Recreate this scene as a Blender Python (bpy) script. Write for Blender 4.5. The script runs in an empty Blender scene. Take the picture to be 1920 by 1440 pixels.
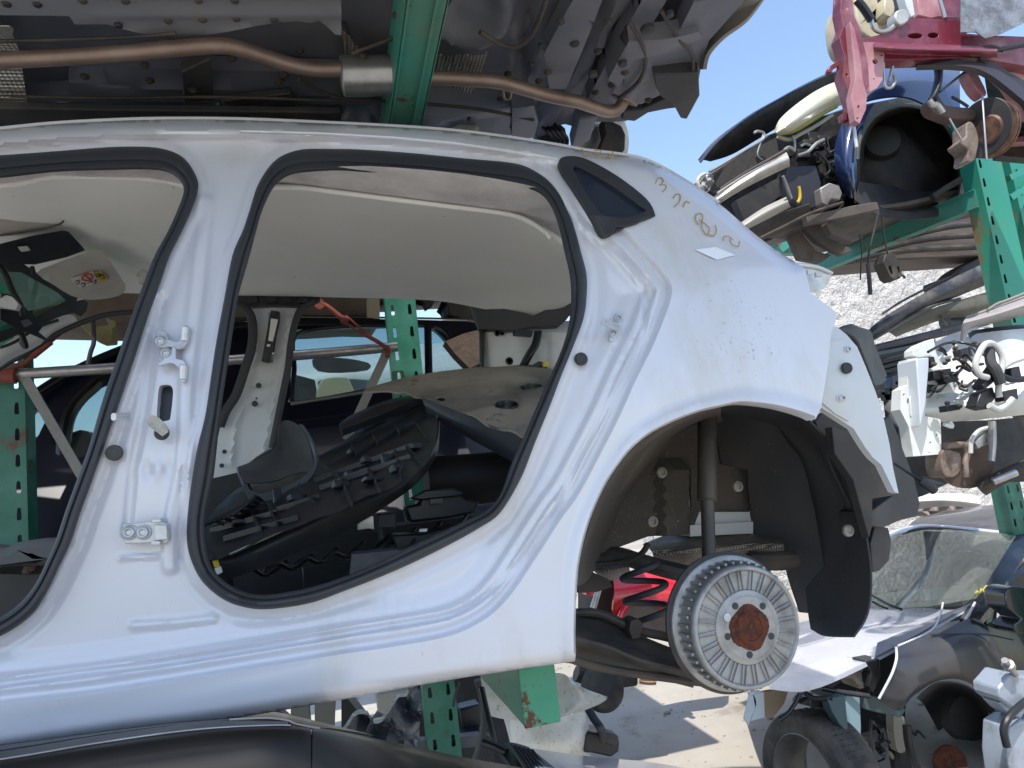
import bpy, math, random
import numpy as np
from mathutils import Matrix, Vector
from mathutils.kdtree import KDTree
from mathutils.geometry import delaunay_2d_cdt
random.seed(7); RNG = np.random.default_rng(7)
SC = bpy.context.scene
# ------------------------------------------------------------------ camera
CAMZ = 1.70
F = 1334.0
def _n(v): v = np.array(v, float); return v/np.linalg.norm(v)
Yc = _n((-310, -220, -F))
Zc = np.array((-1160., 9720., -F)); Zc = _n(Zc - Yc*np.dot(Zc, Yc))
Xc = np.cross(Yc, Zc)
A = np.column_stack([Xc, Yc, Zc])          # world -> camera
CAM = np.array((0., 0., CAMZ))
cam_d = bpy.data.cameras.new('camera'); cam = bpy.data.objects.new('camera', cam_d)
SC.collection.objects.link(cam); SC.camera = cam
cam_d.sensor_width = 36; cam_d.lens = F/1920*36; cam_d.clip_start = .02; cam_d.clip_end = 3000
R = A.T
cam.matrix_world = Matrix(((R[0,0],R[0,1],R[0,2],0),(R[1,0],R[1,1],R[1,2],0),(R[2,0],R[2,1],R[2,2],CAMZ),(0,0,0,1)))
# ------------------------------------------------------------------ sky, sun, exposure
SUN_EL, SUN_AZ = math.radians(66), math.radians(205)   # azimuth clockwise from +Y
w = bpy.data.worlds.new("World"); SC.world = w; w.use_nodes = True
nt = w.node_tree; bg = nt.nodes['Background']
sky = nt.nodes.new('ShaderNodeTexSky'); sky.sky_type = 'NISHITA'; sky.sun_disc = False
sky.sun_elevation = SUN_EL; sky.sun_rotation = SUN_AZ; sky.air_density = 1.15; sky.dust_density = 1.0; sky.ozone_density = 1.0
nt.links.new(sky.outputs[0], bg.inputs[0]); bg.inputs[1].default_value = .15
sd = bpy.data.lights.new('sun', 'SUN'); sd.energy = 3.0; sd.angle = math.radians(.5); sd.color = (1, .95, .88)
so = bpy.data.objects.new('sun', sd); SC.collection.objects.link(so)
sdir = Vector((math.sin(SUN_AZ)*math.cos(SUN_EL), math.cos(SUN_AZ)*math.cos(SUN_EL), math.sin(SUN_EL)))
so.rotation_euler = sdir.to_track_quat('Z', 'Y').to_euler(); so.location = (0, 0, 12)
SC.view_settings.view_transform = 'Standard'; SC.view_settings.look = 'None'
SC.view_settings.exposure = .93; SC.view_settings.gamma = 1
# ------------------------------------------------------------------ pixel -> world helpers (each thing has its own real distance)
def rays(P):
    P = np.atleast_2d(np.array(P, float))
    d = np.column_stack([P[:,0]-960, -(P[:,1]-720), np.full(len(P), -F)])
    return d @ A                                     # = (A.T d)
YSC = 1.0                                            # depth factor for a whole group of traced parts
def on_y(Y, k=None):
    k = YSC if k is None else k
    def f(P):
        d = rays(P); t = (np.asarray(Y)*k/d[:,1]); return CAM + d*t[:,None]
    return f
def on_z(z):
    def f(P):
        d = rays(P); t = (z-CAMZ)/d[:,2]; return CAM + d*t[:,None]
    return f
def at(px, py, Y): return on_y(Y)([(px, py)])[0]
def atz(px, py, z): return on_z(z)([(px, py)])[0]
def plane3(a, b, c):
    a, b, c = at(*a), at(*b), at(*c); n = np.cross(b-a, c-a); k = np.dot(n, a-CAM)
    def f(P):
        d = rays(P); return CAM + d*(k/(d@n))[:,None]
    return f
def surf(S):
    if callable(S): return S
    if isinstance(S, (int, float)): return on_y(S)
    return plane3(*S)
def proj(p):
    c = A @ (np.array(p)-CAM); return (960+F*c[0]/-c[2], 720-F*c[1]/-c[2])
def cr(P, n=4, closed=False):                        # Catmull-Rom through the points
    P = np.array(P, float); N = len(P); out = []
    if N < 3: 
        return np.array([P[0]+(P[-1]-P[0])*t for t in np.linspace(0, 1, n+1)])
    rng = range(N if closed else N-1)
    for i in rng:
        if closed: p0, p1, p2, p3 = P[(i-1)%N], P[i], P[(i+1)%N], P[(i+2)%N]
        else: p0, p1, p2, p3 = P[max(i-1,0)], P[i], P[i+1], P[min(i+2,N-1)]
        for k in range(n):
            t = k/n
            out.append(.5*((2*p1)+(p2-p0)*t+(2*p0-5*p1+4*p2-p3)*t*t+(3*p1-p0-3*p2+p3)*t**3))
    if not closed: out.append(P[-1])
    return np.array(out)
def inside(P, poly):
    x, y = P[:,0], P[:,1]; poly = np.asarray(poly); c = np.zeros(len(P), bool)
    for i in range(len(poly)):
        x1, y1 = poly[i-1]; x2, y2 = poly[i]
        if y1 == y2: continue
        m = ((y1 > y) != (y2 > y)) & (x < (x2-x1)*(y-y1)/(y2-y1)+x1); c ^= m
    return c
def dist(P, L, closed=False):
    L = np.asarray(L, float); best = np.full(len(P), 1e9)
    for i in range(len(L) if closed else len(L)-1):
        a, b = L[i], L[(i+1) % len(L)]; ab = b-a; l2 = ab@ab
        if l2 == 0: continue
        t = np.clip(((P-a)@ab)/l2, 0, 1); q = a+t[:,None]*ab
        best = np.minimum(best, np.hypot(*(P-q).T))
    return best
def sstep(x, a, b):
    t = np.clip((x-a)/(b-a), 0, 1); return t*t*(3-2*t)
class G:                                             # geometry collector
    def __init__(s): s.v = []; s.f = []
    def add(s, v, f):
        o = len(s.v); s.v.extend([tuple(map(float, q)) for q in v]); s.f.extend([tuple(i+o for i in q) for q in f]); return s
    def plate(s, out, S, t=.01, holes=(), res=None, sm=0, disp=None, vec=None, grid_extra=None):
        """outline (pixels) laid on a real surface S, with thickness t"""
        S = surf(S); out = np.array(out, float)
        if sm: out = cr(out, sm, True)
        hs = [cr(h, 3, True) if (sm and len(h) > 4) else np.array(h, float) for h in holes]
        if disp is not None or res:
            def dens(c):
                r = []
                for i in range(len(c)):
                    a, b = c[i], c[(i+1) % len(c)]; k = max(1, int(np.hypot(*(b-a))/(res*.9)))
                    r += [a+(b-a)*j/k for j in range(k)]
                return np.array(r)
            out = dens(out); hs = [dens(h) for h in hs]
        pts = [out]; edges = []; o = 0
        for c in [out]+hs:
            n = len(c); edges += [(o+i, o+(i+1) % n) for i in range(n)]; o += n
        pts = [out]+hs
        if res:
            lo, hi = out.min(0), out.max(0)
            gx, gy = np.meshgrid(np.arange(lo[0]+res/2, hi[0], res), np.arange(lo[1]+res/2, hi[1], res))
            gx = gx + (np.arange(gx.shape[0]) % 2)[:,None]*res*.5
            g = np.column_stack([gx.ravel(), gy.ravel()])
            m = inside(g, out) & (dist(g, out, True) > res*.45)
            for h in hs: m &= ~inside(g, h)
            g = g[m]
            for h in hs:
                if len(g): g = g[dist(g, h, True) > res*.45]
            if grid_extra is not None and len(g):
                kd = KDTree(len(grid_extra))
                for i, q in enumerate(grid_extra): kd.insert((q[0], q[1], 0), i)
                kd.balance(); g = np.array([q for q in g if kd.find((q[0], q[1], 0))[2] > res*.72])
            pts.append(g)
        if grid_extra is not None: pts.append(np.array(grid_extra, float))
        P = np.vstack([p for p in pts if len(p)])
        r = delaunay_2d_cdt([Vector(q) for q in P], edges, [], 0, 1e-5)
        V = np.array([tuple(q) for q in r[0]]); T = [tuple(q) for q in r[2]]
        cen = np.array([V[list(q)].mean(0) for q in T])
        m = inside(cen, out)
        for h in hs: m &= ~inside(cen, h)
        T = [T[i] for i in np.nonzero(m)[0]]
        W = S(V)
        if disp is not None: W = disp(V, W)
        # orient towards the camera
        fT = []
        for q in T:
            a, b, c = W[q[0]], W[q[1]], W[q[2]]
            if np.dot(np.cross(b-a, c-a), CAM-a) < 0: q = q[::-1]
            fT.append(q)
        used = sorted({i for q in fT for i in q}); mp = {i: k for k, i in enumerate(used)}
        W = W[used]; fT = [tuple(mp[i] for i in q) for q in fT]
        if t == 0: return s.add(W, fT)
        vec = np.array(vec if vec is not None else (0, 1, 0), float); vec = vec/np.linalg.norm(vec)
        B = W+vec*t; n = len(W); cnt = {}
        for q in fT:
            for i in range(3):
                e = (q[i], q[(i+1) % 3]); cnt[e] = 1
        walls = [(b, a, a+n, b+n) for (a, b) in cnt if (b, a) not in cnt]
        return s.add(np.vstack([W, B]), fT+[tuple(i+n for i in q[::-1]) for q in fT]+walls)
    def patch(s, rows, nu=6, nv=6, t=.004, raw=False):
        """smooth curved sheet through rows of (px, py, Y) (or xyz if raw)"""
        R3 = [np.array([at(*q) for q in r]) if not raw else np.array(r, float) for r in rows]
        R3 = [cr(r, nu) for r in R3]
        C = np.array(R3); cols = [cr(C[:,j], nv) if len(R3) > 2 else np.array([C[0,j]+(C[1,j]-C[0,j])*k/nv for k in range(nv+1)]) for j in range(C.shape[1])]
        Q = np.array(cols); nj, ni = Q.shape[0], Q.shape[1]
        V = Q.reshape(-1, 3); f = []
        for j in range(nj-1):
            for i in range(ni-1): f.append((j*ni+i, j*ni+i+1, (j+1)*ni+i+1, (j+1)*ni+i))
        # normals for thickness
        c = V.mean(0); nrm = np.cross(Q[-1,0]-Q[0,0]+1e-6, Q[0,-1]-Q[0,0]+1e-6)
        du = np.gradient(Q, axis=0); dv = np.gradient(Q, axis=1); N = np.cross(du, dv); N /= (np.linalg.norm(N, axis=2, keepdims=True)+1e-12)
        N = N.reshape(-1, 3)
        if np.dot(N.mean(0), CAM-c) > 0: N = -N
        else: f = [q[::-1] for q in f]
        f = [q[::-1] for q in f]
        B = V+N*t; n = len(V); cnt = {}
        for q in f:
            for i in range(4): cnt[(q[i], q[(i+1) % 4])] = 1
        walls = [(b, a, a+n, b+n) for (a, b) in cnt if (b, a) not in cnt]
        return s.add(np.vstack([V, B]), f+[tuple(i+n for i in q[::-1]) for q in f]+walls)
    def tube(s, pts, r, n=10, sm=4, raw=False, rads=None, flat=1.0):
        P = np.array([at(*q) for q in pts]) if not raw else np.array(pts, float)
        if sm and len(P) > 2:
            if rads is not None: rads = cr(np.array(rads)[:,None], sm)[:,0]
            P = cr(P, sm)
        m = len(P); V = []; T = np.gradient(P, axis=0); T /= np.linalg.norm(T, axis=1, keepdims=True)+1e-12
        up = np.array((0, 0, 1.)) if abs(T[0][2]) < .9 else np.array((1., 0, 0))
        u = _n(np.cross(T[0], up))
        for i in range(m):
            u = u-T[i]*np.dot(u, T[i]); u = _n(u); v = np.cross(T[i], u); rr = r if rads is None else rads[i]
            for k in range(n):
                a = 2*math.pi*k/n; V.append(P[i]+rr*(u*math.cos(a)+v*math.sin(a)*flat))
        f = [(i*n+k, i*n+(k+1) % n, (i+1)*n+(k+1) % n, (i+1)*n+k) for i in range(m-1) for k in range(n)]
        f += [tuple(range(n))[::-1], tuple((m-1)*n+k for k in range(n))]
        return s.add(V, f)
    def lathe(s, c, axis, prof, n=40, up=None):
        """prof: list of (radius, distance along axis)"""
        c = np.array(c, float); a = _n(axis); u = _n(np.cross(a, up if up is not None else ((0, 0, 1) if abs(a[2]) < .9 else (1, 0, 0)))); v = np.cross(a, u)
        V = []; m = len(prof)
        for r, h in prof:
            for k in range(n):
                t = 2*math.pi*k/n; V.append(c+a*h+r*(u*math.cos(t)+v*math.sin(t)))
        f = [(i*n+k, i*n+(k+1) % n, (i+1)*n+(k+1) % n, (i+1)*n+k) for i in range(m-1) for k in range(n)]
        f += [tuple(range(n))[::-1], tuple((m-1)*n+k for k in range(n))]
        return s.add(V, f)
    def box(s, c, size, rot=None, bev=0):
        c = np.array(c, float); h = np.array(size, float)/2
        v = np.array([(x, y, z) for x in (-1, 1) for y in (-1, 1) for z in (-1, 1)], float)*h
        if rot is not None: v = v @ np.array(rot).T
        return s.add(v+c, [(0,1,3,2),(4,6,7,5),(0,4,5,1),(2,3,7,6),(0,2,6,4),(1,5,7,3)])
    def beam(s, a, b, wd, ht, up=(0, 0, 1), raw=True):
        a, b = np.array(a, float), np.array(b, float); d = _n(b-a); sx = _n(np.cross(d, up)); u = np.cross(sx, d)
        V = [p+sx*x*wd/2+u*z*ht/2 for p in (a, b) for x, z in ((-1,-1),(1,-1),(1,1),(-1,1))]
        return s.add(V, [(3,2,1,0),(4,5,6,7),(0,1,5,4),(1,2,6,5),(2,3,7,6),(3,0,4,7)])
# ------------------------------------------------------------------ objects
def link(name, g, mat, parent=None, ang=35, smooth=True, bevel=0, clean=False):
    me = bpy.data.meshes.new(name); off = np.array(parent['_o'] if parent is not None and '_o' in parent else (0, 0, 0), float)
    V = np.array(g.v)
    if parent is None:
        off = np.array((*(V.min(0)+V.max(0))[:2]/2, V[:,2].min()))
    me.from_pydata([tuple(q) for q in V-off], [], g.f); me.update()
    me.materials.append(mat)
    if smooth:
        me.shade_smooth(); me.set_sharp_from_angle(angle=math.radians(ang))
    o = bpy.data.objects.new(name, me); SC.collection.objects.link(o)
    if parent is not None: o.parent = parent; o['_o'] = list(off)
    else: o.location = off; o['_o'] = list(off)
    if bevel:
        m = o.modifiers.new('bevel', 'BEVEL'); m.width = bevel; m.segments = 2; m.limit_method = 'ANGLE'; m.angle_limit = math.radians(40)
    return o
def thing(name, label, cat, loc, group=None):
    o = bpy.data.objects.new(name, None); SC.collection.objects.link(o); o.location = tuple(map(float, loc)); o['_o'] = [float(q) for q in loc]
    o.empty_display_size = .1
    o['label'] = label; o['category'] = cat
    if group: o['group'] = group
    return o
def tag(o, label, cat, group=None):
    o['label'] = label; o['category'] = cat
    if group: o['group'] = group
    return o
def struct(o, kind='structure'): o['kind'] = kind; return o
def isl(name, g, mat, parent, **k):
    """each separate island of a collector becomes an object of its own"""
    n = len(g.v); p = list(range(n))
    def fd(i):
        while p[i] != i: p[i] = p[p[i]]; i = p[i]
        return i
    for f in g.f:
        for j in f[1:]:
            a, b = fd(f[0]), fd(j)
            if a != b: p[a] = b
    gr = {}
    for f in g.f: gr.setdefault(fd(f[0]), []).append(f)
    out = []
    for fs in gr.values():
        u = sorted({i for f in fs for i in f}); m = {i: q for q, i in enumerate(u)}; h = G(); h.v = [g.v[i] for i in u]; h.f = [tuple(m[i] for i in f) for f in fs]
        out.append(link(name, h, mat, parent, **k))
    return out
# ------------------------------------------------------------------ materials
def mat(name, col, rough=.5, metal=0, coat=0, dirt=None, ds=4, dlo=.5, dhi=.75, damt=1, d2=None, d2s=25, d2lo=.62, d2hi=.7, speck=None, ss=400, sth=.7, bump=0, bs=60, rvar=0, spec=.5, stretch=None, coords='Object', crough=.06):
    m = bpy.data.materials.new(name); m.use_nodes = True; n = m.node_tree; N = n.nodes; L = n.links
    p = N['Principled BSDF']; p.inputs['Roughness'].default_value = rough; p.inputs['Metallic'].default_value = metal
    p.inputs['Coat Weight'].default_value = coat; p.inputs['Coat Roughness'].default_value = crough; p.inputs['Specular IOR Level'].default_value = spec
    tc = N.new('ShaderNodeTexCoord'); src = tc.outputs[coords]
    if stretch:
        mp = N.new('ShaderNodeMapping'); mp.inputs['Scale'].default_value = stretch; L.new(src, mp.inputs[0]); src = mp.outputs[0]
    def noise(sc, det=6, ro=.6):
        q = N.new('ShaderNodeTexNoise'); q.inputs['Scale'].default_value = sc; q.inputs['Detail'].default_value = det; q.inputs['Roughness'].default_value = ro; L.new(src, q.inputs['Vector']); return q.outputs['Fac']
    def ramp(s, lo, hi):
        q = N.new('ShaderNodeMapRange'); q.inputs['From Min'].default_value = lo; q.inputs['From Max'].default_value = hi; L.new(s, q.inputs['Value']); return q.outputs[0]
    cur = None; base = (*col, 1)
    def mix(fac, c2, amt=1.0):
        nonlocal cur
        q = N.new('ShaderNodeMix'); q.data_type = 'RGBA'
        if amt != 1.0:
            a = N.new('ShaderNodeMath'); a.operation = 'MULTIPLY'; L.new(fac, a.inputs[0]); a.inputs[1].default_value = amt; fac = a.outputs[0]
        L.new(fac, q.inputs['Factor'])
        if cur is None: q.inputs['A'].default_value = base
        else: L.new(cur, q.inputs['A'])
        q.inputs['B'].default_value = (*c2, 1); cur = q.outputs['Result']; return fac
    if dirt: 
        df = mix(ramp(noise(ds), dlo, dhi), dirt, damt)
        if rvar:
            q = N.new('ShaderNodeMapRange'); q.inputs['To Min'].default_value = rough; q.inputs['To Max'].default_value = min(1, rough+rvar); L.new(df, q.inputs['Value']); L.new(q.outputs[0], p.inputs['Roughness'])
            if coat:
                q = N.new('ShaderNodeMapRange'); q.inputs['To Min'].default_value = coat; q.inputs['To Max'].default_value = coat*.2; L.new(df, q.inputs['Value']); L.new(q.outputs[0], p.inputs['Coat Weight'])
    if d2: mix(ramp(noise(d2s, 8, .7), d2lo, d2hi), d2)
    if speck: mix(ramp(noise(ss, 2, .5), sth, sth+.03), speck)
    if cur is None: p.inputs['Base Color'].default_value = base
    else: L.new(cur, p.inputs['Base Color'])
    if bump:
        b = N.new('ShaderNodeBump'); b.inputs['Strength'].default_value = bump; b.inputs['Distance'].default_value = .01
        L.new(noise(bs, 5), b.inputs['Height']); L.new(b.outputs[0], p.inputs['Normal'])
    return m
def glass_mat(name, tint=(.6, .7, .7), refl=.25, rough=.02, dirt=None, opac=0.0):
    m = bpy.data.materials.new(name); m.use_nodes = True; n = m.node_tree; N = n.nodes; L = n.links
    N.remove(N['Principled BSDF']); out = N['Material Output']
    tr = N.new('ShaderNodeBsdfTransparent'); tr.inputs[0].default_value = (*tint, 1)
    gl = N.new('ShaderNodeBsdfGlossy'); gl.inputs['Roughness'].default_value = rough
    lw = N.new('ShaderNodeLayerWeight'); lw.inputs[0].default_value = .5
    pw = N.new('ShaderNodeMath'); pw.operation = 'POWER'; L.new(lw.outputs['Facing'], pw.inputs[0]); pw.inputs[1].default_value = 7
    ad = N.new('ShaderNodeMath'); ad.operation = 'ADD'; ad.use_clamp = True; L.new(pw.outputs[0], ad.inputs[0]); ad.inputs[1].default_value = refl*.5
    mx = N.new('ShaderNodeMixShader'); L.new(ad.outputs[0], mx.inputs[0]); L.new(tr.outputs[0], mx.inputs[1]); L.new(gl.outputs[0], mx.inputs[2])
    last = mx.outputs[0]
    if dirt:
        df = N.new('ShaderNodeBsdfDiffuse'); df.inputs[0].default_value = (*dirt, 1)
        tc = N.new('ShaderNodeTexCoord'); no = N.new('ShaderNodeTexNoise'); no.inputs['Scale'].default_value = 3; no.inputs['Detail'].default_value = 8; L.new(tc.outputs['Object'], no.inputs['Vector'])
        mr = N.new('ShaderNodeMapRange'); mr.inputs['From Min'].default_value = .35; mr.inputs['From Max'].default_value = .75; mr.inputs['To Min'].default_value = opac*.3; mr.inputs['To Max'].default_value = opac; L.new(no.outputs[0], mr.inputs['Value'])
        m2 = N.new('ShaderNodeMixShader'); L.new(mr.outputs[0], m2.inputs[0]); L.new(last, m2.inputs[1]); L.new(df.outputs[0], m2.inputs[2]); last = m2.outputs[0]
    L.new(last, out.inputs[0]); return m
WHITE = mat('white_paint', (.66, .67, .735), .30, 0, .75, dirt=(.66, .63, .55), ds=2.2, dlo=.5, dhi=.9, damt=.5, speck=(.16, .13, .1), ss=230, sth=.775, rvar=.2, bump=.012, bs=9)
WHITE_IN = mat('bare_white_panel', (.58, .61, .64), .45, 0, .25, dirt=(.5, .48, .43), ds=5, dlo=.45, dhi=.8, damt=.7, speck=(.2, .17, .13), ss=200, sth=.74, bump=.03, bs=12)
RUBBER = mat('black_rubber', (.030, .032, .038), .6, dirt=(.05, .05, .05), ds=8, dlo=.5, dhi=.8, damt=.6)
BLACKP = mat('black_plastic', (.012, .013, .016), .38, dirt=(.04, .038, .036), ds=7, dlo=.5, dhi=.8, damt=.7, bump=.05, bs=90, rvar=.3)
BLACKG = mat('dusty_black_plastic', (.03, .031, .034), .6, dirt=(.09, .08, .07), ds=6, dlo=.45, dhi=.75, damt=.8, bump=.1, bs=40)
HEADL = mat('headliner_fabric', (.84, .835, .81), .95, dirt=(.76, .75, .72), ds=1.6, dlo=.4, dhi=.8, bump=.15, bs=350, speck=(.35,.32,.28), ss=60, sth=.76)
FELT = mat('grey_felt', (.76, .74, .74), 1, dirt=(.58, .56, .56), ds=12, dlo=.4, dhi=.7, bump=.5, bs=120)
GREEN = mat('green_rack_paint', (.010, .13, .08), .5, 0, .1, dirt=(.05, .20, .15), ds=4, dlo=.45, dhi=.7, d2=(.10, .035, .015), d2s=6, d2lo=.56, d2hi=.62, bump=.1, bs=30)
GREENL = mat('faded_green_paint', (.03, .26, .20), .55, 0, .05, dirt=(.10, .22, .16), ds=5, dlo=.4, dhi=.7, d2=(.13, .05, .02), d2s=11, d2lo=.58, d2hi=.63, bump=.1, bs=40)
def add_layer(m, col, lo, hi, scale, zmask=None, box=None, amt=1, stretch=(1, 1, 1), det=8):
    """one more weathering layer: noise times an optional region of the object"""
    n = m.node_tree; N = n.nodes; L = n.links; p = N['Principled BSDF']
    geo = N.new('ShaderNodeNewGeometry'); mp = N.new('ShaderNodeMapping'); mp.inputs['Scale'].default_value = stretch; L.new(geo.outputs['Position'], mp.inputs[0])
    no = N.new('ShaderNodeTexNoise'); no.inputs['Scale'].default_value = scale; no.inputs['Detail'].default_value = det; no.inputs['Roughness'].default_value = .7; L.new(mp.outputs[0], no.inputs['Vector'])
    r = N.new('ShaderNodeMapRange'); r.inputs['From Min'].default_value = lo; r.inputs['From Max'].default_value = hi; L.new(no.outputs['Fac'], r.inputs['Value']); f = r.outputs[0]
    def mul(a, b):
        q = N.new('ShaderNodeMath'); q.operation = 'MULTIPLY'; L.new(a, q.inputs[0])
        if isinstance(b, float): q.inputs[1].default_value = b
        else: L.new(b, q.inputs[1])
        return q.outputs[0]
    if zmask:
        s = N.new('ShaderNodeSeparateXYZ'); L.new(geo.outputs['Position'], s.inputs[0]); r = N.new('ShaderNodeMapRange'); r.inputs['From Min'].default_value = zmask[0]; r.inputs['From Max'].default_value = zmask[1]; L.new(s.outputs['Z'], r.inputs['Value']); f = mul(f, r.outputs[0])
    if box:
        d = N.new('ShaderNodeVectorMath'); d.operation = 'DISTANCE'; L.new(geo.outputs['Position'], d.inputs[0]); d.inputs[1].default_value = box[0]; r = N.new('ShaderNodeMapRange'); r.inputs['From Min'].default_value = box[1]; r.inputs['From Max'].default_value = box[1]*.4; L.new(d.outputs['Value'], r.inputs['Value']); f = mul(f, r.outputs[0])
    f = mul(f, float(amt)); bc = p.inputs['Base Color']; q = N.new('ShaderNodeMix'); q.data_type = 'RGBA'; L.new(f, q.inputs['Factor'])
    if bc.links: L.new(bc.links[0].from_socket, q.inputs['A'])
    else: q.inputs['A'].default_value = bc.default_value
    q.inputs['B'].default_value = (*col, 1); L.new(q.outputs['Result'], bc)
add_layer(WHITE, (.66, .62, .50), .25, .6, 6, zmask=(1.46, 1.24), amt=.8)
add_layer(WHITE, (.36, .30, .21), .48, .75, 12, zmask=(1.30, 1.16), amt=.6)
add_layer(WHITE, (.20, .17, .12), .60, .66, 60, zmask=(1.42, 1.20), amt=.8)
add_layer(WHITE, (.10, .09, .07), .60, .64, 95, box=(tuple(at(1345, 640, 1.4)), .16), amt=.9)
add_layer(WHITE, (.12, .11, .09), .68, .71, 70, box=(tuple(at(1400, 560, 1.45)), .45), amt=.8)
add_layer(WHITE, (.50, .46, .38), .52, .75, 5, amt=.6, stretch=(1, 1, .35))
add_layer(WHITE, (.30, .26, .2), .69, .72, 45, amt=.7, stretch=(1, 1, .3))
STEEL = mat('bare_steel', (.45, .45, .45), .35, .9, dirt=(.25, .22, .2), ds=12, dlo=.4, dhi=.8, rvar=.3)
CASTAL = mat('cast_aluminium', (.36, .36, .36), .48, .6, dirt=(.17, .165, .16), ds=16, dlo=.45, dhi=.75, bump=.15, bs=160, rvar=.2)
RUST = mat('rust', (.14, .035, .014), .9, 0, dirt=(.06, .02, .012), ds=40, dlo=.4, dhi=.6, d2=(.22, .08, .03), d2s=60, d2lo=.55, d2hi=.65, bump=.9, bs=110)
# ================================================================== white hatchback shell
D0 = 1.30
def base_y(x, z):
    h = z-CAMZ
    y = D0 + .30*np.clip((h-.10)/.80, 0, 1.3)**1.7 + .012*np.clip((-.28-h)/.2, 0, 1.5)**2
    y = y + .30*np.clip((x-1.12)/.62, 0, 1.6)**2.2
    return y
def hero(off=0.0):
    def f(P):
        P = np.atleast_2d(np.array(P, float)); d = rays(P); Y = np.full(len(P), D0)
        for _ in range(14):
            W = CAM+d*(Y/d[:,1])[:,None]; Y = .5*Y+.5*(base_y(W[:,0], W[:,2])+off)
        return CAM+d*(Y/d[:,1])[:,None]
    return f
FRONT_OUT = [(-400,330),(-250,312),(-120,301),(0,294),(120,285),(200,279),(270,278),(310,283),(340,296),(360,320),(370,350),(358,392),(338,436),(316,480),(295,540),(273,600),(252,665),(230,730),(211,785),(192,840),(171,900),(149,960),(131,1015),(110,1060),(92,1098),(67,1140),(38,1167),(0,1190),(-60,1212),(-180,1232),(-400,1262)]
FRONT_IN = [(-400,362),(-250,347),(-120,338),(0,331),(100,320),(200,316),(280,315),(318,321),(340,338),(347,358),(336,390),(316,435),(291,480),(268,540),(246,600),(224,665),(201,730),(184,785),(168,840),(146,900),(124,960),(106,1015),(88,1055),(70,1093),(44,1128),(20,1148),(0,1160),(-60,1184),(-180,1204),(-400,1232)]
REAR_OUT = [(617,282),(567,283),(533,293),(513,307),(497,327),(483,353),(470,393),(457,433),(438,480),(422,563),(408,640),(397,713),(387,780),(373,840),(363,900),(355,960),(353,1010),(360,1047),(377,1083),(403,1110),(437,1130),(483,1140),(533,1137),(587,1127),(640,1108),(707,1082),(773,1053),(840,1020),(900,987),(937,960),(973,900),(1000,833),(1027,767),(1050,707),(1077,640),(1093,593),(1098,547),(1097,513),(1089,480),(1077,433),(1063,393),(1047,360),(1023,333),(993,317),(957,308),(873,300),(773,290),(673,283)]
REAR_IN = [(640,317),(600,318),(550,323),(523,337),(510,352),(498,375),(487,403),(477,440),(466,480),(447,547),(437,607),(427,673),(413,767),(405,833),(397,900),(384,960),(382,1000),(390,1053),(410,1083),(437,1103),(470,1115),(500,1117),(533,1113),(583,1103),(640,1085),(707,1057),(773,1025),(840,994),(885,972),(915,958),(940,927),(963,863),(980,827),(1003,773),(1023,727),(1040,690),(1060,640),(1070,597),(1073,553),(1070,513),(1062,480),(1050,427),(1037,390),(1017,363),(987,350),(940,345),(880,337),(807,328),(740,324),(697,321)]
ROOF_TOP = [(-420,288),(-200,262),(0,243),(100,233),(230,226),(330,224),(450,225),(600,231),(740,238),(850,246),(950,258),(1040,272),(1100,283),(1160,290),(1215,302),(1280,337),(1347,381),(1413,437),(1457,470),(1490,490)]
TAIL = [(1520,550),(1568,585),(1565,607),(1558,627),(1553,680),(1540,763),(1529,786)]
ARCH = [(1527,784),(1493,772),(1447,761),(1390,756),(1352,763),(1309,773),(1262,791),(1215,816),(1177,849),(1138,904),(1111,962),(1095,1013),(1085,1063),(1081,1118),(1079,1188),(1080,1223)]
SILL = [(1078,1240),(987,1253),(873,1270),(773,1287),(640,1312),(500,1337),(367,1357),(233,1372),(133,1387),(0,1408),(-200,1440),(-420,1475)]
SHUT = cr([(1052,296),(1090,345),(1130,395),(1160,420),(1207,470),(1240,507),(1257,535),(1255,563),(1237,613),(1220,653),(1190,713),(1160,780),(1123,853),(1083,927),(1052,970),(1023,1015),(1000,1050),(967,1100),(933,1140),(900,1165),(857,1186),(807,1199),(723,1213),(640,1225),(467,1253),(300,1280),(167,1300),(0,1319),(-420,1370)], 5)
JAMB = np.vstack([SHUT, np.array([(-420,318),(-200,292),(0,272),(100,262),(230,254),(330,250),(450,251),(600,257),(740,264),(850,272),(950,284),(1040,296)])])
QG_HOLE = cr([(1062,306),(1072,300),(1100,310),(1150,340),(1200,378),(1222,400),(1205,404),(1160,412),(1128,402),(1104,378),(1082,350),(1066,325)], 3, True)
hero_t = thing('car_body', 'white hatchback shell, doors and rear wheel removed, resting on green rack arms', 'car body', (.3, 1.9, CAMZ-.45))
outline = np.vstack([cr(ROOF_TOP, 5), [(1510,505)], TAIL[0:1], TAIL[1:], cr(ARCH, 4)[1:], cr(SILL, 4)])
f_in = np.array(cr(FRONT_OUT, 4)); r_in = cr(REAR_OUT, 4, True)
fo = lambda c, k: c + (np.array([c.mean(0)])-c)*k
lo_slot = [(303,722),(318,722),(324,730),(324,745),(320,780),(316,788),(300,790),(294,784),(296,745),(298,728)]
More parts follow.
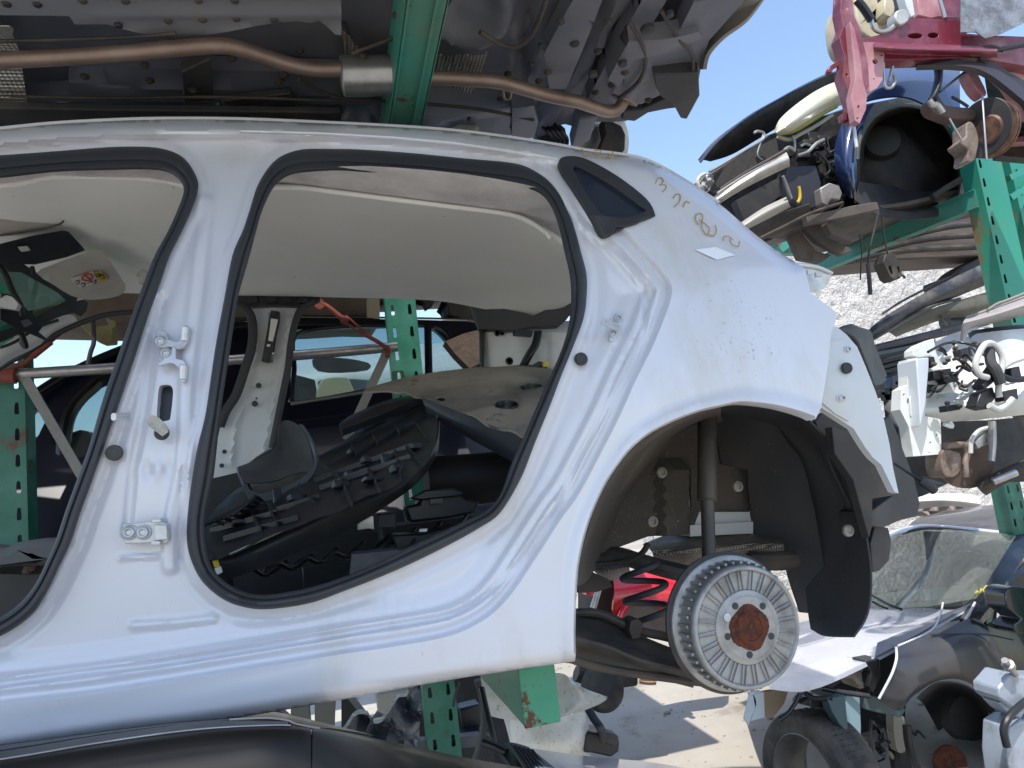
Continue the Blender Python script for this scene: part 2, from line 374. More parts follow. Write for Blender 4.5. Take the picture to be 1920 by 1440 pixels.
def hero_disp(V, W):
    d = dist(V, SHUT); ins = inside(V, JAMB); s = np.where(ins, d, -d)
    o = .020*sstep(s, -2, 9) - .006*sstep(s, 14, 22)+.010*sstep(s, 27, 35) + .016*sstep(s, 44, 60) + .010*sstep(s, 62, 95)
    low = sstep(V[:,1], 960, 1120)
    dr = np.minimum(dist(V, REAR_OUT, True), dist(V, FRONT_OUT))
    # flange by the seals
    o = o - .012*(1-sstep(dr, 10, 24))*sstep(o, .012, .026) + .004*(1-sstep(dr, 24, 44))
    # roof gutter and turned-over edge
    top = dist(V, ROOF_TOP)
    o = np.where(ins, o*sstep(top, 22, 40), o)
    o = o + .034*(1-np.clip(top/24, 0, 1))**2
    g = dist(V, [(452,247),(600,251),(740,259),(850,269),(950,283),(1045,299)])
    o = o + .006*(1-sstep(g, .5, 3.5))
    # B pillar pressings
    bp = cr([(300,560),(290,640),(272,760),(250,880),(238,1000)], 5)
    db = dist(V, bp); o = o+.008*(1-sstep(db, 2, 14))
    bp2 = cr([(385,380),(372,520),(352,700),(345,860),(322,980),(318,1060)], 5)
    o = o-.010*(1-sstep(dist(V, bp2), 6, 22))
    o = o+.006*(1-sstep(dist(V, [(345,880),(338,1050)]), 2, 10))
    # pocket below lower hinge and dents
    o = o+.007*np.exp(-(((V[:,0]-290)/38)**2+((V[:,1]-880)/14)**2))*np.sin(V[:,0]/7)
    o = o-.006*(1-sstep(dist(V, [(225,1047),(300,1042)]), 2, 7))
    o = o-.008*(1-sstep(dist(V, [(250,1173),(330,1168),(400,1160)]), 2, 12))
    # upper quarter: crease below the quarter window, second gutter line
    o = o+.008*(1-sstep(dist(V, q2), 0, 10))
    # wheel arch lip
    da = dist(V, ARCH); mo = 1-sstep(s, -40, -3); o = o-.012*(1-sstep(da, 4, 34))*mo+.010*(1-sstep(da, 0, 4))
    # rocker roll under
    dsil = dist(V, SILL); o = o+.022*(1-np.clip(dsil/26, 0, 1))**2
    # shoulder crease running to the tail lamp
    cz = cr([(1245,520),(1300,505),(1380,500),(1450,505),(1540,528)], 4)
    o = o + .010*sstep(-(V[:,1]-np.interp(V[:,0], cz[:,0], cz[:,1])), -4, 40)*sstep(V[:,0], 1270, 1400)
    o = o + .0022*np.sin(V[:,0]/90+V[:,1]/70)*mo
    sc = (W[:,1]+o)/W[:,1]                      # move along the ray: traced lines stay where the photo has them
    return CAM+(W-CAM)*sc[:,None]
def offs(L, ks, closed=False, step=4.2):
    L = np.array(L, float)
    if closed: L = np.vstack([L, L[:1]])
    seg = np.hypot(*np.diff(L, axis=0).T); t = np.concatenate([[0], np.cumsum(seg)]); n = int(t[-1]/step); tt = np.linspace(0, t[-1], n)
    Q = np.column_stack([np.interp(tt, t, L[:,0]), np.interp(tt, t, L[:,1])]); T = np.gradient(Q, axis=0); T /= np.hypot(*T.T)[:,None]+1e-9; N = np.column_stack([-T[:,1], T[:,0]])
    out = []
    for k in ks:
        P = Q+N*k; m = dist(P, L) > abs(k)-.3; out.append(P[m])
    return np.vstack(out)
q2 = cr([(1140,455),(1170,482),(1195,513),(1210,560),(1207,620),(1190,667),(1160,727),(1120,800),(1083,867),(1047,950),(1020,985),(990,1030),(960,1069),(927,1104),(873,1141),(827,1156),(740,1170),(640,1187),(500,1212),(300,1243),(133,1262),(0,1281),(-300,1318)], 4)
EX = np.vstack([offs(SHUT, [-6, -2, 1, 4, 7, 10, 14, 18, 22, 27, 31, 35, 44, 49, 55, 60]), offs(q2, [-13, -10, -6, -3, 0, 3, 6, 10, 13]), offs([(452,247),(600,251),(740,259),(850,269),(950,283),(1045,299)], [-3, 0, 3]), offs(cr(ARCH, 4), [4, 8, 14])])
qr = cr([(1248,528),(1300,511),(1380,506),(1450,511),(1530,532)], 4)
EX = EX[inside(EX, outline)]
for h_ in (r_in, f_in, QG_HOLE): EX = EX[~inside(EX, h_) & (dist(EX, h_, True) > 2)]
EX = EX[dist(EX, outline, True) > 2]
g2 = G(); g2.plate(outline, hero(), .03, holes=[r_in, f_in, QG_HOLE, cr(lo_slot, 2, True)], res=5, disp=hero_disp, grid_extra=EX)
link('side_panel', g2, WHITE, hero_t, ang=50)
def seal(outl, inn, closed=True, off=.028):
    O = cr(outl, 4, closed); I = cr(inn, 12, closed)
    seg = np.hypot(*np.diff(np.vstack([O, O[:1]]) if closed else O, axis=0).T); t = np.concatenate([[0], np.cumsum(seg)]); n = int(t[-1]/7)
    tt = np.linspace(0, t[-1], n, endpoint=not closed); OO = np.vstack([O, O[:1]]) if closed else O
    Q = np.column_stack([np.interp(tt, t, OO[:,0]), np.interp(tt, t, OO[:,1])])
    J = np.array([I[np.argmin(np.hypot(*(I-q).T))] for q in Q])
    for _ in range(6):
        J = (np.roll(J, 1, 0)+J*2+np.roll(J, -1, 0))/4 if closed else np.vstack([J[:1], (J[:-2]+2*J[1:-1]+J[2:])/4, J[-1:]])
    prof = [(-.10, .012), (-.07, -.004), (.03, -.014), (.2, -.020), (.4, -.021), (.56, -.018), (.62, -.013), (.67, -.014), (.78, -.017), (.92, -.015), (1.03, -.008), (1.08, .002), (1.08, .03)]
    S = hero(off); R_ = []
    for a_, h in prof:
        P = Q*(1-a_)+J*a_; W = S(P); R_.append(CAM+(W-CAM)*((W[:,1]+h)/W[:,1])[:,None])
    V = np.array(R_); m = len(prof); N_ = len(Q); f = []
    for j in range(m-1):
        for i in range(N_ if closed else N_-1): f.append((j*N_+i, j*N_+(i+1) % N_, (j+1)*N_+(i+1) % N_, (j+1)*N_+i))
    q = G(); q.add(V.reshape(-1, 3), f); return q
link('door_seal', seal(REAR_OUT, REAR_IN), RUBBER, hero_t, ang=60)
link('door_seal', seal(FRONT_OUT, FRONT_IN, False), RUBBER, hero_t, ang=60)
# roof skin, behind the side panel
rt = cr(ROOF_TOP[:-3], 3); S = hero(.07)(rt)
rows = [S+np.array((0, 0, 0)), S+np.array((0, .10, .03)), S+np.array((-.0, .55, .055)), S+np.array((0, 1.0, .02)), S+np.array((0, 1.12, -.03))]
for k_, r_ in enumerate(rows):                      # the roof tapers towards the tail
    pass
g = G(); g.patch(rows, nu=1, nv=4, t=.006, raw=True); link('roof', g, WHITE, hero_t)
# headliner
g = G(); g.patch([[(-430,372,1.66),(-200,350,1.66),(0,350,1.68),(150,332,1.66),(347,347,1.66),(567,356,1.66),(640,364,1.66),(807,385,1.66),(940,402,1.66),(1023,438,1.66),(1068,470,1.66)],
 [(-430,420,1.95),(-200,400,1.95),(0,410,1.95),(150,410,1.95),(347,415,1.95),(567,425,1.95),(640,430,1.95),(807,445,1.95),(940,460,1.95),(1023,485,1.93),(1070,500,1.9)],
 [(-430,520,2.4),(-200,500,2.4),(0,490,2.4),(150,490,2.4),(347,500,2.4),(567,505,2.4),(640,510,2.4),(807,520,2.4),(940,535,2.4),(1023,545,2.3),(1074,545,2.2)],
 [(-430,600,2.70),(-200,560,2.70),(0,520,2.70),(130,545,2.70),(347,552,2.72),(567,556,2.72),(640,558,2.72),(807,563,2.72),(900,578,2.66),(1000,598,2.55),(1085,560,2.3)]], nu=5, nv=8, t=.012)
hl = link('headliner', g, HEADL, hero_t)
g = G(); g.tube([(500,352,1.655),(567,353,1.65),(640,362,1.65),(807,383,1.65),(940,400,1.65),(987,413,1.65),(1023,436,1.65),(1032,447,1.65)], .006, flat=1)
g.tube([(-400,352,1.655),(0,348,1.65),(100,332,1.65),(280,335,1.65),(350,350,1.65)], .006)
link('lip', g, HEADL, hl)
g = G(); g.plate([(500,330),(640,312),(740,314),(870,326),(980,345),(1030,362),(1060,400),(1075,470),(1060,452),(1035,450),(1023,436),(940,400),(807,383),(640,362),(490,350)], [(500,330,1.63),(1040,400,1.63),(700,360,1.645)], .01, sm=2)
g.plate([(-400,338),(0,322),(280,305),(340,320),(360,350),(345,345),(280,333),(100,328),(0,345),(-400,350)], 1.64, .01)
link('felt_edge', g, FELT, hl)
# quarter window
g = G(); g.plate(cr(fo(np.array([(1050,298),(1072,292),(1105,300),(1160,331),(1212,372),(1228,400),(1222,408),(1168,428),(1133,442),(1110,405),(1075,350),(1055,320)], float), 0), 4, True), hero(-.004), .02, holes=[cr([(1075,312),(1100,320),(1150,349),(1198,384),(1210,396),(1165,408),(1130,402),(1108,375),(1086,340)], 4, True)], res=6)
fr = link('quarter_window', g, RUBBER, hero_t, bevel=.003)
g = G(); g.plate(cr([(1073,310),(1100,318),(1152,347),(1200,383),(1214,397),(1165,411),(1128,404),(1106,377),(1083,340)], 4, True), hero(.006), .004)
link('glass', g, mat('tinted_glass', (.02, .03, .05), .06, spec=.8), fr)
g = G(); g.plate([(1110,402),(1168,408),(1222,404),(1196,418),(1176,424),(1155,425),(1150,436),(1133,442)], hero(-.012), .012, sm=0); link('corner_trim', g, BLACKG, fr, bevel=.002)
# round plugs
def disc(px, py, r, S, m, name, parent, h=.004, rim=True):
    c = S([(px, py)])[0]; g = G(); g.lathe(c, (0, -1, 0), [(0, h*.8), (r*.55, h*.8), (r*.62, h), (r*.9, h), (r, h*.3), (r, -h)][::1], n=28); return link(name, g, m, parent)
for (x, y, r, of) in [(214,849,.0135,.03), (1090,673,.0135,.036), (1588,690,.0125,.022), (303,812,.012,.02), (1483,1000,.0,.0)]:
    if r: disc(x, y, r, hero(of), BLACKG, 'grommet', hero_t)
g = G(); g.plate([(290,712),(335,712),(335,800),(285,800)], hero(.07), .01); link('pillar_cavity', g, BLACKP, hero_t)
# hinges on the centre pillar
ZINC = mat('painted_hinge_steel', (.55, .57, .6), .3, .35, .3, dirt=(.35, .34, .33), ds=30, dlo=.5, dhi=.8)
def bolt(g, px, py, S, r=.011):
    c = S([(px, py)])[0]; g.lathe(c, (0, -1, 0), [(r*1.35, -.004), (r*1.35, .002), (r, .0025), (r*.95, .008), (r*.6, .0095), (r*.55, .004), (0, .004)], n=24)
H = hero(.035)
h1 = G(); h1.plate([(292,622),(300,617),(312,622),(316,636),(330,640),(345,632),(350,615),(346,612),(348,609),(354,612),(356,622),(352,640),(344,652),(334,655),(318,650),(306,652),(296,650),(290,636)], hero(.022), .014)
h1.plate([(322,650),(330,650),(330,672),(344,674),(349,682),(349,712),(344,718),(338,714),(336,690),(326,682),(318,680),(300,686),(293,682),(306,674),(304,662),(312,658),(320,664)], hero(.020), .014)
h1.tube([(348,612,D0-.01),(346,640,D0-.008)], .006); h1.tube([(344,684,D0-.01),(343,712,D0-.008)], .007)
for q in [(301,641),(311,664)]: bolt(h1, *q, hero(.024), .0085)
isl('hinge', h1, ZINC, hero_t, bevel=.0015)
h2 = G(); h2.plate([(230,982),(284,978),(284,971),(302,971),(308,980),(316,982),(318,1010),(312,1020),(300,1018),(298,1024),(284,1022),(282,1018),(235,1020),(230,1010)], hero(.022), .014)
h2.plate([(284,974),(302,974),(302,979),(284,980)], hero(.008), .02); h2.plate([(282,1014),(300,1014),(300,1022),(282,1022)], hero(.008), .02); h2.plate([(290,984),(312,984),(314,1012),(290,1014)], hero(.006), .02)
for q in [(243,998),(269,998)]: bolt(h2, *q, hero(.02), .0095)
link('hinge', h2, ZINC, hero_t, bevel=.0015)
# strikers
s1 = G(); s1.plate([(1156,588),(1164,585),(1168,592),(1166,610),(1158,632),(1148,641),(1142,636),(1147,620),(1152,602)], hero(.036), .006, sm=2)
s1.tube([(1160,612,D0+.05),(1132,600,D0-.02),(1130,606,D0-.02),(1158,618,D0+.05)], .0045, sm=0); bolt(s1, 1159, 597, hero(.034), .0055); bolt(s1, 1150, 626, hero(.034), .0055)
link('striker', s1, ZINC, hero_t, bevel=.001)
s2 = G(); s2.tube([(240,778,D0+.03),(213,779,D0-.02),(213,784,D0-.02),(240,786,D0+.03)], .0042, sm=0); link('striker', s2, ZINC, hero_t)
# remains of a tag hanging at the slot
g = G(); g.plate([(273,792),(283,777),(292,780),(301,786),(313,800),(315,810),(304,818),(291,808),(280,800)], hero(.008), .004); link('paper_tag', g, mat('crumpled_paper', (.55, .54, .47), .9, bump=1, bs=150, dirt=(.35,.34,.28), ds=60), hero_t)
# taped white patch and yellow grease-pencil marks on the quarter panel
g = G(); g.plate([(1303,468),(1342,463),(1379,478),(1345,487)], hero(-.002), .001); link('tape_patch', g, mat('white_tape', (.85, .87, .92), .5), hero_t)
PEN = mat('ochre_crayon', (.45, .30, .06), .9, bump=.5, bs=300)
def pen(strokes, r=.0012, name='crayon_writing', m=PEN, S=None, par=None, off=-.0005):
    g = G()
    for s in strokes:
        P = (S or hero(off))(cr(s, 5)); g.tube(P, r, n=5, sm=0, raw=True)
    return isl(name, g, m, par or hero_t)
pen([[(1091,278),(1094,290),(1102,291),(1106,284)], [(1115,283),(1124,281),(1126,287),(1116,293),(1130,294)], [(1137,298),(1140,288),(1143,297),(1150,284)], [(1148,292),(1156,296),(1160,290)],
     [(1229,345),(1233,335),(1241,334),(1243,342),(1236,348),(1246,346),(1249,353),(1242,360)], [(1262,372),(1268,364),(1275,366),(1274,378),(1264,388)], [(1281,388),(1286,378),(1293,381)],
     [(1310,421),(1304,412),(1306,402),(1314,400),(1318,408),(1315,420),(1318,432),(1326,440),(1330,430),(1326,423),(1312,412)], [(1326,440),(1338,442),(1343,432),(1341,422)],
     [(1356,452),(1357,444),(1366,443),(1374,450)], [(1368,447),(1372,458),(1384,462),(1386,452)]])
# tail structure behind the quarter panel
g = G(); g.plate([(1568,612),(1587,627),(1607,650),(1623,687),(1640,730),(1653,767),(1668,833),(1675,880),(1685,925),(1677,922),(1653,872),(1637,858),(1623,840),(1600,803),(1580,790),(1538,763),(1530,770),(1540,690),(1548,620)], hero(.035), .02, sm=0, res=14)
g.plate([(1556,640),(1585,636),(1612,680),(1607,735),(1592,790),(1566,775),(1542,755)], hero(.030), .004, res=14)
link('rear_corner', g, WHITE_IN, hero_t)
g = G()
for q in [(1588,656),(1577,747),(1574,747)]: bolt(g, *q, hero(.03), .006)
isl('rivet', g, ZINC, hero_t)
# lamp pocket on the tail
YSC = .93
g = G(); g.patch([[(1458,506,1.50),(1480,498,1.60),(1515,500,1.70),(1545,507,1.78),(1559,514,1.8)],[(1466,514,1.50),(1490,512,1.60),(1515,512,1.70),(1545,517,1.78),(1556,524,1.8)],[(1495,530,1.52),(1508,530,1.6),(1525,530,1.7),(1540,535,1.78),(1547,540,1.8)],[(1516,548,1.54),(1519,548,1.6),(1523,549,1.66),(1524,549,1.7),(1525,549,1.72)]], t=.006)
g.tube([(1459,504,1.49),(1490,496,1.58),(1530,500,1.72),(1559,512,1.8)], .005)
for i, q in enumerate([(1482,506),(1500,505),(1518,507),(1534,511)]): g.box(at(q[0], q[1]+4, 1.50+.06*i), (.018, .01, .012))
link('lamp_pocket', g, WHITE_IN, hero_t, bevel=.001)
YSC = 1.0
# inner wheel house and liner
LIN = mat('wheel_liner_felt', (.036, .038, .043), .8, dirt=(.085, .06, .042), ds=4, dlo=.52, dhi=.75, damt=.6, speck=(.3, .26, .2), ss=180, sth=.74, bump=.25, bs=70)
LIN2 = mat('dusty_liner', (.065, .057, .05), .9, dirt=(.13, .11, .09), ds=4, dlo=.45, dhi=.7, damt=.8, speck=(.35, .3, .25), ss=180, sth=.70, bump=.25, bs=60)
g = G(); g.patch([[(1330,764,1.40),(1390,757,1.42),(1447,761,1.46),(1493,772,1.52),(1527,800,1.56),(1566,850,1.60),(1600,920,1.63),(1622,1000,1.64),(1632,1080,1.64),(1625,1150,1.62),(1600,1192,1.60)],
  [(1330,768,1.7),(1390,764,1.72),(1440,775,1.74),(1480,790,1.76),(1510,830,1.78),(1535,880,1.8),(1560,950,1.82),(1572,1020,1.82),(1578,1090,1.80),(1572,1150,1.78),(1545,1190,1.74)],
  [(1330,780,1.95),(1375,785,1.96),(1410,800,1.96),(1440,830,1.98),(1460,870,2.0),(1480,920,2.0),(1492,980,2.0),(1500,1040,1.98),(1510,1100,1.95),(1515,1150,1.9),(1520,1180,1.86)]], nu=5, nv=6, t=.005)
wl = link('wheel_liner', g, LIN, hero_t)
g = G(); g.plate([(1345,765),(1460,800),(1500,860),(1530,960),(1540,1060),(1530,1180),(1522,1165),(1520,1150),(1500,1148),(1480,1060),(1478,1040),(1465,1035),(1415,1020),(1412,960),(1405,880),(1350,870)], [(1345,765,1.95),(1530,1150,1.95),(1412,1000,2.0)], .01, sm=0, res=12, disp=lambda V, W: W+np.outer(.015*np.sin(V[:,0]/22)*np.sin(V[:,1]/45), (0, 1, 0)))
link('liner_panel', g, LIN, hero_t)
g = G(); g.patch([[(1080,1100,1.36),(1081,1063,1.36),(1098,1010,1.36),(1128,925,1.36),(1178,851,1.37),(1240,803,1.38),(1309,774,1.40),(1352,765,1.41)],
  [(1100,1090,1.7),(1100,1050,1.7),(1115,1000,1.7),(1150,930,1.7),(1200,865,1.7),(1250,820,1.72),(1310,790,1.74),(1352,780,1.75)],
  [(1120,1060,1.92),(1125,1040,1.94),(1140,1010,1.95),(1170,940,1.95),(1215,880,1.96),(1260,835,1.97),(1310,805,1.98),(1360,790,1.98)]], t=.005)
link('wheel_liner', g, LIN2, hero_t)
g = G(); g.plate([(1085,1065),(1105,1000),(1140,900),(1200,840),(1260,800),(1350,780),(1410,790),(1412,870),(1405,960),(1350,975),(1290,992),(1290,1000),(1215,1006),(1150,1030),(1100,1045)], [(1100,1040,1.93),(1300,990,2.0),(1300,800,1.97)], .012, holes=[[(1290,880),(1295,880),(1296,950),(1291,950)]], res=12, disp=lambda V, W: W+np.outer(-.035*sstep(V[:,0], 1225, 1240)*sstep(V[:,1], 865, 875)*(1-sstep(V[:,0], 1286, 1292)), (0, 1, 0)))
ih = link('inner_wheelhouse', g, LIN2, hero_t)
g = G()
for q in [(1241,886),(1224,978),(1384,912),(1591,995)]:
    c = at(q[0], q[1], 1.88 if q[0] < 1500 else 1.66); g.lathe(c, (0, -1, 0), [(.016, -.004), (.015, .003), (.008, .006), (.007, .002), (0, .002)], n=20)
isl('clip', g, mat('pale_clip', (.3, .28, .25), .6, dirt=(.1, .09, .08), ds=60), hero_t)
# shock absorber
g = G(); g.lathe(at(1326,940,1.72), _n(at(1326,770,1.76)-at(1326,945,1.72)), [(.025, 0), (.0275, .002), (.026, .004), (.0255, .12), (.0255, .26)], n=24)
g.lathe(at(1329,1040,1.70), _n(at(1326,940,1.72)-at(1329,1060,1.70)), [(.0175, -.03), (.0175, .12), (.0175, .16)], n=20)
link('shock_absorber', g, mat('dusty_shock', (.035, .034, .034), .5, dirt=(.09, .078, .068), ds=8, dlo=.4, dhi=.65, bump=.15, bs=80, stretch=(1, 1, .3)), hero_t)
# boot floor side, heat shield, muffler
HSH = mat('embossed_heat_shield', (.30, .27, .24), .45, .7, dirt=(.14, .11, .085), ds=6, dlo=.35, dhi=.7, rvar=.2)
def wave_bump(m, sc=60, st=.6, dist_=.01):
    n = m.node_tree; N = n.nodes; L = n.links; tc = N.new('ShaderNodeTexCoord'); vo = N.new('ShaderNodeTexVoronoi'); vo.inputs['Scale'].default_value = sc; vo.inputs['Randomness'].default_value = .05
    L.new(tc.outputs['Object'], vo.inputs['Vector']); b = N.new('ShaderNodeBump'); b.inputs['Strength'].default_value = st; b.inputs['Distance'].default_value = dist_; L.new(vo.outputs[0], b.inputs['Height']); L.new(b.outputs[0], N['Principled BSDF'].inputs['Normal'])
wave_bump(HSH, 110, 1)
g = G(); g.plate([(1294,985),(1412,978),(1412,1000),(1294,1006)], 1.98, .3); g.plate([(1290,890),(1310,880),(1312,960),(1412,960),(1412,985),(1292,992)], 2.0, .01); link('boot_side', g, WHITE_IN, hero_t)
g = G(); g.patch([[(1205,1020,2.1),(1260,1000,2.1),(1330,995,2.1),(1400,990,2.1),(1470,1000,2.1)],[(1220,1030,1.9),(1270,1030,1.88),(1330,1025,1.88),(1400,1020,1.88),(1470,1020,1.9)],[(1230,1060,1.95),(1280,1062,1.95),(1330,1062,1.95),(1400,1050,1.95),(1470,1060,1.95)]], t=.003)
g.patch([[(1105,1050,2.2),(1135,1040,2.15),(1185,1035,2.15)],[(1108,1065,2.1),(1135,1070,2.05),(1180,1062,2.05)],[(1130,1085,2.2),(1150,1088,2.15),(1185,1080,2.15)]], t=.003)
link('heat_shield', g, HSH, hero_t)
DSTEEL = mat('grimy_chassis_steel', (.035, .033, .032), .55, .3, dirt=(.12, .10, .08), ds=7, dlo=.42, dhi=.7, rvar=.3, bump=.12, bs=70)
g = G(); g.tube([(1085,1045,2.0),(1150,1040,1.95),(1205,1055,1.9),(1260,1070,1.86),(1330,1085,1.84)], .024); g.tube([(1400,1050,1.9),(1450,1052,1.9),(1490,1050,1.9)], .028)
g.tube([(1090,1060,1.9),(1160,1055,1.88),(1200,1040,1.84),(1215,1020,1.82)], .008)
g.plate([(1082,1080),(1105,1070),(1140,1085),(1148,1100),(1120,1110),(1085,1112)], 1.98, .1)
link('cross_tube', g, DSTEEL, hero_t)
# trailing arm and beam
g = G(); g.patch([[(1030,1140,1.62),(1085,1146,1.62),(1140,1160,1.6),(1200,1190,1.58),(1260,1215,1.55),(1300,1230,1.52)],[(1030,1180,1.50),(1085,1195,1.50),(1140,1210,1.48),(1200,1235,1.46),(1260,1250,1.46),(1300,1262,1.46)],[(1030,1215,1.56),(1085,1228,1.56),(1140,1240,1.55),(1200,1255,1.54),(1260,1268,1.52),(1300,1280,1.52)],[(1030,1240,1.75),(1085,1246,1.75),(1140,1256,1.74),(1200,1268,1.72),(1260,1280,1.7),(1300,1290,1.66)]], t=.02)
g.tube([(1060,1232,1.5),(1120,1250,1.5),(1200,1264,1.5),(1320,1280,1.5)], .009)
g.tube([(1060,1150,1.6),(1120,1150,1.58),(1165,1168,1.56),(1195,1182,1.55),(1240,1192,1.54),(1275,1200,1.53)], .010, sm=5)
g.plate([(1183,1165),(1196,1160),(1206,1170),(1200,1195),(1186,1198),(1180,1182)], 1.52, .05)
link('trailing_arm', g, DSTEEL, hero_t)
# coil spring
P = []; c0 = at(1200,1060,1.82); c1 = at(1222,1172,1.80); ax = c1-c0; L_ = np.linalg.norm(ax); ax /= L_; u = _n(np.cross(ax, (0, 1, 0))); v = np.cross(ax, u)
for k in range(90):
    t = k/89; a = t*2.6*2*math.pi+.6; rr = .046+.012*math.sin(math.pi*t); P.append(c0+ax*L_*t+rr*(u*math.cos(a)+v*math.sin(a)))
g = G(); g.tube(P, .0085, raw=True, sm=0, n=10); link('coil_spring', g, RUBBER, hero_t)
# brake drum
dc = at(1403,1176,1.33); dax = _n((.03, -1, 0)); Rm = .118
def drum_r(k): return k*Rm
bk = G(); bk.lathe(dc, dax, [(0, -.088), (Rm*1.12, -.085), (Rm*1.2, -.077), (Rm*1.21, -.069), (Rm*1.16, -.066)], n=72); bp_ = link('backing_plate', bk, DSTEEL, hero_t)
dr = G(); dr.lathe(dc, dax, [(Rm*1.13, -.070), (Rm*1.15, -.066), (Rm*1.15, -.058), (Rm*1.12, -.055), (Rm*1.03, -.053), (Rm*1.0, -.016), (Rm*1.015, -.012), (Rm*1.015, -.005), (Rm*.99, 0), (Rm*.97, .001), (Rm*.945, .001), (Rm*.91, -.0045), (Rm*.62, -.0045), (Rm*.6, .0), (Rm*.53, .001), (Rm*.5, .004), (Rm*.34, .004)], n=96)
u = _n(np.cross(dax, (0, 0, 1))); v = np.cross(u, dax)
for k in range(44):
    a = 2*math.pi*k/44; e = u*math.cos(a)+v*math.sin(a); tq = -u*math.sin(a)+v*math.cos(a)
    c = dc+e*(Rm*1.05)-dax*.036; dr.box(c, (Rm*.045, .0055, .038), rot=np.column_stack([e, tq, dax]))
for k in range(24):
    a = 2*math.pi*(k+.5)/24; e = u*math.cos(a)+v*math.sin(a); tq = -u*math.sin(a)+v*math.cos(a)
    p0 = dc+e*Rm*.61-dax*.004; p1 = dc+e*Rm*.915-dax*.004
    for s_ in (-1, 1):
        dr.beam(p0+tq*s_*.0052, p1+tq*s_*.0105, .0020, .0085, up=dax)
drm = link('brake_drum', dr, CASTAL, hero_t, bevel=.0006, ang=40)
hb = G(); pr = [(Rm*.36, .0035), (Rm*.35, .0055), (Rm*.27, .006), (Rm*.26, .010), (Rm*.235, .0125), (Rm*.22, .0125), (Rm*.2, .009), (0, .0085)]
hb.lathe(dc, dax, pr, n=64); nv_ = len(hb.v)
hb.v = [tuple(np.array(q)+(np.array(q)-dc)*((.05*math.sin((i%64)*.43)+.05*RNG.random()) if i < 192 else 0)) for i, q in enumerate(hb.v)]
link('hub', hb, RUST, drm)
hh = G()
for k, a0 in enumerate([108, 34, -38, -110, 180]):
    a = math.radians(a0+10); e = u*math.cos(a)+v*math.sin(a); c = dc-e*np.array(1)*0+(-u*math.cos(a)+v*math.sin(a))*Rm*.435
    hh.lathe(c+dax*.0042, dax, [(.0068, -.003), (.0068, .0006), (.006, .0006), (0, .0004)], n=20)
isl('stud_hole', hh, RUBBER, drm)
sc_ = G(); sc_.lathe(dc+(-u*1.0*-.0+ -u*0)*0 + (at(1361,1157,1.325)-dc)+dax*.004, dax, [(.0075, -.001), (.0075, .0015), (.0045, .002), (.004, .0005), (0, .0005)], n=20); link('screw', sc_, ZINC, drm)
# bumper mount, foam and hanging plug at the tail
YSC = .9
g = G(); g.plate([(1568,616),(1600,613),(1624,618),(1635,660),(1660,705),(1664,712),(1650,722),(1640,722),(1625,700),(1608,650),(1588,627)], [(1568,616,1.75),(1650,720,1.85),(1640,640,1.95)], .06, sm=0)
g.patch([[(1600,613,1.78),(1632,620,1.9),(1642,650,1.95),(1664,705,2.0)],[(1570,616,1.74),(1605,635,1.78),(1625,680,1.8),(1642,725,1.82)]], t=.01)
g.plate([(1640,800),(1670,780),(1715,900),(1725,945),(1720,968),(1690,975),(1655,990),(1632,985),(1630,960),(1680,925),(1660,850)], [(1650,850,1.85),(1720,950,1.9),(1640,980,1.8)], .12)
g.plate([(1640,985),(1666,990),(1672,1015),(1668,1050),(1650,1070),(1636,1073),(1632,1020)], 1.86, .1)
g.plate([(1560,800),(1600,812),(1640,870),(1660,880),(1680,928),(1636,935),(1636,985),(1630,1010),(1600,900),(1565,850)], [(1560,800,1.7),(1640,870,1.75),(1636,1000,1.8)], .03)
g.plate([(1528,790),(1545,772),(1585,792),(1625,842),(1660,885),(1690,930),(1640,940),(1645,1010),(1625,1060),(1600,960),(1560,880)], [(1528,790,1.82),(1690,930,1.88),(1625,1060,1.92)], .02)
link('bumper_bracket', g, BLACKG, hero_t, bevel=.004)
g = G(); g.tube([(1676,868,1.72),(1700,884,1.70),(1720,897,1.68),(1728,903,1.67)], .0035); g.tube([(1726,901,1.67),(1742,912,1.66),(1752,920,1.66)], .011, sm=0); link('wiring_plug', g, BLACKP, hero_t)
YSC = 1.0
# ---------------------------------------------------- far side of the shell and interior
g = G(); g.plate([(462,577),(565,570),(555,597),(545,640),(540,690),(527,752),(519,790),(509,837),(480,855),(440,887),(395,905),(396,870),(410,802),(427,765),(442,740),(457,690),(470,640),(472,602)], 2.74, .05, holes=[[(503,584),(524,582),(524,600),(517,630),(510,678),(492,676)]], res=8,
   disp=lambda V, W: W+np.outer(.012*sstep(dist(V, [(482,590),(480,660),(462,740),(440,800),(432,870)]), 0, 8)+.012*sstep(dist(V, [(540,600),(527,680),(505,790),(492,850)]), 0, 8), (0, 1, 0)))
far = link('far_pillar', g, WHITE_IN, hero_t)
g = G(); g.plate([(508,582),(524,584),(523,600),(505,680),(490,677)], 2.72, .02); link('belt_adjuster', g, BLACKP, far, bevel=.002)
g = G(); g.plate([(508,597),(521,599),(515,625),(511,640),(503,638),(506,615)], 2.712, .01); g.plate([(501,645),(507,646),(505,650),(500,649)], 2.712, .01); link('sticker', g, mat('label_white', (.7, .68, .62), .6), far)
g = G()
for x, y, r in [(485,723,.010), (481,747,.004), (478,757,.011), (421,847,.008), (416,873,.008), (411,905,.012), (513,588,.008), (498,672,.007)]: g.lathe(at(x, y, 2.735 if x < 495 else 2.715), (0, -1, 0), [(r, -.002), (r, .003), (0, .003)], n=16)
isl('hole_plug', g, RUBBER, far)
g = G(); g.tube([(447,572,2.72),(466,585,2.72),(474,610,2.72),(472,650,2.72),(460,690,2.72),(443,740,2.72),(424,770,2.72),(412,800,2.72)], .013, flat=1.3)
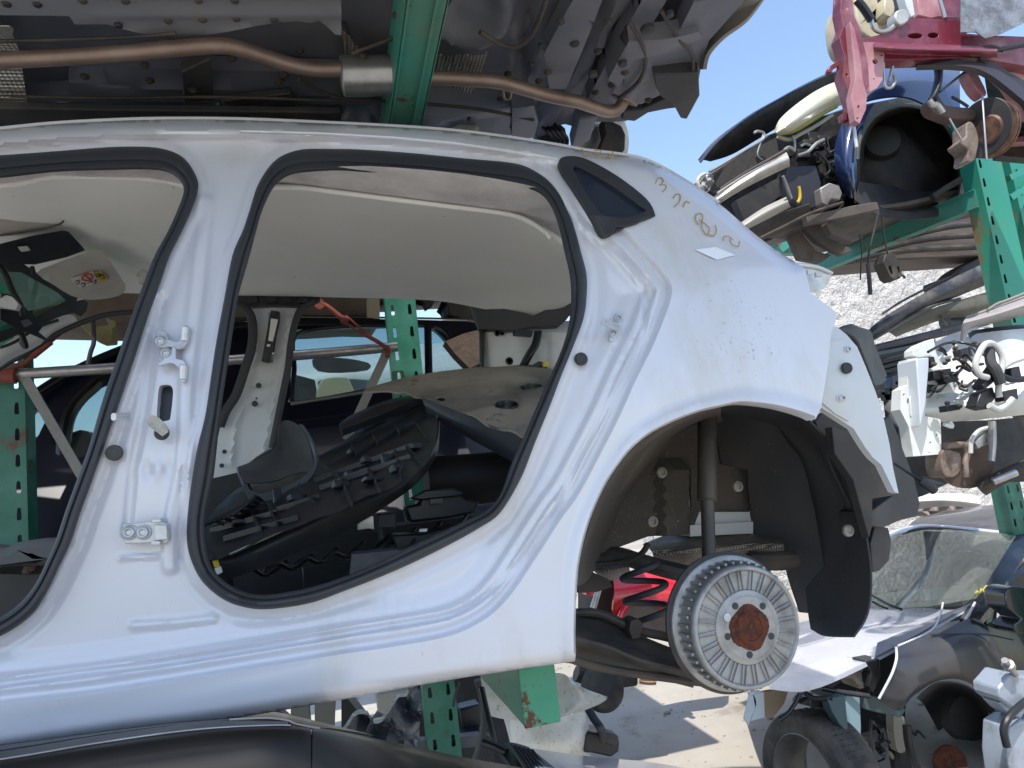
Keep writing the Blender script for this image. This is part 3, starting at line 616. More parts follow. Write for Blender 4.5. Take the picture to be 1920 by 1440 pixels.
g.tube([(590,565,2.72),(566,578,2.72),(555,600,2.72),(546,640,2.72),(540,690,2.72),(528,750,2.72),(519,795,2.72),(510,840,2.72)], .010, flat=1.3)
link('door_seal', g, RUBBER, hero_t)
g = G(); g.plate([(440,555),(600,556),(600,563),(585,570),(560,574),(440,572)], 2.73, .03)
for x in (465, 500, 530, 560): g.plate([(x,558),(x+18,557),(x+18,567),(x,568)], 2.71, .02)
g.plate([(880,562),(1000,592),(1075,555),(1080,575),(1062,600),(1048,612),(1000,614),(960,620),(900,618),(890,590)], [(880,570,2.7),(1060,600,2.4),(900,618,2.7)], .04)
g.plate([(900,590),(908,590),(908,690),(902,690)], 2.70, .03)
isl('roof_rail', g, BLACKP, hero_t, bevel=.002)
g = G(); g.plate([(906,618),(965,617),(1070,600),(1075,690),(1060,700),(960,700),(906,698)], [(906,618,2.72),(1070,610,2.5),(906,698,2.74)], .03, res=10, disp=lambda V, W: W+np.outer(.015*np.sin(V[:,0]/24)*sstep(V[:,0], 960, 990), (0, 1, 0)))
fq = link('far_quarter_panel', g, mat('inner_grey_metal', (.55, .56, .58), .4, .2, .2, dirt=(.4, .38, .36), ds=6, bump=.05, bs=20), hero_t)
g = G()
for x, y, r in [(979,652,.014), (1034,651,.014), (955,677,.010), (1022,642,.01), (932,625,.008), (941,625,.006)]:
    g.lathe(at(x, y, 2.58 if x > 990 else 2.66), (0, -1, 0), [(r*1.6, 0), (r*1.4, .004), (r, .005), (r, 0), (0, 0)], n=16)
isl('hole_plug', g, DSTEEL, fq)
g = G(); g.tube([(1005,622,2.5),(1000,645,2.48),(988,665,2.48),(975,690,2.5)], .007); g.tube([(1012,622,2.48),(1008,645,2.46),(996,665,2.46),(982,690,2.5)], .009); g.plate([(965,619),(1000,619),(998,630),(965,627)], 2.5, .03)
g.plate([(1000,683),(1010,677),(1022,680),(1026,690),(1010,694),(998,690)], 2.45, .04)
link('wiring_loom', g, BLACKP, hero_t)
g = G(); g.plate([(1018,681),(1025,676),(1030,680),(1028,687),(1020,688)], 2.43, .02); link('connector', g, mat('yellow_plastic', (.6, .42, .02), .4), hero_t)
# floor, far sill, boot
INT = mat('dark_interior', (.02, .02, .022), .7, dirt=(.05, .05, .05), ds=5, bump=.2, bs=25)  # near-black for floors, cabins and engine bays
fz = CAMZ-.30
g = G(); g.add([(-1.6, 1.42, fz), (.42, 1.42, fz), (.42, 2.75, fz), (-1.6, 2.75, fz), (-1.6, 1.42, fz-.05), (.42, 1.42, fz-.05), (.42, 2.75, fz-.05), (-1.6, 2.75, fz-.05)], [(0,1,2,3),(7,6,5,4),(0,4,5,1),(1,5,6,2),(2,6,7,3),(3,7,4,0)])
g.box((-.4, 2.72, fz+.08), (2.4, .08, .2)); g.box((.3, 2.6, fz+.10), (.4, .3, .2))
link('floor_pan', g, INT, hero_t, bevel=.01)
g = G(); g.plate([(385,900),(445,886),(480,858),(520,835),(560,850),(700,860),(700,1060),(370,1120)], 2.70, .03); link('far_rocker', g, INT, hero_t)
g = G()
for (x, y, sx, sy, hh_) in [(.05, 1.9, .22, .5, .10), (.22, 2.0, .3, .4, .07), (.15, 1.62, .4, .06, .05), (-.5, 2.0, .3, .7, .12), (.2, 2.35, .7, .06, .12)]:
    g.box((x, y, fz+hh_/2), (sx, sy, hh_))
for k in range(9): g.tube([(440+k*55, 1080-k*9, 1.75), (470+k*52, 1066-k*10, 1.8), (500+k*50, 1078-k*12, 1.85), (540+k*48, 1050-k*12, 1.9)], .005)
link('seat_base', g, BLACKP, hero_t, bevel=.01)
g = G(); g.plate([(660,1040),(740,1032),(800,1035),(830,1042),(760,1065),(690,1085),(655,1085)], 1.62, .1); link('sill_trim', g, mat('grey_trim', (.07, .07, .075), .7, dirt=(.12,.11,.1), ds=12, bump=.2, bs=60), hero_t)
def PL(name, pts, S, t, m, par, label=None, cat=None, group=None, bevel=0, ang=35, **k):
    g = G(); g.plate(pts, S, t, **k); o = link(name, g, m, par, bevel=bevel, ang=ang)
    if label: tag(o, label, cat, group)
    return o
def TB(name, pts, r, m, par, label=None, cat=None, group=None, **k):
    g = G(); g.tube(pts, r, **k); o = link(name, g, m, par)
    if label: tag(o, label, cat, group)
    return o
def PT(name, rows, m, par, t=.005, nu=5, nv=5, label=None, cat=None, group=None, **k):
    g = G(); g.patch(rows, nu=nu, nv=nv, t=t, **k); o = link(name, g, m, par, ang=50)
    if label: tag(o, label, cat, group)
    return o
# ---- headliner furniture and windscreen end, left opening
VIS = mat('visor_cloth', (.47, .45, .41), .9, dirt=(.36, .33, .30), ds=9, dlo=.45, dhi=.75, bump=.06, bs=200)
vis = PL('sun_visor', [(-200,360),(0,352),(55,347),(66,352),(90,375),(118,402),(120,412),(112,420),(60,432),(0,440),(-200,450)], plane3((0,352,1.78),(118,405,1.95),(0,440,2.05)), .014, VIS, hero_t, sm=2, bevel=.004)
TB('visor_seam', [(0,353,1.776),(58,349,1.776),(70,356,1.79),(95,380,1.86),(118,403,1.94),(119,412,1.965),(110,421,1.98),(60,433,2.01),(0,441,2.04)], .0022, BLACKG, hero_t)
con = PL('overhead_console', [(-40,470),(0,457),(60,442),(118,432),(128,434),(150,458),(155,465),(120,478),(60,492),(0,490),(-40,500)], plane3((0,457,2.0),(120,432,2.0),(60,492,2.15)), .02, BLACKP, hero_t, bevel=.004)
PL('map_lamp', [(33,463),(50,461),(54,467),(38,470)], plane3((0,457,1.99),(120,432,1.99),(60,492,2.14)), .01, mat('clear_lens', (.6,.62,.6), .1), con)
v2 = PL('sun_visor', [(68,512),(95,497),(150,478),(185,468),(196,476),(225,520),(233,535),(228,548),(205,556),(165,560),(130,552),(98,532)], plane3((70,510,2.2),(190,470,2.15),(200,556,2.42)), .016, VIS, hero_t, sm=2, bevel=.004)
SV = plane3((70,510,2.19),(190,470,2.14),(200,556,2.41))
lb = PL('warning_label', [(131,523),(174,508),(185,527),(150,541)], SV, .002, mat('visor_label', (.62,.60,.55), .7), v2)
PL('warning_strip', [(174,512),(190,508),(203,524),(187,530)], SV, .003, mat('yellow_label', (.55,.40,.05), .6), v2)
SVf = plane3((70,510,2.186),(190,470,2.136),(200,556,2.406))
g = G(); g.tube([tuple(q) for q in SVf(cr([(163,513),(171,515),(173,522),(166,526),(157,525),(154,519)], 3, True))]+[tuple(SVf([(163,513)])[0])], .0022, raw=True, sm=0); g.tube(SVf([(157,514),(170,525)]), .002, raw=True, sm=0); link('prohibition_mark', g, mat('red_ink', (.4,.04,.03), .6), lb)
pen([[(141,528),(147,526),(148,531),(143,533)],[(166,531),(170,527),(174,530)],[(176,528),(180,524),(178,532)],[(152,533),(158,531),(159,536),(153,538)]], r=.0014, name='printed_text', m=RUBBER, S=SVf, par=lb)
pen([[(179,514),(182,521)],[(184,512),(187,520),(190,514),(186,516)],[(192,514),(196,521)],[(189,523),(198,522)]], r=.0014, name='printed_text', m=RUBBER, S=SVf, par=lb)
g = G(); g.tube([(262,520,2.3),(268,512,2.3),(273,520,2.3),(268,530,2.3)], .012); g.tube([(268,512,2.3),(268,532,2.3)], .01); link('visor_clip', g, VIS, hero_t)
WG = glass_mat('green_windscreen', (.50, .66, .60), .08, .02)
PL('windscreen', [(-300,470),(0,500),(35,502),(110,545),(128,562),(60,600),(0,625),(-300,760)], plane3((0,500,2.2),(128,562,2.72),(0,620,2.5)), .006, WG, hero_t)
PL('screen_surround', [(-10,488),(40,492),(70,512),(100,534),(150,556),(163,566),(160,582),(150,592),(135,585),(118,590),(60,612),(0,640),(-10,640),(-10,626),(60,598),(124,564),(108,548),(36,508),(-10,506)], plane3((0,500,2.18),(128,562,2.70),(0,620,2.48)), .012, BLACKG, hero_t)
PT('a_pillar_inner', [[(-120,740,2.5),(0,650,2.6),(60,618,2.66),(118,592,2.7),(140,592,2.72)],[(-120,770,2.5),(0,670,2.6),(60,640,2.66),(115,610,2.7),(145,602,2.72)],[(-120,790,2.52),(0,688,2.62),(60,655,2.68),(120,620,2.72),(150,608,2.74)]], WHITE_IN, hero_t)
TB('door_seal', [(-160,800,2.7),(0,690,2.7),(40,668,2.7),(100,630,2.7),(150,606,2.7),(200,590,2.7),(250,585,2.7)], .009, RUBBER, hero_t)
g = G(); g.tube([(0,500,2.1),(12,520,2.1),(22,545,2.1),(36,570,2.1),(42,590,2.12)], .009); g.tube([(60,500,2.2),(64,515,2.2)], .006); g.tube([(40,640,2.55),(48,650,2.55),(40,625,2.5)], .009); g.tube([(0,652,2.58),(30,640,2.6),(70,614,2.64),(110,600,2.66)], .005)
isl('wiring_loom', g, BLACKP, hero_t)
g = G(); g.plate([(0,548),(20,552),(40,575),(66,592),(68,604),(60,615),(80,632),(72,632),(40,618),(0,600)], plane3((0,560,2.0),(66,600,2.25),(0,600,2.1)), .05); mh = link('mirror_mount', g, BLACKP, hero_t, bevel=.003)
PL('mirror_glass', [(38,602),(52,598),(58,606),(44,612)], plane3((0,560,1.985),(66,600,2.235),(0,600,2.085)), .01, STEEL, mh)
PL('mirror_cover', [(-20,545),(0,550),(22,556),(34,570),(30,580),(0,575),(-20,575)], 2.0, .02, mat('grey_paper', (.42,.42,.4), .9, bump=.6, bs=120), mh)
PL('seat_back', [(-120,1010),(10,1030),(25,1018),(60,1012),(110,1010),(130,1015),(110,1060),(60,1062),(20,1062),(-120,1080)], 1.85, .10, mat('grey_seat_fabric', (.13,.13,.13), .95, bump=.2, bs=200), hero_t, bevel=.02)
PL('seat_back', [(120,1100),(60,1180),(-120,1220),(-120,1040),(0,1060),(60,1062),(100,1058)], 2.0, .1, BLACKP, hero_t, bevel=.02)
g = G(); g.tube([(50,1075,1.9),(56,1060,1.9),(62,1066,1.9),(66,1058,1.9)], .010); link('seat_lever', g, mat('brown_part', (.1,.05,.04), .6), hero_t)
# ---- loose things lying in the shell
TR = mat('black_trim_plastic', (.010, .011, .014), .36, dirt=(.035,.035,.038), ds=6, dlo=.5, dhi=.8, bump=.03, bs=60, rvar=.3)
dt = thing('door_trim', 'large black plastic trim panel with white clips, lying face down in the rear door opening', 'trim panel', at(600,1000,1.9))
SD = plane3((400,1040,1.62),(800,780,2.15),(560,870,2.2))
link('panel_back', G().plate([(386,1000),(392,965),(430,930),(470,905),(560,880),(640,830),(720,775),(795,742),(818,775),(820,815),(808,850),(775,890),(700,930),(600,970),(500,1010),(430,1040),(392,1050)], SD, .02, sm=2, res=14, disp=lambda V, W: W+np.outer(.005*np.sin(V[:,0]/19)*np.cos(V[:,1]/23), (0,0,1))), TR, dt)
g = G(); g.patch([[(378,1020,1.60),(430,1038,1.62),(547,984,1.66),(640,940,1.72),(740,903,1.82),(790,853,1.95),(812,815,2.05),(818,780,2.12)],[(378,1040,1.585),(430,1054,1.60),(547,1004,1.64),(640,962,1.70),(740,920,1.80),(796,870,1.93),(820,828,2.03),(824,785,2.1)],[(380,1065,1.60),(430,1085,1.62),(547,1040,1.66),(640,1000,1.72),(745,935,1.83),(792,895,1.96),(820,850,2.06),(824,800,2.12)]], nu=8, nv=5, t=.006); link('panel_rim', g, mat('charcoal_rim_plastic', (.022,.024,.028), .5, dirt=(.04,.04,.042), ds=9, bump=.1, bs=200), dt)
link('edge_bead', G().tube([(430,1040,1.58),(547,987,1.62),(640,943,1.68),(740,905,1.78),(791,855,1.91),(813,816,2.01),(819,780,2.08)], .0026), mat('grey_plastic', (.30,.31,.33), .35), dt)
g = G()
def rib(a, b, h=.02, w_=.004): 
    p, q = SD([a])[0]+np.array((0,0,h/2)), SD([b])[0]+np.array((0,0,h/2)); g.beam(p, q, w_, h)
for a, b in [((600,862),(795,765)),((610,880),(800,785)),((590,905),(770,840)),((600,920),(690,885)),((520,960),(600,935)),((640,905),(770,860)),((395,1000),(520,965)),((400,985),(500,950)),((420,1015),(560,975)),((690,885),(712,925)),((640,905),(660,950)),((740,850),(752,900)),((610,880),(640,905)),((660,838),(668,858)),((700,820),(708,838)),((740,800),(748,818)),((760,840),(785,870)),((780,800),(800,830)),((500,950),(520,990)),((470,965),(490,1000)),((560,915),(590,950))]: rib(a, b, .012)
link('ribs', g, TR, dt); 
g = G()
for (x, y, w_, h, d) in [(660,852,.03,.03,.05),(690,868,.05,.03,.05),(745,885,.045,.035,.05),(728,868,.05,.05,.03),(780,842,.04,.03,.04),(655,895,.03,.03,.04),(640,915,.06,.03,.04),(560,940,.07,.03,.05),(450,985,.05,.02,.05),(520,935,.03,.07,.02),(700,905,.07,.02,.05)]: g.box(SD([(x, y)])[0]+np.array((0,0,.006)), (w_*.7, d*.5, h*.6), rot=[[.86,-.5,0],[.45,.8,.3],[-.15,-.3,.95]])
isl('clip_tower', g, TR, dt, bevel=.003)
g = G()
for x, y, Y in [(803,800,2.05),(793,815,2.02),(709,898,1.78),(400,1052,1.58)][:3]:
    c = at(x, y, Y); g.lathe(c, (.2,-.3,1), [(0,.014),(.004,.012),(.0075,.002),(.008,-.006),(.005,-.012)], n=14)
isl('clip', g, mat('white_nylon', (.8,.8,.8), .4), dt)
lab = PL('yellow_label', [(398,1052),(408,1049),(412,1062),(410,1064),(402,1064)], 1.585, .003, mat('yellow_tag', (.65,.50,.03), .5), dt); PL('label_strip', [(402,1066),(414,1062),(417,1073),(407,1078)], 1.585, .003, mat('white_tag', (.75,.75,.72), .5), lab)
PT('panel_top', [[(640,806,2.2),(720,775,2.25),(795,742,2.3)],[(636,795,2.3),(715,762,2.34),(792,738,2.38)],[(655,780,2.42),(720,752,2.44),(785,738,2.46)]], TR, dt, t=.02)
pk = thing('door_pocket', 'dark grey cup-shaped plastic pocket standing on the loose trim below the far pillar', 'trim piece', at(520,920,2.05))
PT('pocket_shell', [[(444,876,1.98),(480,862,2.0),(520,838,2.05),(523,800,2.1),(536,788,2.12),(560,798,2.08),(578,828,2.02),(586,858,1.98)],[(448,890,1.97),(484,885,1.99),(518,870,2.02),(535,850,2.05),(550,840,2.06),(566,850,2.03),(580,868,1.99),(587,875,1.96)],[(455,905,1.96),(490,905,1.96),(520,900,1.97),(545,890,1.98),(560,886,1.98),(572,884,1.97),(582,886,1.96),(586,888,1.95)]], mat('grained_dark_plastic', (.045,.045,.047), .5, dirt=(.08,.075,.065), ds=10, bump=.15, bs=300), pk, t=.004)
PT('pocket_rim', [[(443,878,1.96),(452,905,1.93),(485,925,1.92),(520,918,1.92),(560,900,1.93),(585,876,1.95),(588,855,1.97),(577,822,2.0),(560,795,2.06)],[(447,888,1.95),(458,918,1.92),(488,938,1.91),(522,934,1.91),(566,912,1.92),(590,884,1.94),(593,858,1.96),(583,822,1.99),(566,795,2.05)]], mat('blue_grey_plastic', (.06,.066,.08), .35), pk, t=.006)
g = G(); g.tube([(462,910,1.97),(480,950,1.95),(492,972,1.93)], .009, n=6); g.tube([(560,905,1.97),(575,925,1.95),(585,935,1.93)], .012, n=6); isl('pocket_leg', g, TR, pk)
tray = thing('undertray', 'dusty brown engine undertray with oval holes, propped across the rear of the shell', 'undertray', at(900,820,2.1))
ST = plane3((690,738,2.35),(985,822,1.72),(1000,688,2.5))
TRM = mat('dusty_undertray', (.035,.035,.036), .6, dirt=(.36,.30,.23), ds=2.5, dlo=.28, dhi=.6, damt=.95, d2=(.05,.05,.05), d2s=18, d2lo=.6, d2hi=.7, bump=.2, bs=40, speck=(.3,.26,.2), ss=160, sth=.73, rvar=.3)
el = lambda cx, cy, rx, ry, n=20: [(cx+rx*math.cos(2*math.pi*i/n), cy+ry*math.sin(2*math.pi*i/n)) for i in range(n)]
g = G(); g.plate(cr([(683,737),(700,728),(760,712),(850,694),(917,684),(1000,688),(1075,697),(1110,720),(1080,860),(990,824),(900,788),(840,764),(793,746),(770,738),(730,734),(690,739)], 3, True), ST, .006, holes=[el(950,757,21,7), el(997,724,20,5.5), el(827,751,9,3.5)], res=9, vec=(0,0,-1), disp=lambda V, W: W+np.outer(.012*(1-sstep(dist(V, el(950,757,21,7), True), 0, 12))*-1+.008*np.sin(V[:,0]/26+V[:,1]/9)+.012*(1-sstep(dist(V, [(760,735),(880,700),(1050,700)]), 2, 10)), (0,0,1)))
link('tray_skin', g, TRM, tray)
PT('tray_flange', [[(790,744,2.12),(840,764,2.03),(900,789,1.92),(985,824,1.72),(1060,852,1.6)],[(796,760,2.11),(843,785,2.02),(900,812,1.91),(975,850,1.71),(1050,880,1.6)],[(800,774,2.13),(850,805,2.04),(905,836,1.93),(965,868,1.75),(1040,905,1.65)]], mat('blue_black_plastic', (.035,.04,.05), .45, dirt=(.07,.07,.07), ds=8, bump=.1, bs=50), tray, t=.005)
g = G()
for q in [(950,757,21,7),(997,724,20,5.5)]:
    P1 = ST(el(*q)); P2 = P1+np.array((0,0,-.05)); n = len(P1); g.add(np.vstack([P1, P2]), [(i, (i+1) % n, n+(i+1) % n, n+i) for i in range(n)])
isl('tray_well', g, BLACKP, tray)
cyl = TB('silencer_box', [(800,905,2.1),(860,900,2.1),(920,895,2.1),(1000,885,2.1)], .075, mat('matt_black_steel', (.012,.011,.011), .6, .3), None, 'matt black drum-shaped part lying under the brown undertray', 'drum', n=28)
bx = thing('fuse_box', 'black plastic fuse box with two sockets, on the floor of the shell below the undertray', 'fuse box', at(830,960,1.85))
PL('box_body', [(790,925),(860,922),(872,935),(900,940),(890,962),(840,972),(770,980),(760,950),(785,945)], 1.85, .1, TR, bx, bevel=.006)
PL('box_lid', [(770,935),(800,918),(850,915),(870,924),(862,930),(790,938)], 1.83, .08, TR, bx, bevel=.004)
g = G(); g.box(at(812,940,1.84), (.018,.01,.014)); g.box(at(824,939,1.84), (.018,.01,.014)); isl('socket', g, mat('socket_grey', (.06,.06,.06), .4), bx, bevel=.001)
bx2 = thing('battery_box', 'low black box with a tiny white sticker, near the lower edge of the rear opening', 'box', at(780,1020,1.75))
PL('box_body', [(740,1003),(800,1000),(860,985),(880,1000),(820,1030),(740,1035)], 1.78, .12, TR, bx2, bevel=.005); PL('sticker', [(787,992),(802,991),(800,997),(786,997)], 1.76, .003, bpy.data.materials['white_tag'], bx2)
mb = thing('metal_bracket', 'small bare metal bracket beside a black tube end, below the loose trim', 'bracket', at(690,980,1.8))
PL('bracket_plate', [(670,968),(700,966),(702,994),(692,992),(670,995)], 1.8, .01, STEEL, mb, bevel=.002); PL('tube_end', [(708,965),(742,962),(744,990),(708,990)], 1.8, .1, BLACKG, mb, bevel=.003)
g = G()
for k in range(7): g.tube([(385+k*8,985-k*3,1.75),(400+k*12,975-k*6,1.78),(430+k*8,985-k*9,1.8),(455+k*6,968-k*5,1.85)], .0045)
o = link('wiring_harness', g, TR); tag(o, 'tangled black wiring at the lower left corner of the rear door opening', 'wiring')
# ================================================================== green pallet racks
def post_mesh(c, w_, dep, z0, z1, slots=True, lean=(0, 0), face=0, cols=(-.30, .30), hk=1.0):
    """folded-channel upright: slotted face towards the camera, two side flanges"""
    x, y = c; S = lambda P: np.column_stack([P[:,0]+lean[0]*(P[:,1]-z0), np.full(len(P), y), P[:,1]])
    hs = []
    if slots:
        z = z0+.08
        while z < z1-.08:
            for sx in cols:
                xx = x+sx*w_; hs.append([(xx-.0085, z), (xx-.005, z-.006), (xx+.005, z-.006), (xx+.0085, z), (xx+.0065, z+.036), (xx, z+.042), (xx-.0065, z+.036)])
            z += .10
    g = G(); g.plate([(x-w_/2, z0), (x+w_/2, z0), (x+w_/2, z1), (x-w_/2, z1)], S, .003, holes=hs)
    for s in (-1, 1):
        g.box((x+s*(w_/2+.0018), y+dep/2, (z0+z1)/2), (.0035, dep, z1-z0)); g.box((x+s*(w_/2-.012), y+dep, (z0+z1)/2), (.028, .0035, z1-z0))
    return g
rack = thing('storage_rack', 'green slotted steel rack upright with cantilever arms behind and under the white shell', 'rack', (.28, 3.05, 0))
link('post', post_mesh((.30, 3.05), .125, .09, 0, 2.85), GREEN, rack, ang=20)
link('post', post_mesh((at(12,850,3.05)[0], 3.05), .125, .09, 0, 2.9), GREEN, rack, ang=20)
# overhead arm (rust-stained, folded edge), runs towards the camera under the upper car
def arm(px_far, px_near, z0, hgt, w_, name='arm', m=GREENL, ch=True):
    a = atz(*px_far, z0); b = atz(*px_near, z0); d = _n(b-a); s = _n(np.cross(d, (0, 0, 1))); g = G()
    g.beam(a+np.array((0,0,.002)), b+np.array((0,0,.002)), w_, .004); g.beam(a+s*w_/2+np.array((0,0,hgt/2)), b+s*w_/2+np.array((0,0,hgt/2)), .005, hgt); g.beam(a-s*w_/2+np.array((0,0,hgt/2)), b-s*w_/2+np.array((0,0,hgt/2)), .005, hgt)
    g.beam(a+np.array((0,0,hgt)), b+np.array((0,0,hgt)), w_, .004); g.beam(a-s*w_*.22+np.array((0,0,-.004)), b-s*w_*.22+np.array((0,0,-.004)), .006, .01); g.beam(a+s*w_*.46+np.array((0,0,-.004)), b+s*w_*.46+np.array((0,0,-.004)), .004, .008)
    return link(name, g, m, rack, ang=20)
arm((738,360), (812,-60), CAMZ+.99, .13, .085)
# arm under the sill with capped end
fa = at(985,1362,1.58); fb = at(1050,1352,1.58); ft = at(990,1256,1.58)
GR2 = mat('chipped_green_paint', (.035, .30, .17), .5, 0, .15, dirt=(.07, .33, .22), ds=9, dlo=.4, dhi=.7, d2=(.10, .03, .012), d2s=9, d2lo=.56, d2hi=.59, bump=.15, bs=35)
ex = (fa+fb)/2; wx = .074; hz_ = .118
g = G(); 
for sx in (-1, 1): g.beam((ex[0]+sx*wx/2, ex[1]+.003, ex[2]+hz_/2), (ex[0]+sx*wx/2-.04, 3.05, ex[2]+hz_/2), .006, hz_)
g.beam((ex[0], ex[1]+.003, ex[2]+hz_), (ex[0]-.04, 3.05, ex[2]+hz_), wx, .005); g.beam((ex[0], ex[1]+.003, ex[2]+.004), (ex[0]-.04, 3.05, ex[2]+.004), wx, .005)
ar2 = link('arm', g, GREENL, rack, ang=20, bevel=.002)
g = G(); g.box((ex[0], ex[1], ex[2]+hz_/2), (wx+.008, .006, hz_+.006)); link('end_cap', g, GR2, ar2, bevel=.0025)
# braces between the uprights
g = G(); g.tube([(-60,708,2.99),(30,702,2.99),(215,690,2.99),(560,666,2.99),(745,650,2.99)], .021, n=14); link('brace', g, STEEL, rack)
g = G(); p, q = at(45,705,2.98), at(155,895,2.98); g.beam(p, q, .006, .036, up=(0,-1,0)); g.v = g.v; link('brace', G().beam(p, q, .034, .008, up=(0,1,0)), mat('grey_strap', (.22,.21,.20), .5, .3, dirt=(.12,.1,.09), ds=10), rack)
GSTR = bpy.data.materials['grey_strap']
p, q = at(728,655,2.98), at(650,825,2.98); link('brace', G().beam(p, q, .036, .008, up=(0,1,0)), GSTR, rack)
RED = mat('red_oxide_paint', (.22, .04, .02), .6, dirt=(.10, .03, .02), ds=25, dlo=.4, dhi=.7, bump=.2, bs=60)
g = G(); g.tube([(595,566,2.96),(612,574,2.96),(628,586,2.96),(645,600,2.96)], .011); g.tube([(645,600,2.96),(668,620,2.96),(690,632,2.96)], .005); g.tube([(648,592,2.96),(672,612,2.96),(692,628,2.96)], .005); g.tube([(640,598,2.96),(652,603,2.96)], .017); g.tube([(682,626,2.96),(696,634,2.96),(712,643,2.96),(727,655,2.96)], .009); g.plate([(588,562),(603,560),(610,572),(600,580),(590,574)], 2.95, .02, sm=2); g.plate([(722,645),(731,650),(732,668),(724,668)], 2.955, .02)
link('turnbuckle', g, RED, rack)
g = G(); g.tube([(-20,705,2.97),(30,705,2.97)], .03); g.tube([(20,690,2.97),(48,680,2.97),(75,655,2.97),(100,635,2.97),(120,618,2.97)], .009); g.tube([(60,668,2.97),(95,640,2.97)], .014); link('turnbuckle', g, RED, rack)
# right-hand rack
rr = thing('storage_rack', 'sunlit green rack upright with beams, right of the white shell under the red frame', 'rack', (1.9, 2.3, 0))
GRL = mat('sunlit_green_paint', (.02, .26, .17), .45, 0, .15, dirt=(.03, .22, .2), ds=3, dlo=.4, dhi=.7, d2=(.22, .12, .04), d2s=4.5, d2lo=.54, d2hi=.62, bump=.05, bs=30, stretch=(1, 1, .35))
YP = 2.74
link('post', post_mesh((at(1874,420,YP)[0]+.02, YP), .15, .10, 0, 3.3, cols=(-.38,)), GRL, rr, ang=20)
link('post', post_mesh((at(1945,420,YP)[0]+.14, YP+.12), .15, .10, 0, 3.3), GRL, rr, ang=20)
a_, b_ = at(1836,372,YP+.04), at(1520,505,3.9)
b_ = np.array((a_[0]+.05, 3.95, a_[2]))
bb = atz(1530,500,a_[2]); g = G(); g.beam(a_, bb, .05, .085); g.beam(a_+np.array((0,0,-.045)), bb+np.array((0,0,-.045)), .065, .006); g.beam(a_+np.array((0,0,.045)), bb+np.array((0,0,.045)), .065, .006)
bm = link('beam', g, GREENL, rr, ang=20)
g = G(); k_ = .55; P_ = lambda x, y: a_+(bb-a_)*0
pen([[(1607,468),(1594,463),(1586,470),(1583,480),(1592,485),(1606,488)],[(1612,455),(1605,470),(1600,480),(1608,478),(1600,480),(1601,472)]], r=.004, name='marker_writing', m=RUBBER, S=lambda P: on_y(3.62)(P), par=bm)
link('brace', G().beam(at(1890,335,YP+.03), at(1960,300,YP+.03), .03, .03), GRL, rr); link('brace', G().beam(at(1893,372,YP+.03), at(1990,310,YP+.03), .025, .03), GRL, rr)
link('post', post_mesh((at(1900,920,3.6)[0], 3.6), .12, .1, 0, 1.45), GREEN, rr, ang=20)
# far green crossbeam beyond
g = G(); g.beam(at(1440,470,5.5), at(1482,438,5.5), .3, .16, up=(0,0,1)); g.box(at(1463,462,5.5), (.35,.1,.16)); f_ = link('green_crate', g, GREENL); tag(f_, 'pale green steel beam showing between the tail and the blue car', 'beam'); f_.name = 'steel_beam'
# ================================================================== car on the level above, seen from underneath
UB = mat('underbody_sealer', (.115, .125, .16), .5, .1, .12, dirt=(.22, .21, .205), ds=2.5, dlo=.42, dhi=.75, damt=.8, d2=(.20, .18, .16), d2s=14, d2lo=.66, d2hi=.8, bump=.12, bs=22, rvar=.2)
UB2 = mat('underbody_plastic', (.17, .18, .21), .42, 0, .15, dirt=(.24, .23, .21), ds=3, dlo=.42, dhi=.75, damt=.7, d2=(.25, .23, .2), d2s=30, d2lo=.70, d2hi=.78, bump=.06, bs=14, rvar=.3, stretch=(.4, 1, 1))
PIPE = mat('oxidised_exhaust', (.27, .205, .17), .42, .55, dirt=(.17, .12, .095), ds=7, dlo=.4, dhi=.7, d2=(.3, .2, .15), d2s=30, d2lo=.6, d2hi=.75, bump=.05, bs=40)
ZU = CAMZ+1.19
up = thing('wrecked_car', 'dark car on the top level, its dirty underbody and exhaust seen from below', 'car', (-.3, 1.9, CAMZ+1.0))
VZ = (0, 0, 1)
main = cr([(-900,-900),(400,-900),(1150,-900),(1800,-520),(1560,-130),(1470,-40),(1432,0),(1400,30),(1360,62),(1330,85),(1316,110),(1310,150),(1296,182),(1286,222),(1270,208),(1262,180),(1240,190),(1215,210),(1172,228),(1120,226),(1060,232),(930,262),(880,300),(740,350),(300,375),(-900,375)], 2, True)
def ub(V, W):
    x, y = V[:,0], V[:,1]; o = np.zeros(len(V))
    o += .035*sstep(np.abs(W[:,1]-2.05), .25, .02)*0
    for a, b, wd, h in [((1010,232),(1190,-60),20,-.04), ((1085,232),(1260,-60),16,-.035), ((1150,180),(1330,-40),26,-.03), ((965,200),(1010,-60),14,.03), ((120,175),(640,195),14,-.03), ((30,205),(640,212),10,-.03), ((390,130),(420,190),8,-.02), ((330,60),(360,200),10,.015), ((560,130),(570,200),10,-.015), ((650,60),(700,230),12,.02), ((1100,60),(1290,40),12,-.02)]:
        d = dist(V, [a, b]); o += h*(1-sstep(d, wd*.5, wd))
    d = np.hypot((x-880)/95, (y+10)/100); o += -.05*(1-sstep(d, .75, 1.0))+.03*(1-sstep(d, .3, .7))
    o += -.05*(1-sstep(dist(V, [(700,185),(960,165),(800,200)]), 5, 40))
    o += .006*np.sin(x/37)*np.cos(y/19)
    return W+np.outer(o, (0, 0, 1))
g = G(); g.plate(main, on_z(ZU), .05, res=13, disp=ub, vec=VZ); link('floor_pan', g, UB, up, ang=50)
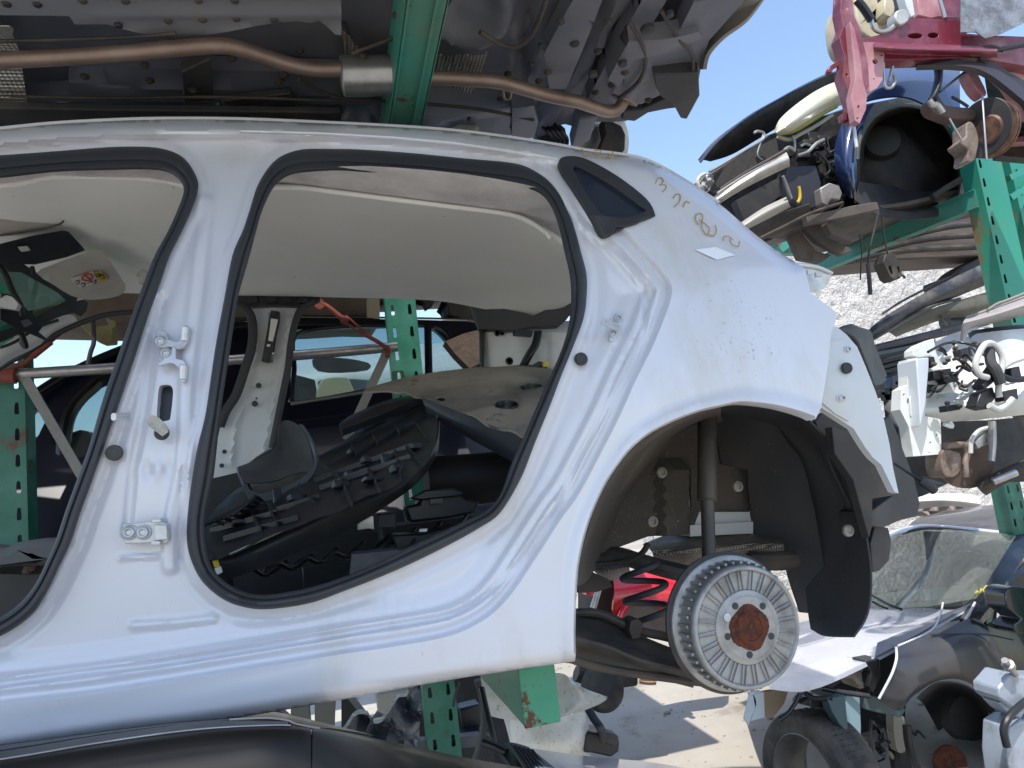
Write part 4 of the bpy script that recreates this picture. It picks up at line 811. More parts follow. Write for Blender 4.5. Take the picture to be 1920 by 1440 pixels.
g = G(); g.plate([(-700,-500),(640,-500),(640,62),(628,60),(612,52),(560,44),(480,50),(420,57),(380,62),(360,76),(330,79),(312,66),(210,50),(200,48),(140,46),(130,30),(-700,20)], on_z(ZU-.10), .03, res=12, vec=VZ, disp=lambda V, W: W+np.outer(.006*np.sin(V[:,1]/5.5)*sstep(V[:,0], 130, 220)*(V[:,1] > -60)+.02*(1-sstep(dist(V, [(600,60),(560,75),(520,62)]), 3, 20)), VZ)); up_ = link('tank_cover', g, UB2, up, ang=50)
g = G()
for x, y in [(12,8),(70,9),(222,48),(315,40),(380,38),(443,36),(514,38),(155,2),(440,2),(372,2),(235,3)]: g.lathe(atz(x, y, ZU-.101), (0, 0, -1), [(0,.004),(.006,.004),(.009,.001),(.009,-.002)], n=14)
isl('fastener', g, DSTEEL, up_)
g = G(); g.plate([(130,138),(640,150),(700,172),(700,210),(640,208),(200,202),(50,204),(48,196),(130,190)], on_z(ZU-.07), .04, res=12, vec=VZ, disp=lambda V, W: W+np.outer(.02*sstep(dist(V, [(130,155),(330,168),(640,180)]), 3, 12), VZ)); link('sill_member', g, UB, up, ang=50)
g = G(); g.plate([(-300,202),(50,204),(200,207),(640,212),(640,240),(-300,262)], on_z(ZU-.13), .02, vec=VZ); g.plate([(415,190),(545,176),(560,205),(425,208)], on_z(ZU-.10), .02, vec=VZ); g.plate([(340,135),(395,110),(400,190),(345,195)], on_z(ZU-.09), .03, vec=VZ); link('edge_member', g, BLACKG, up, bevel=.004)
HS2 = mat('bright_heat_shield', (.55, .54, .5), .4, .6, dirt=(.3, .28, .24), ds=8, dlo=.4, dhi=.75, rvar=.2); wave_bump(HS2, 95, .8)
g = G(); g.plate([(-200,46),(18,48),(26,70),(24,98),(36,130),(52,203),(-200,205)], on_z(ZU-.09), .003, res=10, vec=VZ, disp=lambda V, W: W+np.outer(.05*np.sin((V[:,1]-50)/155*3.14), VZ)); link('heat_shield', g, HS2, up)
g = G(); g.plate([(735,120),(812,112),(840,110),(862,96),(915,87),(908,110),(896,140),(885,165),(800,166),(735,160),(660,150),(648,110),(640,60),(655,70),(690,100)], on_z(ZU-.055), .003, res=9, vec=VZ, disp=lambda V, W: W+np.outer(.02*np.sin(V[:,0]/30), VZ)); link('heat_shield', g, HSH, up)
def zp(x, y, z): return atz(x, y, z)
g = G(); zq = ZU-.14
g.tube([zp(x, y, zq) for x, y in [(-120,118),(0,113),(120,107),(250,98),(330,91),(400,86),(440,89),(490,104),(540,120),(590,130),(650,130)]], .018, raw=True, n=20, sm=6)
g.tube([zp(x, y, zq) for x, y in [(735,140),(800,145),(860,148),(930,153),(980,166),(1030,180),(1080,190),(1110,200),(1140,209)]]+[zp(1160,203,zq+.01), zp(1172,184,zq+.035)], .018, raw=True, n=20, sm=6)
g.lathe(zp(1170,190,zq+.03), _n(zp(1176,176,zq+.05)-zp(1166,200,zq+.02)), [(.0,0),(.042,0),(.042,.006),(.02,.007)], n=24)
ep = link('exhaust_pipe', g, PIPE, up)
g = G(); a_, b_ = zp(640,143,zq), zp(741,141,zq); g.lathe(a_, _n(b_-a_), [(.02,-.005),(.044,0),(.0505,.006),(.049,.012),(.049,np.linalg.norm(b_-a_)-.012),(.0505,np.linalg.norm(b_-a_)-.006),(.044,np.linalg.norm(b_-a_)),(.02,np.linalg.norm(b_-a_)+.005)], n=40)
link('silencer', g, mat('brushed_silencer', (.38,.38,.38), .33, .8, dirt=(.2,.2,.2), ds=9, dlo=.4, dhi=.75, bump=.04, bs=60), ep)
g = G(); g.tube([zp(942,160,zq), zp(945,182,zq), zp(955,184,zq), zp(958,170,zq)], .005, raw=True); link('hanger', g, PIPE, ep)
# cross members
g = G()
for pts, z in [([(1020,100),(1110,-60),(1150,-60),(1085,110),(1062,170),(1030,165)], ZU-.09), ([(1100,190),(1240,-60),(1290,-60),(1190,100),(1160,150),(1130,200)], ZU-.08), ([(1170,95),(1260,80),(1300,0),(1420,-20),(1330,80),(1310,140),(1240,145),(1170,160)], ZU-.10), ([(960,200),(1000,196),(1010,232),(1002,262),(960,262)], ZU-.12), ([(1085,222),(1120,215),(1105,262),(1070,275)], ZU-.14), ([(1140,150),(1180,80),(1310,60),(1318,75),(1190,110),(1160,160)], ZU-.12)]:
    h = G(); h.plate(pts, on_z(z), .05, vec=VZ, res=14, disp=lambda V, W: W+np.outer(.006*np.sin(V[:,0]/27+V[:,1]/31), VZ)); link('cross_member', h, UB, up, bevel=.005)
g = G()
for x, y, rx in [(1016,88,.009),(998,124,.009),(1215,58,.018),(968,240,.02),(1112,142,.012),(1078,84,.012),(1168,122,.012),(1256,30,.01),(880,226,.006)]: g.lathe(atz(x, y, ZU-.14 if x > 1100 else ZU-.10), (0, 0, -1), [(0,.002),(rx*.8,.002),(rx,.0),(rx,-.01)], n=16)
isl('drain_hole', g, RUBBER, up)
for q, r_ in [([(-100,78),(60,76),(240,70),(330,62)],.004),([(660,100),(740,70),(820,30),(860,-30)],.005),([(560,150),(640,185),(760,192),(900,205),(1000,225)],.005),([(1180,40),(1210,100),(1200,150),(1160,185)],.006),([(900,60),(960,90),(1000,60),(1030,-20)],.006),([(1240,20),(1270,70),(1300,110),(1290,170)],.005),([(20,180),(200,184),(420,182),(640,190)],.004)]:
    TBz = G(); TBz.tube([zp(x, y, ZU-.12) for x, y in q], r_, raw=True, n=8); link('brake_line', TBz, DSTEEL, up)
g = G()
for k in range(34):
    x, y = [(660+RNG.random()*640, RNG.random()*210), (60+RNG.random()*560, 80+RNG.random()*110)][k % 2]; g.lathe(zp(x, y, ZU-.075-.05*RNG.random()), (0, 0, -1), [(0,.008),(.005,.008),(.006,.004),(.011,.003),(.011,-.002)], n=10)
isl('bolt_head', g, DSTEEL, up)
# light rear corner and the bumper skin edge
g = G(); g.patch([[ (1435,-10,1.50),(1400,35,1.52),(1355,68,1.56),(1326,100,1.60),(1318,130,1.64)],[(1380,-10,1.55),(1355,30,1.57),(1335,60,1.6),(1320,90,1.64),(1312,130,1.68)]], t=.01)
g.plate([(1230,160),(1262,130),(1330,75),(1436,-8),(1420,-14),(1330,50),(1240,110)], on_z(ZU-.02), .02, vec=VZ); link('bumper_edge', g, mat('dull_beige_underside', (.22,.21,.19), .6, dirt=(.12,.11,.1), ds=6), up)
g = G(); g.plate([(1165,225),(1170,208),(1205,205),(1232,192),(1262,178),(1300,180),(1290,200),(1250,205),(1215,212),(1190,228)], on_z(ZU-.10), .02, vec=VZ); g.plate([(1225,140),(1310,138),(1312,180),(1288,224),(1276,222),(1262,196),(1240,182),(1230,165)], on_z(ZU-.13), .05, vec=VZ)
link('tow_bracket', g, BLACKG, up, bevel=.004)
# hub and brake bracket hanging down behind the roof
g = G(); c = at(1128,262,2.25); g.lathe(c, _n((.35,-1,-.35)), [(0,0),(.05,0),(.055,.004),(.125,.006),(.125,-.02),(.02,-.02)], n=48); link('brake_disc', g, STEEL, up)
g = G(); g.plate([(1130,222),(1150,228),(1166,236),(1173,252),(1172,280),(1164,290),(1140,292),(1120,290),(1135,250)], 2.18, .05); g.plate([(1000,215),(1040,222),(1060,240),(1070,285),(1040,285),(1010,270)], 2.2, .05); isl('brake_shield', g, DSTEEL, up, bevel=.004)
g = G()
for k in range(4): g.tube([(1005+k*9,226,2.15),(1025+k*9,246,2.12),(1040+k*8,262,2.15),(1035+k*8,285,2.15)], .006)
link('suspension_link', g, BLACKP, up)
# unseen near sill and side, pushed out to shade the cars below
g = G(); g.patch([[(-2.6,.50,ZU-.08),(-1.0,.47,ZU-.08),(.4,.47,ZU-.08),(1.25,.62,ZU-.06),(1.62,1.25,ZU-.02)],[(-2.6,.44,ZU+.2),(-1.0,.41,ZU+.2),(.4,.41,ZU+.2),(1.3,.56,ZU+.2),(1.75,1.2,ZU+.2)],[(-2.6,.48,ZU+.6),(-1.0,.45,ZU+.6),(.4,.45,ZU+.6),(1.3,.6,ZU+.6),(1.75,1.25,ZU+.55)],[(-2.2,1.1,ZU+1.1),(-1.0,1.1,ZU+1.15),(.4,1.1,ZU+1.15),(1.1,1.2,ZU+1.05),(1.55,1.35,ZU+.75)],[(-2.2,2.3,ZU+1.1),(-1.0,2.3,ZU+1.15),(.4,2.3,ZU+1.15),(1.1,2.3,ZU+1.05),(1.55,2.2,ZU+.75)]], raw=True, nu=5, nv=5, t=.01); link('body_side', g, mat('dark_grey_paint', (.04,.045,.05), .3, .3, .6), up)
# pale plastic cap behind the roof line
g = G(); c = at(872,240,2.2); g.lathe(c, (0.1,-1,.1), [(0,.03),(.03,.028),(.045,.015),(.05,-.01)], n=24); g.plate([(820,240),(845,228),(860,222),(896,214),(899,240),(892,252),(822,250)], 2.25, .04); o = link('coolant_bottle', g, mat('aged_white_plastic', (.55,.52,.42), .5, dirt=(.35,.3,.2), ds=20), None); tag(o, 'yellowed plastic bottle stuck above the white roof, right of the green arm', 'bottle')
# ================================================================== navy car behind, seen through the shell
NAVY = mat('navy_paint', (.005, .007, .018), .32, 0, .2, dirt=(.02,.02,.025), ds=3, dlo=.5, dhi=.8, damt=.6, rvar=.2)
nv = thing('parked_car', 'dark navy car behind the rack, seen through the shell openings', 'car', (-.3, 3.7, CAMZ-.85))
YN = 3.55
SN = plane3((0,800,YN+.05),(900,800,YN-.05),(500,600,YN+.35))
W1 = cr([(548,625),(558,618),(640,614),(722,612),(790,611),(797,620),(798,690),(790,706),(690,728),(552,752),(545,742),(546,660)], 2, True)
W2 = cr([(808,616),(822,624),(850,655),(872,686),(868,694),(812,702),(807,690),(807,625)], 2, True)
W3 = cr([(128,800),(142,762),(175,730),(215,712),(330,690),(400,680),(410,700),(400,800),(300,830),(180,850),(122,860)], 2, True)
W4 = [(42,800),(60,772),(88,762),(95,770),(75,810),(60,845),(42,850)]
g = G(); g.plate([(-200,900),(-60,810),(60,738),(120,708),(200,668),(300,632),(400,612),(480,604),(600,599),(700,598),(800,600),(880,603),(930,615),(960,650),(1010,700),(1040,760),(1060,900),(1040,1060),(700,1060),(-200,1150)], SN, .05, holes=[W1, W2, W3, W4], res=16)
bd = link('side_panel', g, NAVY, nv)
GL2 = glass_mat('side_glass', (.55,.66,.68), .28, .01, dirt=(.45,.5,.55), opac=.12)
for nme, w_ in (('window', W1), ('window', W2), ('window', W3), ('window', W4)):
    PL(nme, w_, plane3((0,800,YN+.08),(900,800,YN-.02),(500,600,YN+.38)), .005, GL2, nv)
CH = mat('black_frame', (.008,.008,.01), .3)
TB('window_frame', [(548,752,YN+.0),(552,690,YN+.05),(556,628,YN+.2),(640,612,YN+.22),(722,610,YN+.2),(790,609,YN+.18),(830,618,YN+.12),(856,650,YN+.05),(880,690,YN-.05)], .012, CH, nv)
TB('window_frame', [(802,612,YN+.15),(803,660,YN+.05),(804,706,YN-.04)], .020, CH, nv)
TB('window_frame', [(112,900,YN-.02),(120,820,YN),(134,770,YN+.05),(170,730,YN+.1),(215,708,YN+.14),(400,675,YN+.2)], .030, CH, nv)
TB('roof_bar', [(60,742,YN+.08),(120,704,YN+.15),(210,662,YN+.22),(300,632,YN+.26),(420,614,YN+.27),(560,604,YN+.27),(700,603,YN+.26)], .02, CH, nv)
TB('belt_moulding', [(545,757,YN-.02),(690,734,YN-.03),(800,714,YN-.04),(900,695,YN-.05)], .010, STEEL, nv, flat=1); TB('crease', [(520,792,YN-.03),(620,782,YN-.03),(730,765,YN-.03),(860,748,YN-.04)], .008, NAVY, nv)
g = G(); g.patch([[(-60,812,YN+.1),(200,668,YN+.22),(480,600,YN+.36),(700,597,YN+.38),(880,600,YN+.36)],[(-30,806,YN+.5),(230,672,YN+.6),(480,604,YN+.7),(700,600,YN+.75),(860,603,YN+.7)],[(0,800,YN+1.4),(260,676,YN+1.4),(480,610,YN+1.4),(700,606,YN+1.4),(830,610,YN+1.4)]], t=.01); link('roof', g, NAVY, nv)
TB('steering_wheel', [(55,850,YN+.5),(80,820,YN+.5),(130,815,YN+.5),(165,840,YN+.5),(165,900,YN+.5)], .02, BLACKP, nv)
PL('seat', [(118,850),(130,818),(150,806),(170,815),(175,850),(170,960),(110,960)], YN+.3, .3, BLACKG, nv, sm=2); PL('seat', [(215,850),(240,820),(300,820),(320,900),(300,1000),(200,1000)], YN+.35, .3, BLACKG, nv, sm=2)
PL('door_trim', [(40,870),(110,900),(170,870),(300,860),(420,850),(420,1050),(40,1100)], YN+.15, .05, BLACKG, nv)
# white car beyond the navy one (seen through its window)
wc = thing('parked_car', 'white car seen through the navy car\'s rear window, cream seat showing', 'car', (0, 6, 0))
PT('bonnet', [[(380,700,6.0),(560,672,6.0),(720,650,6.0),(900,640,6.0)],[(380,725,5.6),(560,700,5.6),(720,685,5.6),(900,675,5.6)],[(380,800,5.5),(560,790,5.5),(720,780,5.5),(900,780,5.5)]], WHITE_IN, wc, t=.05)
PL('seat', [(592,750),(598,720),(612,708),(640,706),(655,712),(668,752),(640,765),(600,765)], 5.3, .3, mat('cream_leather', (.55,.48,.33), .6), wc, sm=2, bevel=.02)
PL('mirror', [(585,675),(605,670),(650,672),(690,680),(690,690),(640,695),(595,692)], 5.4, .1, BLACKG, wc, sm=2); PL('door_panel', [(545,700),(590,712),(598,760),(545,760)], 5.35, .1, BLACKG, wc)
# underside of a further car on the top level beyond, and small things hung there
fu = thing('wrecked_car', 'car on the top level behind the rack, its brown sill just below the headliner edge', 'car', (-.5, 4.6, CAMZ+1.3))
BR = mat('dusty_brown_underside', (.20,.155,.12), .7, dirt=(.10,.08,.07), ds=4, dlo=.4, dhi=.7, bump=.2, bs=30)
PL('sill', [(-300,440),(200,500),(600,540),(700,545),(712,580),(700,598),(640,596),(570,600),(460,603),(440,606),(250,604),(-300,590)], 4.1, .5, BR, fu, bevel=.01)
g = G(); g.box((-.6, 3.95, CAMZ+1.30), (4.2, 1.9, .06)); g.box((-.6, 3.4, CAMZ+1.24), (4.0, .1, .08)); g.box((-.6, 4.4, CAMZ+1.24), (4.0, .1, .08)); link('floor_pan', g, BR, fu)  # unseen floor, added to keep the sun off the navy car
PL('sill_edge', [(300,600),(590,590),(700,592),(700,598),(560,604),(300,612)], 4.05, .1, DSTEEL, fu)
PL('exhaust_bracket', [(688,560),(712,560),(712,604),(700,608),(688,603)], 3.9, .1, mat('cream_bracket', (.4,.35,.25), .7), fu)
PL('axle_part', [(778,560),(795,566),(800,576),(812,568),(818,560)], 4.0, .1, DSTEEL, fu); PL('wheel_arch', [(828,560),(838,568),(842,590),(870,600),(900,600),(960,640),(960,560)], 4.0, .3, DSTEEL, fu, bevel=.01)
g = G(); g.plate([(150,600),(180,612),(205,608),(212,620),(210,640),(190,642),(176,636),(150,608)], 3.3, .08); g.plate([(198,596),(215,600),(218,612),(206,618)], 3.3, .03); o = link('steel_bracket', g, mat('olive_bracket', (.30,.27,.12), .6, dirt=(.15,.1,.05), ds=12), bevel=.004); tag(o, 'olive yellow bracket hanging beyond the windscreen, left opening', 'bracket')
o = TB('hanging_cable', [(174,600,3.2),(176,640,3.2),(170,660,3.2),(163,692,3.2)], .009, BLACKG, None, 'short black cable hanging near the olive bracket in the left opening', 'cable')
# rusty axle bits visible behind the far quarter
PL('spring_seat', [(835,640),(870,625),(900,618),(903,680),(880,690),(855,665)], 3.2, .1, mat('rusty_cavity', (.10,.07,.05), .8, dirt=(.04,.03,.03), ds=20, bump=.4, bs=50), None, 'rust-brown body cavity seen between navy window and grey inner quarter', 'car panel')
# ================================================================== brown-black car below
BRN = mat('dusty_black_brown_paint', (.010,.0085,.0075), .42, 0, .12, spec=.3, dirt=(.022,.018,.015), ds=2.5, dlo=.42, dhi=.8, damt=.8, rvar=.25, crough=.12)
lc = thing('parked_car', 'dusty brown-black car whose roof edge shows under the white sill', 'car', (-.1, 1.9, .0))
PT('body_side', [[(-500,1500,1.06),(-250,1455,1.06),(0,1425,1.06),(160,1398,1.06),(300,1377,1.06),(400,1366,1.06),(500,1361,1.06),(560,1362,1.07),(584,1366,1.08)],
 [(-500,1560,1.02),(-250,1510,1.02),(0,1480,1.02),(160,1452,1.02),(300,1432,1.02),(400,1420,1.02),(500,1412,1.02),(560,1411,1.03),(583,1413,1.035)],
 [(-500,1900,.95),(-250,1850,.95),(0,1820,.95),(160,1800,.95),(300,1780,.95),(400,1770,.95),(500,1760,.95),(560,1760,.95),(582,1760,.95)]], BRN, lc)
PT('rear_quarter', [[(587,1366,1.08),(620,1368,1.12),(680,1380,1.2),(760,1396,1.32),(860,1418,1.45),(960,1436,1.6),(1010,1446,1.7)],
 [(586,1412,1.035),(640,1420,1.06),(720,1440,1.12),(800,1465,1.2),(880,1490,1.3),(960,1510,1.4),(1010,1530,1.5)],
 [(585,1760,.95),(640,1760,.96),(720,1770,1.0),(800,1790,1.05),(880,1800,1.1),(960,1820,1.15),(1010,1850,1.2)]], BRN, lc)
PT('roof', [[(-500,1478,1.12),(0,1406,1.12),(160,1381,1.12),(300,1362,1.12),(430,1350,1.12),(500,1347,1.13),(545,1352,1.15),(600,1364,1.18)],
 [(-500,1430,1.5),(0,1385,1.5),(160,1368,1.5),(300,1352,1.5),(430,1343,1.5),(500,1342,1.5),(545,1348,1.5),(640,1368,1.5)],
 [(-500,1380,2.3),(0,1350,2.3),(160,1340,2.3),(300,1330,2.3),(430,1330,2.3),(500,1333,2.3),(560,1344,2.2),(700,1378,2.0)]], BRN, lc)
TB('roof_gutter', [(-300,1466,1.06),(0,1424,1.06),(160,1397,1.06),(300,1376,1.06),(400,1365,1.06),(500,1360,1.06),(545,1360,1.065)], .0014, STEEL, lc)
PT('roof_gutter_trim', [[(-500,1482,1.11),(0,1409,1.11),(160,1383,1.11),(300,1363,1.11),(430,1351,1.11),(540,1353,1.12)],[(-500,1496,1.062),(0,1422,1.062),(160,1396,1.062),(300,1375,1.062),(430,1363,1.062),(540,1359,1.066)]], BRN, lc)
TB('roof_seam', [(430,1349,1.118),(500,1346,1.125),(540,1351,1.14),(555,1357,1.14),(600,1366,1.16)], .0013, mat('pale_seam', (.4,.38,.35), .5), lc)
# dark saloon shell behind, black door frames
dk = thing('wrecked_car', 'stripped dark car interior behind the rack post, under the white sill', 'car', (0, 3.0, 0))
PL('door_frame', [(545,1320),(578,1314),(583,1372),(560,1376),(545,1352)], 2.4, .06, mat('dark_slate_paint', (.05,.065,.07), .35,0,.4), dk); PL('door_frame', [(590,1312),(630,1306),(626,1400),(590,1390)], 2.4, .06, bpy.data.materials['dark_slate_paint'], dk)
PL('door_frame', [(500,1330),(520,1328),(545,1350),(548,1370),(500,1368)], 2.5, .05, BLACKG, dk)
PL('cabin', [(640,1295),(700,1370),(740,1310),(900,1260),(960,1300),(965,1440),(960,1540),(640,1540)], 3.6, .2, INT, dk)
PL('seat_frame', [(860,1330),(900,1320),(905,1375),(870,1390)], 3.3, .1, BLACKP, dk, bevel=.01); PL('door_card', [(860,1380),(905,1372),(930,1390),(925,1470),(860,1470)], 3.2, .1, BLACKP, dk, bevel=.01)
PL('dashboard', [(760,1392),(800,1388),(900,1378),(900,1400),(760,1410)], 3.1, .05, mat('slate_plastic', (.08,.09,.11), .5), dk)
g = G(); g.tube([(858,1290,2.9),(852,1310,2.9),(850,1325,2.9)], .006); g.tube([(862,1280,2.9),(854,1300,2.9)], .004); g.tube([(895,1275,2.7),(905,1310,2.7),(908,1350,2.7),(900,1400,2.7),(888,1440,2.7),(885,1500,2.7)], .022, flat=.6); g.tube([(903,1290,2.6),(912,1330,2.6),(922,1380,2.6),(930,1400,2.6)], .006)
link('door_seal', g, RUBBER, dk)
# crumpled dark bag / trim heap
g = G(); P = [(640,1372),(662,1350),(690,1340),(700,1355),(722,1338),(745,1320),(765,1292),(790,1284),(788,1400),(700,1390),(650,1385)]
g.plate(P, plane3((640,1380,2.3),(790,1290,2.7),(760,1400,2.5)), .05, res=9, disp=lambda V, W: W+np.outer(.03*np.sin(V[:,0]/17+np.sin(V[:,1]/13)*2)+.025*np.sin(V[:,1]/11+np.cos(V[:,0]/23)*3)+.012*np.sin((V[:,0]+V[:,1])/7), (0,1,0)))
o = link('plastic_sheet', g, mat('crumpled_dark_sheet', (.035,.045,.07), .35, dirt=(.10,.10,.11), ds=20, dlo=.4, dhi=.7, bump=.8, bs=25), ang=20); tag(o, 'crumpled blue-black plastic sheet left of the lower rack post', 'plastic sheet')
o = PL('cardboard_box', [(706,1302),(745,1296),(772,1290),(770,1300),(745,1325),(720,1340),(708,1335)], 3.4, .3, mat('grey_board', (.38,.37,.34), .9, dirt=(.25,.24,.22), ds=10, bump=.3, bs=30), None, 'pale grey crate seen through the gap above the crumpled dark sheet', 'crate', bevel=.006)
# white car nose on the ground beyond the arm
wn = thing('wrecked_car', 'white car nose with pointed wing corner, standing beyond the rack arm end', 'car', (.8, 2.6, 0))
PT('wing', [[(900,1262,2.5),(960,1265,2.45),(1050,1262,2.4),(1072,1280,2.35),(1100,1298,2.3),(1135,1308,2.28)],[(905,1300,2.45),(960,1310,2.4),(1045,1320,2.35),(1080,1318,2.32),(1110,1312,2.3),(1138,1311,2.28)],[(910,1340,2.42),(960,1350,2.38),(1040,1345,2.33),(1065,1340,2.32),(1090,1334,2.32),(1125,1320,2.3)]], WHITE, wn, t=.01)
PT('door', [[(900,1262,2.55),(925,1300,2.5),(945,1350,2.45),(958,1400,2.42),(965,1440,2.4),(968,1520,2.4)],[(915,1262,2.5),(945,1300,2.47),(962,1350,2.43),(975,1400,2.4),(985,1440,2.38),(990,1520,2.38)]], mat('white_door_edge', (.6,.64,.68), .35, 0, .4), wn)
PT('bumper', [[(955,1345,2.42),(1000,1350,2.38),(1060,1344,2.34),(1080,1336,2.33),(1095,1334,2.33)],[(960,1400,2.4),(1000,1405,2.36),(1060,1395,2.33),(1090,1370,2.33),(1100,1345,2.34)],[(965,1440,2.4),(1000,1450,2.36),(1060,1440,2.34),(1090,1410,2.35),(1105,1370,2.36)],[(965,1560,2.42),(1000,1560,2.4),(1060,1540,2.4),(1100,1500,2.4),(1110,1450,2.42)]], WHITE, wn, t=.01)
g = G(); g.plate([(1100,1376),(1105,1372),(1150,1380),(1162,1390),(1160,1410),(1146,1420),(1110,1412),(1096,1412)], 2.34, .10); link('lamp_bracket', g, BLACKP, wn, bevel=.006)
TB('lamp_strut', [(1103,1328,2.35),(1112,1345,2.33),(1124,1362,2.3),(1130,1376,2.3),(1132,1392,2.3)], .016, BLACKP, wn, flat=.5); PL('lamp_holder', [(1132,1372),(1160,1380),(1162,1394),(1150,1400),(1130,1392)], 2.3, .06, BLACKG, wn, bevel=.005)
# bonnet of a near pale car with black grille at the bottom edge
pb = thing('wrecked_car', 'pale lavender-white bonnet and black wiper grille at the bottom edge', 'car', (1.1, 1.9, .0))
PT('bonnet', [[(960,1398,2.3),(1030,1408,2.25),(1120,1420,2.2),(1210,1428,2.15),(1300,1444,2.1),(1360,1470,2.05)],[(1000,1440,1.9),(1060,1450,1.88),(1120,1460,1.86),(1210,1470,1.84),(1300,1480,1.84),(1360,1500,1.84)],[(1020,1560,1.7),(1060,1560,1.7),(1120,1560,1.7),(1210,1560,1.7),(1300,1560,1.7),(1360,1560,1.7)]], mat('lavender_white_paint', (.6,.6,.68), .3, 0, .7), pb, t=.008)
g = G(); g.patch([[(930,1400,2.1),(958,1392,2.1),(990,1400,2.08)],[(960,1440,1.95),(985,1430,1.95),(1040,1440,1.92)],[(980,1490,1.8),(1010,1490,1.8),(1090,1490,1.8)]], t=.02); link('cowl', g, BLACKP, pb)
g = G()
for k in range(6): g.tube([(958+k*8,1398+k*2,2.03),(985+k*9,1440+k*2,1.9),(1010+k*10,1490,1.75)], .006, n=6)
isl('louvre', g, RUBBER, pb)
TB('gas_strut', [(903,1290,2.3),(912,1330,2.25),(922,1372,2.2),(928,1402,2.18)], .009, BLACKP, pb); TB('wiper_arm', [(905,1393,2.1),(925,1400,2.08),(950,1412,2.05)], .012, BLACKP, pb)
# red car seen through the wheel arch
rc = thing('wrecked_car', 'bright red car front seen behind the coil spring through the wheel arch', 'car', (2.0, 4.6, 0))
REDP = mat('bright_red_paint', (.68,.008,.025), .3, 0, .6, dirt=(.30,.10,.09), ds=6, dlo=.5, dhi=.8, damt=.5)
PT('wing', [[(1150,1082,4.6),(1180,1076,4.6),(1240,1068,4.6),(1300,1085,4.6),(1340,1100,4.6)],[(1152,1110,4.5),(1190,1105,4.5),(1240,1100,4.5),(1300,1110,4.5),(1340,1120,4.5)],[(1150,1150,4.5),(1190,1140,4.5),(1240,1140,4.5),(1300,1140,4.5),(1340,1150,4.5)],[(1170,1160,4.55),(1200,1160,4.55),(1240,1175,4.55),(1300,1200,4.55),(1340,1210,4.55)]], REDP, rc, t=.02)
PL('cabin', [(1110,1090),(1150,1085),(1160,1120),(1150,1170),(1110,1165)], 4.7, .3, INT, rc)
PL('wing_edge', [(1098,1098),(1112,1094),(1120,1110),(1114,1118),(1100,1116)], 4.6, .1, REDP, rc, sm=2); TB('wing_bead', [(1112,1140,4.5),(1118,1120,4.5),(1124,1100,4.5),(1128,1090,4.5)], .02, STEEL, rc)
PL('arch_liner', cr([(1165,1180),(1170,1150),(1185,1135),(1205,1130),(1235,1140),(1260,1165),(1260,1190),(1165,1185)], 2, True), 4.45, .05, mat('brown_liner', (.16,.12,.10), .8, dirt=(.1,.08,.07), ds=12), rc)
TB('arch_flange', [(1160,1175,4.42),(1166,1150,4.42),(1180,1132,4.42),(1205,1125,4.42),(1235,1132,4.42),(1262,1155,4.42),(1275,1185,4.42)], .02, REDP, rc)
PL('lower_rail', [(1225,1165),(1275,1178),(1280,1205),(1245,1198),(1228,1184)], 4.5, .1, mat('faded_red', (.4,.14,.13), .6), rc)
g = G(); g.lathe(at(1130,1290,4.3), (.1,-1,.3), [(0,-.04),(.12,-.04),(.14,0),(.12,.04),(0,.05)], n=24); g.tube([(1080,1262,4.4),(1130,1275,4.4),(1190,1270,4.4)], .05); o = link('scrap_wheel_hub', g, DSTEEL); o.name = 'scrap_part'; tag(o, 'dark round scrap part lying on the concrete under the rear axle', 'scrap part')
g = G(); g.patch([[(1198,1268,4.2),(1215,1266,4.2),(1232,1272,4.2)],[(1200,1276,4.0),(1216,1278,4.0),(1230,1278,4.0)],[(1206,1283,4.05),(1216,1284,4.05),(1225,1283,4.05)]], t=.02); o = link('clay_dish', g, mat('terracotta', (.45,.27,.17), .8)); o.name = 'plastic_scrap'; tag(o, 'small tan plastic scrap lying on the concrete below the axle', 'scrap')
# ================================================================== rough rendered wall
WALL = mat('roughcast_render', (.62,.595,.57), .95, dirt=(.5,.47,.44), ds=1.2, dlo=.4, dhi=.7, d2=(.5,.46,.42), d2s=12, d2lo=.60, d2hi=.72)
n_ = WALL.node_tree; b_ = n_.nodes.new('ShaderNodeBump'); b_.inputs['Strength'].default_value = 1; b_.inputs['Distance'].default_value = .05
t_ = n_.nodes.new('ShaderNodeTexCoord'); v_ = n_.nodes.new('ShaderNodeTexNoise'); v_.inputs['Scale'].default_value = 24; v_.inputs['Detail'].default_value = 3; v_.inputs['Roughness'].default_value = .55; v_.inputs['Distortion'].default_value = .6
n_.links.new(t_.outputs['Object'], v_.inputs['Vector']); n_.links.new(v_.outputs['Fac'], b_.inputs['Height']); n_.links.new(b_.outputs[0], n_.nodes['Principled BSDF'].inputs['Normal'])
wt = at(1560,470,8.0)[2]; x0_ = at(1180,700,8)[0]
nx, nz = 260, 90; g = G(); V = []
XX = np.linspace(x0_, 14, nx); ZZ = np.linspace(-.1, wt, nz)
RW = RNG.random((nz, nx))
for j in range(nz):
    for i in range(nx): V.append((XX[i], 8.0-.04*RW[j, i], ZZ[j]))
o_ = len(V)
V += [(x0_, 8.3, -.1), (14, 8.3, -.1), (14, 8.3, wt), (x0_, 8.3, wt)]
f = [(j*nx+i, j*nx+i+1, (j+1)*nx+i+1, (j+1)*nx+i) for j in range(nz-1) for i in range(nx-1)]
f += [(o_+1, o_, o_+3, o_+2), ((nz-1)*nx, nz*nx-1, o_+2, o_+3), (0, (nz-1)*nx, o_+3, o_), (nx-1, o_+1, o_+2, nz*nx-1)]
g.add(V, f); o = link('rendered_wall', g, WALL, ang=80); tag(o, 'rough whitewashed wall in full sun behind the right-hand cars', 'wall')
